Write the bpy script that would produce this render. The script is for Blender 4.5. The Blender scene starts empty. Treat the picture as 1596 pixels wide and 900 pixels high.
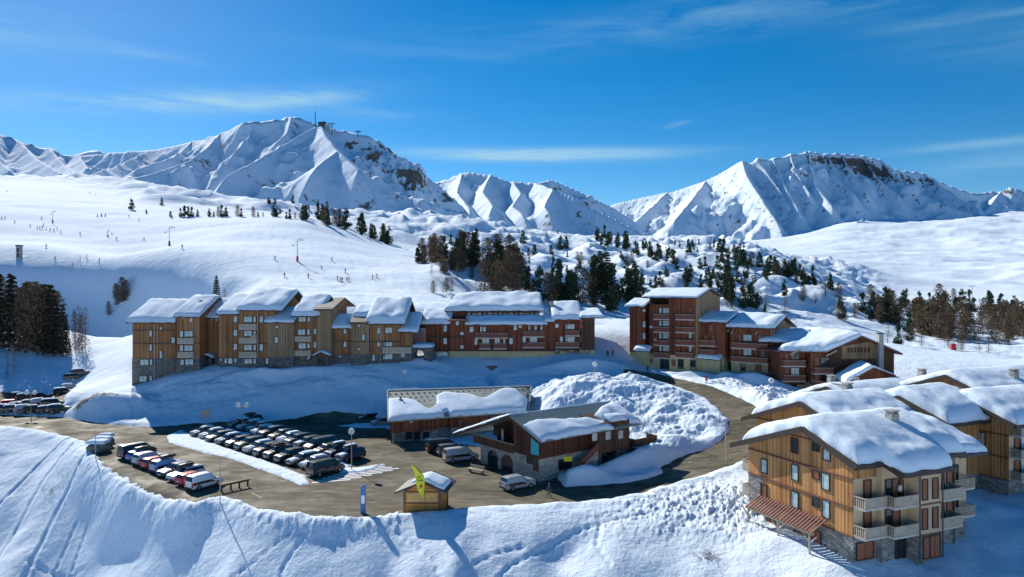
import bpy, bmesh, math, random
import numpy as np
from mathutils import Vector, Matrix
R = math.radians
scene = bpy.context.scene
C = scene.collection
# ------------------------------------------------------------------ camera
F = 1110.0          # focal length in photo pixels (photo 1596 wide)
CX, HY, HC = 798.0, 450.0, 25.0     # centre column, horizon row, camera height above the car park
cam_data = bpy.data.cameras.new('camera')
cam = bpy.data.objects.new('camera', cam_data); C.objects.link(cam)
cam.location = (0, 0, HC); cam.rotation_euler = (R(90), 0, 0)
cam_data.sensor_fit = 'HORIZONTAL'; cam_data.sensor_width = 36.0
cam_data.lens = 36.0 * F / 1596.0
cam_data.clip_start = 0.5; cam_data.clip_end = 60000
scene.camera = cam
# ------------------------------------------------------------------ light
SUN_AZ, SUN_EL = 35.0, 31.0          # degrees left of the view direction (+Y), elevation
sd = Vector((-math.sin(R(SUN_AZ)) * math.cos(R(SUN_EL)), math.cos(R(SUN_AZ)) * math.cos(R(SUN_EL)), math.sin(R(SUN_EL))))
sun_data = bpy.data.lights.new('sun', 'SUN'); sun_data.energy = 5.0; sun_data.angle = R(0.5)
sun_data.color = (1.0, 0.95, 0.86)
sun = bpy.data.objects.new('sun', sun_data); C.objects.link(sun)
sun.rotation_euler = (-sd).to_track_quat('-Z', 'Y').to_euler(); sun.location = (-60, 60, 120)
world = bpy.data.worlds.new('World'); scene.world = world; world.use_nodes = True
scene.view_settings.view_transform = 'Standard'; scene.view_settings.look = 'None'
scene.view_settings.exposure = 0.38; scene.view_settings.gamma = 1.0
SKY_STRENGTH = 0.088

def make_world():
    nt = world.node_tree; N = nt.nodes; L = nt.links; N.clear()
    out = N.new('ShaderNodeOutputWorld'); bg = N.new('ShaderNodeBackground')
    sky = N.new('ShaderNodeTexSky'); sky.sky_type = 'NISHITA'; sky.sun_disc = False
    sky.sun_elevation = R(SUN_EL); sky.sun_rotation = R(-SUN_AZ)
    sky.altitude = 2200; sky.air_density = 1.0; sky.dust_density = 0.45; sky.ozone_density = 2.5
    hs = N.new('ShaderNodeHueSaturation'); hs.inputs['Saturation'].default_value = 1.45; hs.inputs['Value'].default_value = 1.0
    hs.inputs['Hue'].default_value = 0.497
    L.new(sky.outputs[0], hs.inputs['Color'])
    tc = N.new('ShaderNodeTexCoord'); sep = N.new('ShaderNodeSeparateXYZ'); L.new(tc.outputs['Generated'], sep.inputs[0])
    def m(op, a, b=None, clamp=False):
        n = N.new('ShaderNodeMath'); n.operation = op; n.use_clamp = clamp
        for i, v in enumerate((a, b)):
            if v is None: continue
            if isinstance(v, (int, float)): n.inputs[i].default_value = v
            else: L.new(v, n.inputs[i])
        return n.outputs[0]
    az = m('ARCTAN2', sep.outputs[0], sep.outputs[1]); el = m('ARCSINE', sep.outputs[2])
    comb = N.new('ShaderNodeCombineXYZ'); L.new(az, comb.inputs[0]); L.new(el, comb.inputs[1])
    def noise(sx, sy, sc, det, rot=0, dist=0.0):
        mp = N.new('ShaderNodeMapping'); mp.inputs['Scale'].default_value = (sx, sy, 1); mp.inputs['Rotation'].default_value = (0, 0, rot)
        L.new(comb.outputs[0], mp.inputs['Vector'])
        n = N.new('ShaderNodeTexNoise'); n.inputs['Scale'].default_value = sc; n.inputs['Detail'].default_value = det
        n.inputs['Roughness'].default_value = 0.62; n.inputs['Distortion'].default_value = dist
        L.new(mp.outputs[0], n.inputs['Vector']); return n.outputs['Fac']
    def streak(px, py, wx, wy, tilt, amt, nz):
        a0 = math.atan((px - CX) / F); e0 = math.atan((HY - py) / F)
        sx = wx / F; sy = wy / F; c, s = math.cos(tilt), math.sin(tilt)
        dx = m('SUBTRACT', az, a0); dy = m('SUBTRACT', el, e0)
        u = m('DIVIDE', m('ADD', m('MULTIPLY', dx, c), m('MULTIPLY', dy, s)), sx)
        v = m('DIVIDE', m('SUBTRACT', m('MULTIPLY', dy, c), m('MULTIPLY', dx, s)), sy)
        r = m('ADD', m('MULTIPLY', u, u), m('MULTIPLY', v, v))
        g = m('EXPONENT', m('MULTIPLY', r, -1.0))
        return m('MULTIPLY', m('MULTIPLY', g, nz), amt)
    n1 = m('MULTIPLY', m('SUBTRACT', noise(3, 22, 2.2, 7, 0.12, 0.6), 0.3, True), 2.6, True)
    n2 = m('MULTIPLY', m('SUBTRACT', noise(2, 30, 2.0, 6, -0.02, 0.3), 0.22, True), 2.6, True)
    tot = None
    for args in ((300, 184, 190, 13, 0.12, 1.25, n1), (450, 172, 110, 14, 0.2, 0.35, n1), (255, 126, 62, 7, -0.02, 0.32, n1),
                 (842, 242, 180, 9, -0.01, 1.35, n2), (560, 185, 90, 10, 0.0, 0.25, n1),
                 (1060, 44, 330, 26, 0.06, 0.24, n1), (1330, 55, 250, 22, -0.05, 0.13, n1), (1560, 262, 130, 7, 0.0, 0.4, n2),
                 (1560, 288, 110, 12, 0.02, 0.3, n1), (1540, 95, 120, 7, -0.02, 0.25, n2), (640, 86, 170, 10, -0.04, 0.12, n1),
                 (-350, 150, 300, 30, 0.1, 0.4, n1), (2100, 160, 300, 30, -0.1, 0.4, n2), (1057, 200, 20, 4, 0.2, 0.3, n1)):
        s = streak(*args); tot = s if tot is None else m('ADD', tot, s)
    tot = m('MINIMUM', tot, 0.75)
    mx = N.new('ShaderNodeMixRGB'); L.new(tot, mx.inputs['Fac']); L.new(hs.outputs[0], mx.inputs['Color1'])
    mx.inputs['Color2'].default_value = (3.6, 6.0, 7.4, 1)
    L.new(mx.outputs[0], bg.inputs['Color']); bg.inputs['Strength'].default_value = SKY_STRENGTH
    L.new(bg.outputs[0], out.inputs[0])
make_world()

# ------------------------------------------------------------------ numbers
def W(px, py, D): return Vector(((px - CX) / F * D, D, HC - (py - HY) / F * D))
def WX(px, D): return (px - CX) / F * D
def WZ(py, D): return HC - (py - HY) / F * D
def DZ(py, z=0.0): return (HC - z) * F / (py - HY)
def G(px, py, z=0.0):
    D = DZ(py, z); return Vector((WX(px, D), D, z))
_rs = np.random.RandomState(7)
_perm = np.concatenate([_rs.permutation(256)] * 3)
_ang = _rs.rand(256) * 2 * np.pi
_gx, _gy = np.cos(_ang), np.sin(_ang)
def gnoise(x, y, seed=0):
    x = np.asarray(x, float) + seed * 17.31; y = np.asarray(y, float) + seed * 9.77
    xi = np.floor(x).astype(int); yi = np.floor(y).astype(int); xf = x - xi; yf = y - yi
    u = xf**3 * (xf * (xf * 6 - 15) + 10); v = yf**3 * (yf * (yf * 6 - 15) + 10)
    def g(ix, iy, fx, fy):
        h = _perm[(_perm[ix & 255] + iy) & 255]; return _gx[h] * fx + _gy[h] * fy
    a = g(xi, yi, xf, yf); b = g(xi + 1, yi, xf - 1, yf); c = g(xi, yi + 1, xf, yf - 1); d = g(xi + 1, yi + 1, xf - 1, yf - 1)
    return (a + u * (b - a) + v * ((c + u * (d - c)) - (a + u * (b - a)))) * 1.5
def fbm(x, y, oct=4, seed=0, gain=0.5):
    s = 0; a = 1.0; f = 1.0
    for i in range(oct): s = s + a * gnoise(x * f, y * f, seed + i * 3); a *= gain; f *= 2.03
    return s
def ridged(x, y, oct=4, seed=0, gain=0.5):
    s = 0; a = 1.0; f = 1.0
    for i in range(oct): s = s + a * (1 - 2 * np.abs(gnoise(x * f, y * f, seed + i * 3))); a *= gain; f *= 2.03
    return s
def sstep(a, b, x):
    t = np.clip((x - a) / (b - a), 0, 1); return t * t * (3 - 2 * t)
class TPS:
    def __init__(s, pts, vals, lam=1e-4):
        s.p = np.array(pts, float); n = len(s.p); K = s.k(s.p, s.p) + lam * np.eye(n)
        P = np.hstack([np.ones((n, 1)), s.p]); A = np.zeros((n + 3, n + 3)); A[:n, :n] = K; A[:n, n:] = P; A[n:, :n] = P.T
        s.w = np.linalg.solve(A, np.concatenate([np.array(vals, float), np.zeros(3)]))
    def k(s, a, b):
        d2 = ((a[:, None, :] - b[None]) ** 2).sum(-1) + 1e-9; return 0.5 * d2 * np.log(d2)
    def __call__(s, x, y):
        sh = np.shape(x); q = np.stack([np.ravel(x), np.ravel(y)], 1); o = np.empty(len(q))
        for i in range(0, len(q), 40000):
            b = q[i:i + 40000]; o[i:i + 40000] = s.k(b, s.p) @ s.w[:-3] + s.w[-3] + b @ s.w[-2:]
        return o.reshape(sh)
# ------------------------------------------------------------------ mesh helpers
def T(o, label=None, cat=None, group=None, kind=None):
    if label: o['label'] = label
    if cat: o['category'] = cat
    if group: o['group'] = group
    if kind: o['kind'] = kind
    return o
def thing(name, label, cat, loc=(0, 0, 0), rotz=0.0, group=None):
    o = bpy.data.objects.new(name, None); C.objects.link(o); o.location = loc; o.rotation_euler = (0, 0, rotz)
    o.empty_display_size = 0.3
    return T(o, label, cat, group)
def link(name, me, parent=None, loc=None, rot=None, mat=None):
    o = bpy.data.objects.new(name, me); C.objects.link(o)
    if parent is not None: o.parent = parent
    if loc is not None: o.location = loc
    if rot is not None: o.rotation_euler = rot
    if mat is not None:
        o.material_slots[0].link = 'OBJECT'; o.material_slots[0].material = mat
    return o
class MB:
    def __init__(s): s.v = []; s.f = []; s.m = []; s.off = Vector((0, 0, 0))
    def add(s, vs, fs, m=0):
        n = len(s.v); s.v += [tuple(Vector(v) - s.off) for v in vs]
        for f in fs: s.f.append(tuple(n + i for i in f)); s.m.append(m)
        return s
    def box(s, x0, x1, y0, y1, z0, z1, m=0):
        return s.add([(x0, y0, z0), (x1, y0, z0), (x1, y1, z0), (x0, y1, z0), (x0, y0, z1), (x1, y0, z1), (x1, y1, z1), (x0, y1, z1)],
                     [(0, 3, 2, 1), (4, 5, 6, 7), (0, 1, 5, 4), (1, 2, 6, 5), (2, 3, 7, 6), (3, 0, 4, 7)], m)
    def hexa(s, lo, hi, m=0):      # lo, hi: four corners each, same winding
        return s.add(list(lo) + list(hi), [(3, 2, 1, 0), (4, 5, 6, 7), (0, 1, 5, 4), (1, 2, 6, 5), (2, 3, 7, 6), (3, 0, 4, 7)], m)
    def bar(s, a, b, r, n=6, r2=None, m=0):
        a = Vector(a); b = Vector(b); d = (b - a).normalized(); r2 = r if r2 is None else r2
        up = Vector((0, 0, 1)) if abs(d.z) < 0.95 else Vector((1, 0, 0)); e = d.cross(up).normalized(); g = d.cross(e)
        vs = [p + (e * math.cos(2 * math.pi * i / n) + g * math.sin(2 * math.pi * i / n)) * q for p, q in ((a, r), (b, r2)) for i in range(n)]
        return s.add(vs, [(i, (i + 1) % n, n + (i + 1) % n, n + i) for i in range(n)] + [tuple(range(n - 1, -1, -1)), tuple(range(n, 2 * n))], m)
    def beam(s, a, b, w, h, m=0):   # rectangular bar, h along z
        a = Vector(a); b = Vector(b); d = (b - a); e = Vector((d.y, -d.x, 0)).normalized() * w / 2 if abs(d.x) + abs(d.y) > 1e-6 else Vector((w / 2, 0, 0))
        u = d.cross(e).normalized() * h / 2
        if u.z < 0: u = -u
        lo = [a - e - u, a + e - u, b + e - u, b - e - u]; hi = [a - e + u, a + e + u, b + e + u, b - e + u]
        return s.hexa(lo, hi, m)
    def prism(s, plan, z0, z1, m=0):     # plan: list of (x,y) counter-clockwise or not; z1 number or list
        n = len(plan); zt = [z1] * n if not isinstance(z1, (list, tuple)) else z1
        area = sum(plan[i][0] * plan[(i + 1) % n][1] - plan[(i + 1) % n][0] * plan[i][1] for i in range(n))
        idx = list(range(n)) if area > 0 else list(range(n - 1, -1, -1))
        pl = [plan[i] for i in idx]; zt = [zt[i] for i in idx]
        vs = [(p[0], p[1], z0) for p in pl] + [(p[0], p[1], z) for p, z in zip(pl, zt)]
        return s.add(vs, [(i, (i + 1) % n, n + (i + 1) % n, n + i) for i in range(n)] + [tuple(range(n - 1, -1, -1)), tuple(range(n, 2 * n))], m)
    def mesh(s, name, mats, smooth=False):
        me = bpy.data.meshes.new(name); me.from_pydata(s.v, [], s.f)
        for mt in (mats if isinstance(mats, (list, tuple)) else [mats]): me.materials.append(mt)
        me.polygons.foreach_set('material_index', s.m)
        if smooth: me.polygons.foreach_set('use_smooth', [True] * len(s.f))
        bm = bmesh.new(); bm.from_mesh(me); bmesh.ops.recalc_face_normals(bm, faces=bm.faces[:]) if len(s.f) < 4000 else None
        uvl = bm.loops.layers.uv.new('UVMap')
        for f in bm.faces:
            n = f.normal
            if abs(n.z) < 0.75:
                t = Vector((-n.y, n.x, 0)).normalized()
                for l in f.loops: l[uvl].uv = (l.vert.co.dot(t), l.vert.co.z)
            else:
                for l in f.loops: l[uvl].uv = (l.vert.co.x, l.vert.co.y)
        bm.to_mesh(me); bm.free(); me.update()
        return me
    def obj(s, name, mats, parent=None, smooth=False, **k): return link(name, s.mesh(name, mats, smooth), parent, **k)
def rel(root): b = MB(); b.off = Vector(root.location); return b
def grid_mesh(name, V, nx, ny, mat, smooth=True, attr=None):
    me = bpy.data.meshes.new(name); me.vertices.add(len(V)); me.vertices.foreach_set('co', np.asarray(V, np.float32).ravel())
    i = np.arange(nx - 1)[None, :] + np.arange(ny - 1)[:, None] * nx
    q = np.stack([i, i + 1, i + nx + 1, i + nx], -1).reshape(-1, 4)
    if isinstance(attr, dict) and 'keep' in attr: q = q[attr['keep'].ravel()]
    me.loops.add(q.size); me.loops.foreach_set('vertex_index', q.ravel().astype(np.int32)); me.polygons.add(len(q))
    me.polygons.foreach_set('loop_start', np.arange(0, q.size, 4, dtype=np.int32)); me.polygons.foreach_set('loop_total', np.full(len(q), 4, np.int32))
    if smooth: me.polygons.foreach_set('use_smooth', np.ones(len(q), bool))
    me.materials.append(mat); me.update(calc_edges=True); me.validate()
    if attr:
        for k, a in attr.items():
            if k == 'keep': continue
            at = me.attributes.new(k, 'FLOAT', 'POINT'); at.data.foreach_set('value', np.asarray(a, np.float32).ravel())
    return me
# ------------------------------------------------------------------ materials
def mat(name, col, rough=0.6, metal=0.0, spec=None, vary=0.0, vscale=3.0, bump=0.0, bscale=20.0, coat=0.0, col2=None):
    m = bpy.data.materials.new(name); m.use_nodes = True; nt = m.node_tree; N = nt.nodes; L = nt.links
    b = N['Principled BSDF']; b.inputs['Roughness'].default_value = rough; b.inputs['Metallic'].default_value = metal
    if spec is not None: b.inputs['Specular IOR Level'].default_value = spec
    if coat: b.inputs['Coat Weight'].default_value = coat; b.inputs['Coat Roughness'].default_value = 0.06
    b.inputs['Base Color'].default_value = (*col, 1)
    if vary or bump or col2:
        tc = N.new('ShaderNodeTexCoord')
    if vary or col2:
        n = N.new('ShaderNodeTexNoise'); n.inputs['Scale'].default_value = vscale; n.inputs['Detail'].default_value = 6; n.inputs['Roughness'].default_value = 0.65
        L.new(tc.outputs['Object'], n.inputs['Vector'])
        r = N.new('ShaderNodeValToRGB'); L.new(n.outputs['Fac'], r.inputs[0])
        c2 = col2 if col2 else tuple(min(1, c * (1 + vary)) for c in col); c1 = col if col2 else tuple(c * (1 - vary) for c in col)
        r.color_ramp.elements[0].position = 0.35; r.color_ramp.elements[1].position = 0.68
        r.color_ramp.elements[0].color = (*c1, 1); r.color_ramp.elements[1].color = (*c2, 1)
        L.new(r.outputs[0], b.inputs['Base Color'])
    if bump:
        n = N.new('ShaderNodeTexNoise'); n.inputs['Scale'].default_value = bscale; n.inputs['Detail'].default_value = 5; L.new(tc.outputs['Object'], n.inputs['Vector'])
        bp = N.new('ShaderNodeBump'); bp.inputs['Strength'].default_value = bump; bp.inputs['Distance'].default_value = 0.05
        L.new(n.outputs['Fac'], bp.inputs['Height']); L.new(bp.outputs[0], b.inputs['Normal'])
    return m
def snow_mat(name, bumps=((0.25, 0.06), (1.6, 0.03)), col=(0.75, 0.85, 0.95), rock=False):
    m = bpy.data.materials.new(name); m.use_nodes = True; nt = m.node_tree; N = nt.nodes; L = nt.links
    b = N['Principled BSDF']; b.inputs['Roughness'].default_value = 0.9; b.inputs['Specular IOR Level'].default_value = 0.06
    g = N.new('ShaderNodeNewGeometry'); prev = None
    for sc, dist in bumps:
        n = N.new('ShaderNodeTexNoise'); n.inputs['Scale'].default_value = sc; n.inputs['Detail'].default_value = 8; n.inputs['Roughness'].default_value = 0.62
        L.new(g.outputs['Position'], n.inputs['Vector'])
        bp = N.new('ShaderNodeBump'); bp.inputs['Strength'].default_value = 1.0; bp.inputs['Distance'].default_value = dist
        L.new(n.outputs['Fac'], bp.inputs['Height'])
        if prev: L.new(prev, bp.inputs['Normal'])
        prev = bp.outputs[0]
    L.new(prev, b.inputs['Normal'])
    n = N.new('ShaderNodeTexNoise'); n.inputs['Scale'].default_value = 0.15 if not rock else 0.01; n.inputs['Detail'].default_value = 6
    L.new(g.outputs['Position'], n.inputs['Vector'])
    mx = N.new('ShaderNodeMixRGB'); L.new(n.outputs['Fac'], mx.inputs['Fac'])
    mx.inputs['Color1'].default_value = (*[c * 0.93 for c in col], 1); mx.inputs['Color2'].default_value = (*[min(1, c * 1.04) for c in col], 1)
    L.new(mx.outputs[0], b.inputs['Base Color'])
    at = N.new('ShaderNodeAttribute'); at.attribute_name = 'dirt'
    n2 = N.new('ShaderNodeTexNoise'); n2.inputs['Detail'].default_value = 9; n2.inputs['Roughness'].default_value = 0.7
    n2.inputs['Scale'].default_value = 0.03 if rock else 1.3
    L.new(g.outputs['Position'], n2.inputs['Vector'])
    ad = N.new('ShaderNodeMath'); ad.operation = 'ADD'; L.new(at.outputs['Fac'], ad.inputs[0]); L.new(n2.outputs['Fac'], ad.inputs[1])
    r = N.new('ShaderNodeValToRGB'); L.new(ad.outputs[0], r.inputs[0]); r.color_ramp.elements[0].position = 0.86; r.color_ramp.elements[1].position = 0.92
    mx2 = N.new('ShaderNodeMixRGB'); L.new(r.outputs[0], mx2.inputs['Fac']); L.new(mx.outputs[0], mx2.inputs['Color1'])
    n3 = N.new('ShaderNodeTexNoise'); n3.inputs['Detail'].default_value = 6; n3.inputs['Scale'].default_value = 0.06 if rock else 3.0
    L.new(g.outputs['Position'], n3.inputs['Vector'])
    r3 = N.new('ShaderNodeValToRGB'); L.new(n3.outputs['Fac'], r3.inputs[0]); r3.color_ramp.elements[0].position = 0.3; r3.color_ramp.elements[1].position = 0.7
    c1, c2 = ((0.06, 0.05, 0.05), (0.22, 0.18, 0.15)) if rock else ((0.15, 0.12, 0.085), (0.36, 0.31, 0.24))
    r3.color_ramp.elements[0].color = (*c1, 1); r3.color_ramp.elements[1].color = (*c2, 1)
    L.new(r3.outputs[0], mx2.inputs['Color2']); L.new(mx2.outputs[0], b.inputs['Base Color'])
    return m
def plank_mat(name, c1, c2, width=0.2, rough=0.75, horiz=False, gap=0.35):
    m = bpy.data.materials.new(name); m.use_nodes = True; nt = m.node_tree; N = nt.nodes; L = nt.links; b = N['Principled BSDF']
    b.inputs['Roughness'].default_value = rough; b.inputs['Specular IOR Level'].default_value = 0.2
    uv = N.new('ShaderNodeUVMap'); sp = N.new('ShaderNodeSeparateXYZ'); L.new(uv.outputs[0], sp.inputs[0])
    dv = N.new('ShaderNodeMath'); dv.operation = 'DIVIDE'; dv.inputs[1].default_value = width; L.new(sp.outputs[1 if horiz else 0], dv.inputs[0])
    fl = N.new('ShaderNodeMath'); fl.operation = 'FLOOR'; L.new(dv.outputs[0], fl.inputs[0])
    fr = N.new('ShaderNodeMath'); fr.operation = 'FRACT'; L.new(dv.outputs[0], fr.inputs[0])
    wn = N.new('ShaderNodeTexWhiteNoise'); wn.noise_dimensions = '1D'; L.new(fl.outputs[0], wn.inputs['W'])
    mp = N.new('ShaderNodeMapping'); mp.inputs['Scale'].default_value = (0.5, 7, 1) if horiz else (7, 0.5, 1); L.new(uv.outputs[0], mp.inputs[0])
    n = N.new('ShaderNodeTexNoise'); n.inputs['Scale'].default_value = 1.0; n.inputs['Detail'].default_value = 7; L.new(mp.outputs[0], n.inputs['Vector'])
    n0 = N.new('ShaderNodeTexNoise'); n0.inputs['Scale'].default_value = 0.28; n0.inputs['Detail'].default_value = 4; L.new(uv.outputs[0], n0.inputs['Vector'])
    a = N.new('ShaderNodeMath'); a.operation = 'ADD'; L.new(wn.outputs['Value'], a.inputs[0]); L.new(n.outputs['Fac'], a.inputs[1])
    a2 = N.new('ShaderNodeMath'); a2.operation = 'ADD'; L.new(a.outputs[0], a2.inputs[0]); L.new(n0.outputs['Fac'], a2.inputs[1])
    r = N.new('ShaderNodeMapRange'); r.inputs['From Min'].default_value = 0.75; r.inputs['From Max'].default_value = 2.2; L.new(a2.outputs[0], r.inputs[0])
    mx = N.new('ShaderNodeMixRGB'); L.new(r.outputs[0], mx.inputs['Fac']); mx.inputs['Color1'].default_value = (*c1, 1); mx.inputs['Color2'].default_value = (*c2, 1)
    lt = N.new('ShaderNodeMath'); lt.operation = 'LESS_THAN'; lt.inputs[1].default_value = 0.1; L.new(fr.outputs[0], lt.inputs[0])
    ml = N.new('ShaderNodeMath'); ml.operation = 'MULTIPLY'; ml.inputs[1].default_value = gap; L.new(lt.outputs[0], ml.inputs[0])
    m2 = N.new('ShaderNodeMixRGB'); L.new(ml.outputs[0], m2.inputs['Fac']); L.new(mx.outputs[0], m2.inputs['Color1']); m2.inputs['Color2'].default_value = (c1[0] * .3, c1[1] * .3, c1[2] * .3, 1)
    L.new(m2.outputs[0], b.inputs['Base Color'])
    bp = N.new('ShaderNodeBump'); bp.inputs['Strength'].default_value = 0.6; bp.inputs['Distance'].default_value = 0.03
    iv = N.new('ShaderNodeMath'); iv.operation = 'SUBTRACT'; iv.inputs[0].default_value = 1.0; L.new(lt.outputs[0], iv.inputs[1])
    L.new(iv.outputs[0], bp.inputs['Height']); L.new(bp.outputs[0], b.inputs['Normal'])
    return m
def stone_mat(name, c1, c2, sc=(1.6, 3.2)):
    m = bpy.data.materials.new(name); m.use_nodes = True; nt = m.node_tree; N = nt.nodes; L = nt.links; b = N['Principled BSDF']; b.inputs['Roughness'].default_value = 0.85
    uv = N.new('ShaderNodeUVMap'); mp = N.new('ShaderNodeMapping'); mp.inputs['Scale'].default_value = (sc[0], sc[1], 1); L.new(uv.outputs[0], mp.inputs[0])
    v = N.new('ShaderNodeTexVoronoi'); v.inputs['Scale'].default_value = 1.0; L.new(mp.outputs[0], v.inputs['Vector'])
    v2 = N.new('ShaderNodeTexVoronoi'); v2.feature = 'DISTANCE_TO_EDGE'; v2.inputs['Scale'].default_value = 1.0; L.new(mp.outputs[0], v2.inputs['Vector'])
    sp = N.new('ShaderNodeSeparateColor'); L.new(v.outputs['Color'], sp.inputs[0])
    mx = N.new('ShaderNodeMixRGB'); L.new(sp.outputs[0], mx.inputs['Fac']); mx.inputs['Color1'].default_value = (*c1, 1); mx.inputs['Color2'].default_value = (*c2, 1)
    L.new(mx.outputs[0], b.inputs['Base Color'])
    r = N.new('ShaderNodeValToRGB'); r.color_ramp.elements[1].position = 0.12; L.new(v2.outputs['Distance'], r.inputs[0])
    bp = N.new('ShaderNodeBump'); bp.inputs['Distance'].default_value = 0.06; L.new(r.outputs[0], bp.inputs['Height']); L.new(bp.outputs[0], b.inputs['Normal'])
    return m
def asphalt_mat():
    m = bpy.data.materials.new('wet_asphalt'); m.use_nodes = True; nt = m.node_tree; N = nt.nodes; L = nt.links; b = N['Principled BSDF']
    g = N.new('ShaderNodeNewGeometry')
    def nz(sc, det, scale=(1, 1, 1), rot=0):
        mp = N.new('ShaderNodeMapping'); mp.inputs['Scale'].default_value = scale; mp.inputs['Rotation'].default_value = (0, 0, rot); L.new(g.outputs['Position'], mp.inputs[0])
        n = N.new('ShaderNodeTexNoise'); n.inputs['Scale'].default_value = sc; n.inputs['Detail'].default_value = det; n.inputs['Roughness'].default_value = 0.6; L.new(mp.outputs[0], n.inputs['Vector']); return n.outputs['Fac']
    def ramp(src, e):
        r = N.new('ShaderNodeValToRGB'); L.new(src, r.inputs[0]); r.color_ramp.elements[0].position = e[0][0]; r.color_ramp.elements[0].color = (*e[0][1], 1)
        r.color_ramp.elements[1].position = e[-1][0]; r.color_ramp.elements[1].color = (*e[-1][1], 1)
        for p, c in e[1:-1]: x = r.color_ramp.elements.new(p); x.color = (*c, 1)
        return r.outputs[0]
    base = ramp(nz(0.12, 7, (1, 1.6, 1), 0.4), [(0.32, (0.085, 0.075, 0.055)), (0.5, (0.14, 0.123, 0.09)), (0.68, (0.20, 0.176, 0.132))])
    streaks = ramp(nz(0.6, 9, (0.6, 1.5, 1), 0.25), [(0.35, (0.5, 0.5, 0.5)), (0.65, (1.35, 1.32, 1.26))])
    mx = N.new('ShaderNodeMixRGB'); mx.blend_type = 'MULTIPLY'; mx.inputs['Fac'].default_value = 0.8; L.new(base, mx.inputs['Color1']); L.new(streaks, mx.inputs['Color2'])
    slush = ramp(nz(0.45, 10, (0.8, 1.6, 1), -0.5), [(0.62, (0, 0, 0)), (0.72, (0.55, 0.55, 0.55))])
    m2 = N.new('ShaderNodeMixRGB'); L.new(slush, m2.inputs['Fac']); L.new(mx.outputs[0], m2.inputs['Color1']); m2.inputs['Color2'].default_value = (0.55, 0.53, 0.5, 1)
    L.new(m2.outputs[0], b.inputs['Base Color'])
    rr = ramp(nz(0.2, 6), [(0.35, (0.62,) * 3), (0.6, (0.92,) * 3)]); L.new(rr, b.inputs['Roughness']); b.inputs['Specular IOR Level'].default_value = 0.1
    bp = N.new('ShaderNodeBump'); bp.inputs['Distance'].default_value = 0.03; L.new(nz(2.5, 8), bp.inputs['Height']); L.new(bp.outputs[0], b.inputs['Normal'])
    return m
def leaf_mat(name, c1, c2):
    m = bpy.data.materials.new(name); m.use_nodes = True; nt = m.node_tree; N = nt.nodes; L = nt.links; b = N['Principled BSDF']
    b.inputs['Roughness'].default_value = 0.8; b.inputs['Specular IOR Level'].default_value = 0.15
    tc = N.new('ShaderNodeTexCoord'); n = N.new('ShaderNodeTexNoise'); n.inputs['Scale'].default_value = 5; n.inputs['Detail'].default_value = 4; L.new(tc.outputs['Object'], n.inputs['Vector'])
    oi = N.new('ShaderNodeObjectInfo'); a = N.new('ShaderNodeMath'); a.operation = 'MULTIPLY_ADD'; L.new(oi.outputs['Random'], a.inputs[0]); a.inputs[1].default_value = 0.5; L.new(n.outputs['Fac'], a.inputs[2])
    r = N.new('ShaderNodeMapRange'); r.inputs['From Min'].default_value = 0.3; r.inputs['From Max'].default_value = 1.15; L.new(a.outputs[0], r.inputs[0])
    mx = N.new('ShaderNodeMixRGB'); L.new(r.outputs[0], mx.inputs['Fac']); mx.inputs['Color1'].default_value = (*c1, 1); mx.inputs['Color2'].default_value = (*c2, 1)
    L.new(mx.outputs[0], b.inputs['Base Color']); return m
M = {}
M['snow'] = snow_mat('snow', ((0.35, 0.35), (2.6, 0.08)))
M['roof_snow'] = snow_mat('roof_snow', ((0.5, 0.10), (4.0, 0.01)), (0.76, 0.86, 0.95))
M['mountain'] = snow_mat('mountain_snow', ((0.02, 4.0), (0.12, 0.8)), (0.75, 0.85, 0.95), True)
M['asphalt'] = asphalt_mat()
M['wood_mid'] = plank_mat('brown_larch_planks', (0.18, 0.080, 0.034), (0.50, 0.245, 0.108), 0.32)
M['wood_grey'] = plank_mat('weathered_planks', (0.19, 0.12, 0.07), (0.44, 0.29, 0.165), 0.28)
M['wood_red'] = plank_mat('dark_red_planks', (0.11, 0.033, 0.019), (0.34, 0.11, 0.058), 0.3)
M['wood_dark'] = plank_mat('dark_brown_planks', (0.07, 0.035, 0.022), (0.17, 0.09, 0.055), 0.25)
M['wood_redbrown'] = plank_mat('red_brown_planks', (0.055, 0.022, 0.015), (0.15, 0.058, 0.036), 0.28)
M['wood_bright'] = plank_mat('honey_planks', (0.26, 0.105, 0.035), (0.78, 0.40, 0.155), 0.2, gap=.6)
M['wood_kiosk'] = plank_mat('orange_boards', (0.42, 0.18, 0.05), (0.62, 0.30, 0.09), 0.15, horiz=True)
M['stone'] = stone_mat('grey_stone_wall', (0.17, 0.165, 0.15), (0.38, 0.36, 0.32))
M['stone_light'] = stone_mat('pale_stone_wall', (0.30, 0.28, 0.24), (0.52, 0.49, 0.42))
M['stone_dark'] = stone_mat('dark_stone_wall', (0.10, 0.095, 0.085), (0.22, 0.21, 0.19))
M['yellow'] = mat('yellow_plaster', (0.55, 0.45, 0.24), 0.85, vary=0.15, vscale=0.8)
M['plaster'] = mat('tan_plaster', (0.66, 0.47, 0.29), 0.85, vary=0.12, vscale=0.7)
M['roof_dark'] = mat('dark_roof_sheet', (0.055, 0.05, 0.05), 0.6, vary=0.2)
M['fascia'] = mat('dark_brown_fascia', (0.05, 0.032, 0.024), 0.6)
M['fascia_red'] = mat('red_brown_fascia', (0.16, 0.06, 0.045), 0.6)
M['tiles'] = plank_mat('grey_roof_shingles', (0.24, 0.25, 0.22), (0.42, 0.43, 0.39), 0.35, 0.7, True)
M['metal_roof'] = mat('grey_green_metal_roof', (0.20, 0.25, 0.24), 0.45, 0.3, vary=0.15)
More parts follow.
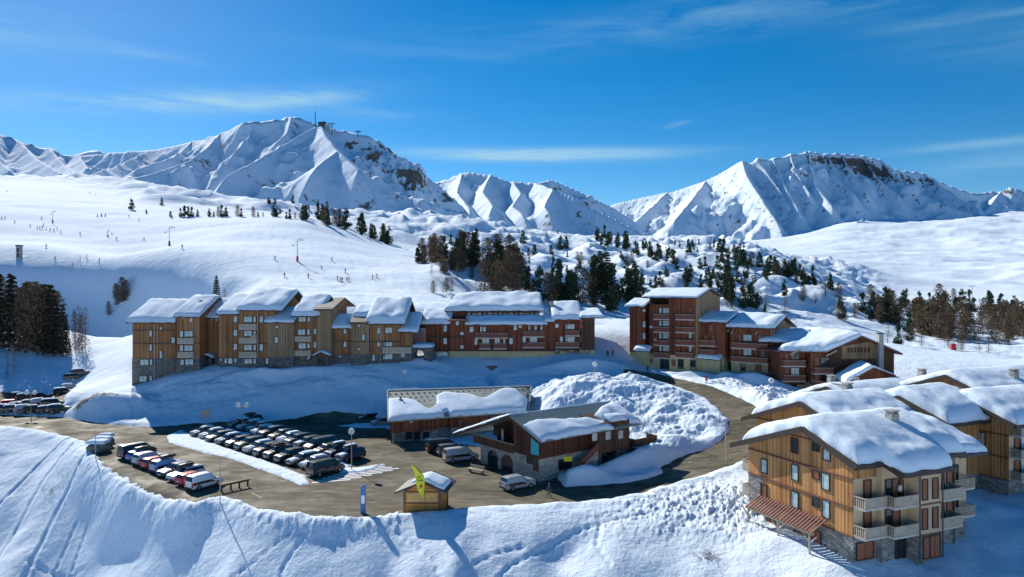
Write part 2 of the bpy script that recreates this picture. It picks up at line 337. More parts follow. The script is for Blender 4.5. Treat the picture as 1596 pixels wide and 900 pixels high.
M['rib'] = mat('pale_roof_seam', (0.42, 0.47, 0.46), 0.4, 0.3)
M['frame'] = mat('dark_window_frame', (0.035, 0.03, 0.028), 0.5)
M['frame_white'] = mat('white_window_frame', (0.7, 0.7, 0.68), 0.5)
M['pane'] = mat('curtained_pane', (0.50, 0.60, 0.58), 0.12, spec=0.6, vary=0.35, vscale=1.3)
M['pane_dark'] = mat('dark_pane', (0.02, 0.028, 0.035), 0.06, spec=0.7)
M['shutter'] = mat('red_brown_shutter', (0.33, 0.11, 0.05), 0.6)
M['door'] = mat('brown_door', (0.14, 0.06, 0.035), 0.6)
M['rail_pale'] = mat('pale_weathered_board', (0.47, 0.385, 0.29), 0.75, vary=0.15, vscale=2)
M['rail_red'] = mat('red_brown_board', (0.22, 0.075, 0.05), 0.7, vary=0.2, vscale=2)
M['slab'] = mat('pale_balcony_slab', (0.58, 0.54, 0.48), 0.8)
M['metal'] = mat('galvanised_metal', (0.42, 0.43, 0.44), 0.45, 0.6)
M['dark_metal'] = mat('dark_metal', (0.05, 0.05, 0.055), 0.45, 0.5)
M['concrete'] = mat('concrete', (0.38, 0.36, 0.33), 0.85, vary=0.15)
M['white'] = mat('white_paint', (0.8, 0.8, 0.8), 0.45)
M['worn_paint'] = mat('worn_road_paint', (0.30, 0.28, 0.25), 0.8, vary=.5, vscale=1.5)
M['red'] = mat('red_padding', (0.60, 0.03, 0.03), 0.6)
M['blue'] = mat('blue_sign', (0.05, 0.18, 0.42), 0.5)
M['teal'] = mat('turquoise_sign', (0.05, 0.45, 0.55), 0.5)
M['flag'] = mat('yellow_flag_cloth', (0.85, 0.80, 0.03), 0.6)
M['ink'] = mat('dark_print', (0.12, 0.09, 0.03), 0.7)
M['green_pine'] = leaf_mat('pine_needles', (0.022, 0.042, 0.026), (0.07, 0.10, 0.05))
M['larch'] = leaf_mat('bare_larch_twigs', (0.085, 0.055, 0.034), (0.23, 0.155, 0.095))
M['spruce'] = leaf_mat('dark_spruce_needles', (0.028, 0.026, 0.017), (0.085, 0.066, 0.042))
M['bark'] = mat('bark', (0.07, 0.05, 0.038), 0.9, vary=0.3, bump=0.3)
M['twig'] = mat('dry_twigs', (0.13, 0.09, 0.06), 0.9)
# ================================================================== TERRAIN
KU, KD = 1 / 300.0, 2.5
far_pts = [  # (px, D, py)
 (0,290,409),(100,286,413),(200,272,423),(300,252,433),(345,240,436),(0,268,470),(60,267,474),(100,266,478),(150,260,486),(200,254,494),(250,247,492),(290,241,484),(50,288,411),(150,280,418),(250,263,428),(-200,290,405),(-200,270,472),
 (100,222,515),(150,205,530),(200,205,525),(280,215,500),(0,215,520),(-200,215,530),
 (0,180,580),(100,180,575),(200,180,545),(330,178,482),(400,180,473),(-200,180,590),
 (0,350,375),(0,430,335),(0,600,304),(0,900,286),(0,1300,282),(-200,430,340),(-200,900,288),
 (200,320,402),(200,380,372),(200,440,344),(200,600,316),(200,900,298),(200,1300,292),
 (400,205,456),(400,240,424),(400,300,386),(400,380,352),(400,450,336),(400,600,336),(400,800,330),(400,1200,330),
 (500,240,432),(500,300,396),(500,400,352),(500,450,342),(500,600,346),(500,900,338),
 (600,180,472),(600,215,455),(600,250,430),(600,300,407),(600,400,386),(600,450,378),(600,600,368),(600,900,352),(600,1300,350),
 (690,200,470),(690,250,438),(690,300,415),(690,400,400),(700,600,376),(700,900,362),(700,1400,362),
 (760,180,490),(760,250,460),(760,350,425),(760,500,395),(800,700,374),(800,1000,364),(800,1800,362),
 (900,180,510),(900,220,492),(900,300,455),(900,420,425),(900,600,395),(900,850,382),(950,1300,372),(950,2200,376),(950,3600,376),(870,3000,372),
 (1000,180,512),(1000,220,500),(1000,300,465),(1000,420,432),(1000,600,402),(1050,850,380),(1050,1300,368),(1050,2500,384),(1050,3700,376),
 (1150,180,515),(1150,230,495),(1150,300,470),(1150,420,430),(1150,560,398),(1150,700,384),(1150,900,396),(1150,1400,392),(1150,2600,388),(1150,3500,376),
 (1250,190,520),(1250,300,478),(1250,420,445),(1250,520,425),(1250,620,425),(1250,900,418),(1250,1600,404),(1250,2700,384),(1250,3700,364),(1250,4300,362),(1100,4300,376),
 (1330,190,530),(1330,300,492),(1330,400,470),(1330,500,462),(1330,700,448),(1330,1200,425),(1330,2600,382),(1340,3700,348),(1340,4300,345),
 (1450,180,545),(1450,240,527),(1450,300,510),(1450,400,492),(1450,520,472),(1450,800,452),(1450,1400,425),(1450,2600,382),(1450,3800,346),(1450,4300,343),
 (1596,180,560),(1596,240,535),(1596,300,520),(1596,400,500),(1596,520,480),(1596,800,455),(1596,1400,425),(1596,2400,385),(1596,3600,338),(1596,4200,334),
 (1850,180,570),(1850,300,520),(1850,500,480),(1850,1400,420),(1850,3500,350),
 (200,2500,300),(600,2500,352),(900,5200,372),(1250,5300,350),(-200,2500,285),(0,5200,290),(600,5200,352)]
_far = TPS([(p[0] * KU, math.log(p[1]) * KD) for p in far_pts], [p[2] for p in far_pts], 0.0006)
def zfar(px, D):
    px = np.clip(px, -260, 1860); D = np.clip(D, 150, 5400)
    return HC - (_far(px * KU, np.log(D) * KD) - HY) / F * D
near_pts = [ # (px, D, z)
 (0,125,0),(0,136,0),(60,132,0),(100,124,0),(100,137,0),(150,112,0),(160,130,0),(230,125,0),(300,120,0),(300,95,0),(400,110,0),(400,130,0),(480,128,.1),(500,100,0),(560,127,.3),(560,133,1.2),(500,132,.8),(600,85,0),(600,110,0),
 (610,135,1.6),(700,82,0),(700,100,0),(700,125,.3),(800,85,0),(850,95,0),(880,110,0),(900,88,0),(950,92,0),(1000,90,.1),(350,88,0),(430,83,0),(520,80,0),(250,98,0),(200,105,0),(-100,130,0),(-100,142,0),
 (1030,97.6,.3),(1077,102,1.2),(1107,103.9,1.7),(1131,105.4,2.5),(1141,108.5,3.3),(1165,100,2),(1160,104,2.6),(1187,111.6,4.6),(1126,119,4.9),(1150,113,4.3),(1107,125,5.5),(1143,124.8,5.9),(1077,130.4,6.2),(1107,131,6.6),
 (1045,136.3,6.7),(1070,138.7,7),(999,140.7,7),(1024,148.6,7.2),(960,141,7.1),(930,143,7.2),(1100,92,.8),(1130,95,1.2),(1050,92,.3),
 (900,130,6.6),(850,130,5.0),(1000,125,6.0),(1050,120,4.6),(1000,110,2.6),(950,105,1.0),(880,120,2.6),(820,128,2.5),(1080,112,3.6),
 (0,115,-3.5),(0,100,-9),(0,88,-13.5),(0,70,-19),(150,104,-2.0),(150,96,-6.5),(150,88,-10.5),(150,72,-16),(230,93,-1.2),(230,84,-5.5),(300,85,-1.0),(300,77,-4.6),(300,66,-10),(380,80,-.8),(450,77,-.7),(450,72,-3.2),(450,62,-8.5),
 (600,77.5,-.2),(600,70,-2.9),(600,60,-7.5),(700,76,.3),(750,76,.2),(750,70,-2.4),(750,60,-6.5),(850,78,.4),(900,79,.5),(900,70,-2.3),(900,60,-6),(1000,83,.4),(1050,84,.5),(1050,72,-1.6),(1050,60,-5.5),(1150,87,1.1),(1150,75,-.3),(1150,62,-3.8),
 (1250,68,-.6),(1200,78,.6),(1180,84,1.0),(1336,66,-.6),(1336,62,-1.3),(1400,60,-2),(1400,68,-.5),(1465,70.5,-.6),(1590,80,-.2),(1500,62,-1.6),(1596,66,-1.5),(1600,90,0.4),(1750,80,0),(1750,60,-3),
 (206,148,4.8),(270,147.5,7.2),(330,147.5,8.6),(420,147.5,8.8),(500,147.5,9.2),(640,147.5,9.6),(700,152,9.6),(750,154,9.8),(850,154,10),(925,154,10.8),(206,156,6),(330,156,9),(640,156,10),
 (235,138,2.6),(300,139,4.8),(400,140,5.8),(500,140,6.2),(600,141,6.8),(700,143,6.2),(800,143,6.6),(900,147,8.4),(300,131,.8),(400,136,3.2),(500,137,3.6),(640,138,4.2),(700,134,2.6),(800,134,3.6),
 (130,137,1.2),(150,141,3.0),(190,146,4.6),(110,146,2.6),(190,155,5.6),(160,160,4.5),(130,165,3.0),(0,143,0),(60,143,0),(100,142,0.2),(0,160,0.3),(60,165,.5),(110,165,1.4),(0,180,2.8),(-150,160,1),
 (1000,156,7.6),(1090,152,7.2),(1130,150,6.9),(1200,143,6.0),(1230,138,6.0),(1300,130,5.2),(1400,136,6),(1230,125,5.6),(1215,116,5.0),(1300,112,3.4),(1400,110,3),(1500,112,2.6),(1596,120,3),(1500,97,0.8),(1596,150,8),(1450,150,9),(1350,160,10),(1750,150,8),(1750,110,2),
 (798,40,-16),(300,40,-19),(1200,40,-13),(-100,60,-22),(1750,40,-10),(798,25,-20),(-300,110,-8)]
P2 = []; V2 = []
for px, D, z in near_pts: P2.append((WX(px, D), D)); V2.append(z)
for x, y, z in ((-200,-50,-24),(200,-50,-16),(0,-150,-24),(-250,60,-20),(260,60,0),(0,-20,-22),(-120,10,-24),(120,10,-12),(-300,150,0)): P2.append((x, y)); V2.append(z)
for px in range(-250, 1860, 110):
    for D in (176, 192): P2.append((WX(px, D), D)); V2.append(float(zfar(np.array([px]), np.array([D]))[0]))
_near = TPS([(a / 50, b / 50) for a, b in P2], V2, 0.0006)
FLAT = [tuple(G(a, b)[:2]) for a, b in ((-260,648),(60,650),(110,656),(150,662),(230,668),(330,664),(430,660),(520,664),(600,662),(625,670),(640,686),(690,690),(780,702),(850,745),(880,762),(960,757),(970,772),(900,783),(800,788),(700,795),(640,799),(520,803),(450,797),(378,779),(310,778),(215,748),(160,712),(110,677),(0,662),(-260,665))] 
def sdist(x, y, poly):
    d = np.full(x.shape, 1e9); ins = np.zeros(x.shape, bool); n = len(poly)
    for i in range(n):
        ax, ay = poly[i]; bx, by = poly[(i + 1) % n]; ex, ey = bx - ax, by - ay
        t = np.clip(((x - ax) * ex + (y - ay) * ey) / (ex * ex + ey * ey + 1e-9), 0, 1)
        d = np.minimum(d, np.hypot(x - ax - t * ex, y - ay - t * ey))
        c = ((ay > y) != (by > y)) & (x < (bx - ax) * (y - ay) / (by - ay + 1e-12) + ax); ins ^= c
    return np.where(ins, -d, d)
def zbase(x, y):
    x = np.asarray(x, float); y = np.asarray(y, float); r = np.hypot(x, y); az = np.arctan2(x, y)
    lim = math.radians(48); azc = np.clip(az, -lim, lim)
    px = CX + F * np.tan(azc); D = r * np.cos(azc)
    out = np.empty(x.shape); t = sstep(158, 188, D)
    n = t < 1
    out[n] = _near(np.clip(x[n], -320, 320) / 50, np.clip(y[n], -180, 200) / 50); f = zfar(px, D)
    xn, yn = x[n], y[n]; o = out[n]; fl = np.zeros(o.shape)
    q = sstep(5.0, -.5, sdist(xn, yn, FLAT)); o = o * (1 - q); out[n] = o
    out = np.where(n, np.where(n, out, 0) * (1 - t) + f * t, f)
    return out, px, D
# --- asphalt outlines (world xy)
def gl(l): return [tuple(G(a, b, z)[:2]) for a, b, z in l]
lot = gl([(-260,640,0),(-260,668,0),(0,664,0),(60,670,0),(110,679,0),(140,690,0),(160,714,0),(185,732,0),(215,750,0),(260,768,0),(310,780,0),(350,774,0),(378,781,0),(410,792,0),(450,799,0),(520,805,0),(580,806,0),(640,800,0),(700,797,0),(730,792,0),(800,790,0),(850,789,0),(900,785,0),(950,779,.1),(1000,769,.1),
 (1050,756,.2),(1100,739,.8),(1150,722,1.3),(1185,708,1.7),(1200,690,2.6),(1196,665,4.0),(1187,644,4.8),(1170,631,5.4),(1143,619,5.9),(1107,604,6.6),(1070,594,7),(1024,583,7.2),(992,579,7.4),(975,582,7.3),(978,589,7.1),(999,592,7),(1045,599,6.7),(1077,610,6.2),(1107,623,5.5),
 (1126,638,4.9),(1139,653,4.3),(1141,670,3.3),(1131,687,2.5),(1107,699,1.7),(1077,709,1.2),(1050,720,.7),(1035,728,.4),(1040,738,.3),(1000,750,.1),(940,757,0),(880,760,0),(862,745,0),(840,740,0),(780,700,0),(690,690,0),(640,686,0),(600,668,0),(560,668,0),(520,664,0),(575,658,.3),(606,657,.4),(606,652,.8),(520,652,.6),(430,655,.5),(330,662,0),(230,667,0),(150,661,0),(110,655,0),(93,650,0),(60,649,0),(0,647,0)])
strip = gl([(264,690,0),(260,680,0),(282,670,0),(300,678,0),(340,694,0),(380,708,0),(430,724,0),(474,741,0),(482,754,0),(470,756,0),(440,744,0),(405,731,0),(365,716,0),(320,706,0)])  # thin snow along the noses of the parked cars
strip2 = gl([(345,668,0),(352,664,0),(420,684,0),(480,702,0),(520,716,0),(556,728,0),(600,722,0),(585,733,0),(530,738,0),(505,728,0),(440,706,0),(380,686,0)])
leftlot = [tuple(W(a, 450, D)[:2]) for a, D in ((-260,144.5),(94,144.5),(98,150),(106,163),(60,165),(-260,165))]
def sdist(x, y, poly):
    d = np.full(x.shape, 1e9); ins = np.zeros(x.shape, bool); n = len(poly)
    for i in range(n):
        ax, ay = poly[i]; bx, by = poly[(i + 1) % n]; ex, ey = bx - ax, by - ay
        t = np.clip(((x - ax) * ex + (y - ay) * ey) / (ex * ex + ey * ey + 1e-9), 0, 1)
        d = np.minimum(d, np.hypot(x - ax - t * ex, y - ay - t * ey))
        c = ((ay > y) != (by > y)) & (x < (bx - ax) * (y - ay) / (by - ay + 1e-12) + ax); ins ^= c
    return np.where(ins, -d, d)
def pdist(x, y, pts):     # distance to a polyline and length along it
    d = np.full(x.shape, 1e9); s = np.zeros(x.shape); acc = 0
    for i in range(len(pts) - 1):
        ax, ay = pts[i][:2]; bx, by = pts[i + 1][:2]; ex, ey = bx - ax, by - ay; L = math.hypot(ex, ey)
        t = np.clip(((x - ax) * ex + (y - ay) * ey) / (L * L + 1e-9), 0, 1); q = np.hypot(x - ax - t * ex, y - ay - t * ey)
        k = q < d; d = np.where(k, q, d); s = np.where(k, acc + t * L, s); acc += L
    return d, s
def blob(x, y, px, D, rx, ry, h, rot=0.0):
    cx, cy = WX(px, D), D; c, s = math.cos(rot), math.sin(rot); dx, dy = x - cx, y - cy
    return h * np.exp(-(((dx * c + dy * s) / rx) ** 2 + ((dy * c - dx * s) / ry) ** 2))
flat = [(p[0], p[1]) for p in lot]
trails = [gl([(482,684,-1.0),(470,700,-1.8)])]  # replaced below with pixel traces on the slope
def ground(x, y, fine=True):
    x = np.asarray(x, float); y = np.asarray(y, float); z, px, D = zbase(x, y)
    nearm = D < 185; sd_ = np.full(x.shape, 50.0); dirt = np.zeros(x.shape)
    xn, yn = x[nearm], y[nearm]; pn, Dn = px[nearm], D[nearm]; add = np.zeros(xn.shape)
    s = sdist(xn, yn, lot); s2 = sdist(xn, yn, leftlot); ss = np.minimum(sdist(xn, yn, strip), sdist(xn, yn, strip2) + .5 + .9 * fbm(xn / 2.6, yn / 2.6, 3, 8))
    s = np.minimum(s, s2)
    wob = 0.35 * fbm(xn / 2.2, yn / 2.2, 3, 3)
    se = s + wob
    open_ = np.clip(se, 0, None)
    bank = sstep(-0.1, 0.9, se)
    # ploughed lip along the lower edge and in the loop
    lip = np.exp(-((s - 1.6) / 1.5) ** 2) * np.where(Dn < 96, .45, .35) * (1 + 0.35 * fbm(xn / 2.6, yn / 1.7, 3, 5))
    add += lip * bank
    m3 = sstep(0.3, 4.5, s)
    mound = blob(xn, yn, 905, 131, 6.5, 4.5, 1.5) + blob(xn, yn, 960, 128, 6, 5.5, .9) + blob(xn, yn, 1030, 128, 6, 5, 1.0) + blob(xn, yn, 1060, 120, 4.5, 4, 1.3) \
        + blob(xn, yn, 860, 125, 5, 4, 1.2) + blob(xn, yn, 1110, 112, 2.6, 2.2, 1.3) + blob(xn, yn, 1000, 106, 6, 2.0, 1.2) + blob(xn, yn, 1065, 105, 4, 1.6, .9) + blob(xn, yn, 1000, 138, 5, 2.5, 1.8)
    mound -= blob(xn, yn, 1040, 134, 3.2, 1.6, 1.6)
    loopm = sstep(820, 860, pn) * (1 - sstep(1150, 1165, pn)) * (1 - sstep(139, 142, Dn)) * sstep(98, 101, Dn)
    add += mound * m3 * loopm
    chunk = np.abs(fbm(xn / 2.6, yn / 1.5, 4, 11, .62)) * .28 + .6 * fbm(xn / 6, yn / 5, 3, 12) + .22 * np.abs(fbm(xn / .8, yn / .8, 2, 13))
    add += chunk * m3 * loopm
    # shaded pile beside the restaurant
    pile = blob(xn, yn, 985, 98.5, 8.5, 1.7, 2.0, 0.65) + blob(xn, yn, 905, 92.0, 3.5, 1.4, 1.3, .5)
    add += pile * sstep(-0.4, 1.2, s)
    # banks by the upper road and the right building group
    add += (blob(xn, yn, 1175, 139, 5.5, 2.4, 2.4, -.5) + blob(xn, yn, 1085, 146.5, 5, 1.6, 1.1, -.2) + blob(xn, yn, 1130, 143, 2.2, 1.8, 1.2) + blob(xn, yn, 1205, 126, 4.5, 4, 1.4) + blob(xn, yn, 1225, 118, 4, 3, 1.6) + blob(xn, yn, 1180, 122, 3, 3, 1.1)) * sstep(.2, 2.0, s)
    rb = sstep(1150, 1175, pn) * (1 - sstep(1240, 1260, pn)) * sstep(112, 116, Dn) * (1 - sstep(128, 136, Dn))
    add += rb * np.abs(fbm(xn / 1.6, yn / 1.6, 4, 21, .6)) * .6 * sstep(0.3, 2, s)
    # long snow humps in front of the apartment block
    add += blob(xn, yn, 425, 144.2, 9, 1.2, 1.0, .1) + blob(xn, yn, 900, 149, 9, 1.8, 1.1, .15) - blob(xn, yn, 766, 147, 1.1, 3.4, 2.6) + blob(xn, yn, 660, 149.5, 4, 2.0, .9)
    add += (pn > 205) * (pn < 940) * sstep(1.5, 7, s) * (1 - sstep(144, 148, Dn)) * sstep(126, 131, Dn) * (.55 * fbm(xn / 9, yn / 4.5, 3, 17) + .10 * fbm(xn / 1.6, yn / 1.2, 3, 18))
    # snow hump by the lower road left of the block
    hump = blob(xn, yn, 150, 137.6, 7, 3.2, 2.6, -.1) + blob(xn, yn, 205, 137, 4, 3.0, 1.2)
    add += hump * sstep(.2, 2.5, s)
    dirt_n = np.exp(-((s - 1.6) / 1.1) ** 2) * 0.20 + 0.42 * np.exp(-(((pn - 155) / 46) ** 2 + ((Dn - 137.6) / 1.2) ** 2) ** 2) * (Dn > 120) * (Dn < 142)
    # rough chunks on the slope left of the pergola chalet and by the cars
    rough = (blob(xn, yn, 1090, 82, 12, 6, 1, .35) + blob(xn, yn, 1150, 80, 5, 6, .9)) * sstep(0.5, 3, s)
    add += rough * (np.abs(fbm(xn / 1.3, yn / .9, 4, 31, .62)) * .42)
    rough2 = np.exp(-((s - 1.8) / 1.8) ** 2) * (pn < 620) * (Dn < 112)
    add += rough2 * np.abs(fbm(xn / 1.1, yn / .6, 3, 41, .6)) * .24
    # broad undulation on the near slope
    fs = sstep(3, 12, s) * (Dn < 118) * sstep(70, 50, 0 * Dn + 40)
    add += fs * (fbm(xn / 13, yn / 13, 3, 51) * .7 + fbm((xn * .8 + yn * .5) / 5, (yn * .8 - xn * .5) / 12, 3, 55) * .10)
    gully = lambda P, w, h: h * np.exp(-(pdist(xn, yn, P)[0] / w) ** 2)
    wp = lambda l: [tuple(W(a, 450, d)[:2]) for a, d in l]
    add += fs * (gully(wp([(300,84),(255,76),(215,66),(150,55)]), 3.2, -2.3) + gully(wp([(390,79),(355,72),(310,63),(250,52)]), 1.8, 1.2) + gully(wp([(620,76),(600,70),(590,60)]), 2.2, -1.3)
                 + gully(wp([(720,77),(706,71),(700,60)]), 1.4, .7) + gully(wp([(900,76),(870,70),(850,60)]), 3.0, -1.0) + gully(wp([(60,112),(20,100),(-80,90)]), 2.0, -.9))
    # shrubby and rocky patch near the first parked cars
    add *= bank
    add -= 0.22 * (1 - bank)
    # thin snow left between the two parking rows
    st = (ss < 0.6)
    add = np.where((ss < 0.6), (0.10 + .12 * np.abs(fbm(xn / .8, yn / .8, 3, 6))) * sstep(0.5, -0.4, ss + 0.5 * wob) - 0.22 * sstep(-0.4, 0.5, ss + 0.5 * wob), add)
    if fine:
        tracks = [  # footprints: world xy paths on the near slope
          ([(180,112.5),(150,100),(120,91),(110,80)], .9), ([(480,77.5),(300,92)], 0)]
        for P, on in ((wp([(168,104),(138,96),(110,90),(95,82)]), 1), (wp([(120,97),(85,91),(75,84),(45,72)]), 1), (wp([(455,76),(360,72),(330,66)]), 1), (wp([(40,93),(110,89.6),(130,90)]), 1),
                      (wp([(1010,79),(905,75.5),(880,74.5),(800,70),(740,66)]), 1), (wp([(935,76),(930,73),(950,70)]), 1), (wp([(815,72.5),(740,70)]), 1), (wp([(330,86),(160,100)]), 0),
                      (wp([(120,120),(60,113),(-20,103)]), 2), (wp([(135,118),(70,108),(0,96)]), 2), (wp([(150,111),(90,100),(20,88)]), 2), (wp([(500,78),(440,72),(425,64)]), 1), (wp([(620,75),(680,70),(700,62)]), 1)):
            if not on: continue
            d, l = pdist(xn, yn, P); wv = d + .12 * gnoise(xn / 1.1, yn / 1.1, 9)
            if on == 1:
                side = np.sin(l * 5.2 + 2 * gnoise(l / 3, l * 0, 4)); add -= np.exp(-(wv / .26) ** 2) * (.09 * np.clip(side + .6, 0, 1) + .07) - np.exp(-((wv - .42) / .2) ** 2) * .04
            else: add -= np.exp(-(wv / .3) ** 2) * .20 - np.exp(-((wv - .6) / .25) ** 2) * .08
    z[nearm] += add; dcr = np.interp(px, [-260, 0, 100, 200, 300, 345, 420], [289, 288, 284, 272, 252, 240, 230]); z -= 5.5 * sstep(0, -9, D - dcr) * (1 - sstep(-22, -60, D - dcr)) * (1 - sstep(330, 420, px)); sd_[nearm] = s; dirt[nearm] = dirt_n * (s > 0)
    # far relief
    fm = D > 165; xf, yf, pf, Df = x[fm], y[fm], px[fm], D[fm]
    hill = (sstep(640, 720, pf - (Df - 300) * .0) * (1 - sstep(1290, 1420, pf)) * sstep(200, 300, Df) * (1 - sstep(750, 1100, Df)))
    hill = np.maximum(hill, sstep(560, 640, pf) * sstep(455, 520, Df) * (1 - sstep(900, 1300, Df)) * (1 - sstep(1290, 1420, pf)))
    hill2 = sstep(470, 650, Df) * (1 - sstep(1400, 2000, Df)) * (1 - sstep(700, 900, pf)) * sstep(150, 260, pf + (Df - 700) * .3)
    rightf = sstep(1290, 1400, pf) * sstep(190, 260, Df) * (1 - sstep(480, 620, Df))
    wx = xf + 9 * fbm(xf / 45, yf / 45, 2, 71); wy = yf + 9 * fbm(xf / 45, yf / 45, 2, 72)
    a = hill * (ridged(wx / 65, wy / 50, 3, 61, .45) * 5.0 + fbm(wx / 26, wy / 21, 3, 62, .45) * 4.6 + .45 * fbm(wx / 9, wy / 9, 2, 63))
    wx2 = xf + 25 * fbm(xf / 120, yf / 120, 2, 81); wy2 = yf + 25 * fbm(xf / 120, yf / 120, 2, 82)
    a += hill2 * (ridged(wx2 / 150, wy2 / 120, 4, 83, .45) * 9.5 + fbm(wx2 / 60, wy2 / 60, 3, 84, .4) * 4.0)
    a += rightf * (fbm(xf / 30, yf / 26, 4, 91) * 2.2)
    valley = sstep(650, 1000, Df) * sstep(1150, 1350, pf)
    a += valley * (fbm(xf / 330, yf / 330, 3, 95) * 11 + ridged(xf / 420, yf / 300, 4, 96, .45) * 9)
    piste = (1 - np.clip(hill + hill2 + rightf + valley, 0, 1)) * sstep(190, 240, Df)
    a += piste * (fbm(xf / 60, yf / 30, 3, 97) * .9 + fbm((xf + yf * .4) / 3.5, yf / 11, 2, 98) * .12)
    low = (1 - sstep(215, 240, Df)) * sstep(165, 185, Df)
    a += low * fbm(xf / 9, yf / 6, 3, 99) * .45
    a += (sstep(600, 2200, Df)) * (pf < 300) * fbm(wx2 / 160, wy2 / 120, 4, 88) * 5 * 1.0
    z[fm] += a
    return z, sd_, dirt
def gz(x, y, fine=False):
    return float(ground(np.array([x]), np.array([y]), fine)[0][0])
def gzs(pts): 
    a = np.array(pts, float); return ground(a[:, 0], a[:, 1], False)[0]
_DS = np.exp(np.linspace(math.log(60), math.log(2600), 700))
def on_ground(px, py, dmin=60):
    "first ground point seen through a pixel of the photograph, as a world position"
    Ds = _DS[_DS > dmin]; z = ground(WX(px, Ds), Ds, False)[0]; q = HY - (z - HC) * F / Ds
    k = np.where(q <= py)[0]
    if len(k) == 0: D = Ds[-1]; return Vector((WX(px, D), D, z[-1]))
    i = k[0]
    if i == 0: D = Ds[0]
    else: t = (q[i - 1] - py) / (q[i - 1] - q[i] + 1e-9); D = Ds[i - 1] + t * (Ds[i] - Ds[i - 1])
    return Vector((WX(px, D), D, gz(WX(px, D), D)))

def build_ground():
    a_in = np.arctan((np.arange(-60, 1658, 1.65) - CX) / F)
    step = math.radians(1.0); left = np.arange(a_in[0] - step, -math.pi, -step)[::-1]; right = np.arange(a_in[-1] + step, math.pi, step)
    az = np.concatenate([[-math.pi], left, a_in, right, [math.pi]])
    rows = np.concatenate([np.linspace(4, 58, 22), np.arange(59, 150, .33), 150 * np.exp(np.arange(0, math.log(5400 / 150), .0125))])
    lim = math.radians(48)
    A, D = np.meshgrid(az, rows); Rr = D / np.cos(np.clip(A, -lim, lim)); X = Rr * np.sin(A); Y = Rr * np.cos(A)
    z, s, dirt = ground(X.ravel(), Y.ravel())
    V = np.stack([X.ravel(), Y.ravel(), z], 1)
    me = grid_mesh('snow_ground', V, len(az), len(rows), M['snow'], True, {'dirt': dirt})
    T(link('snow_ground', me), kind='structure')
build_ground()

def sheet(name, poly, off, material, res=0.8, grow=1.5, kind='structure', zf=None):
    xs = [p[0] for p in poly]; ys = [p[1] for p in poly]
    gx = np.arange(max(min(xs), -150) - 2, max(xs) + 2, res); gy = np.arange(min(ys) - 2, max(ys) + 2, res)
    X, Y = np.meshgrid(gx, gy); s = sdist(X.ravel(), Y.ravel(), poly); z = zbase(X.ravel(), Y.ravel())[0] + off
    keep = (s < grow).reshape(X.shape); k = keep[:-1, :-1] & keep[1:, :-1] & keep[:-1, 1:] & keep[1:, 1:]
    me = grid_mesh(name, np.stack([X.ravel(), Y.ravel(), z], 1), len(gx), len(gy), material, True, {'keep': k})
    bm = bmesh.new(); bm.from_mesh(me); bmesh.ops.delete(bm, geom=[v for v in bm.verts if not v.link_faces], context='VERTS'); bm.to_mesh(me); bm.free()
    return T(link(name, me), kind=kind)
sheet('road', lot, -0.03, M['asphalt'])
sheet('parking_area', leftlot, -0.06, M['asphalt'], grow=1.0)

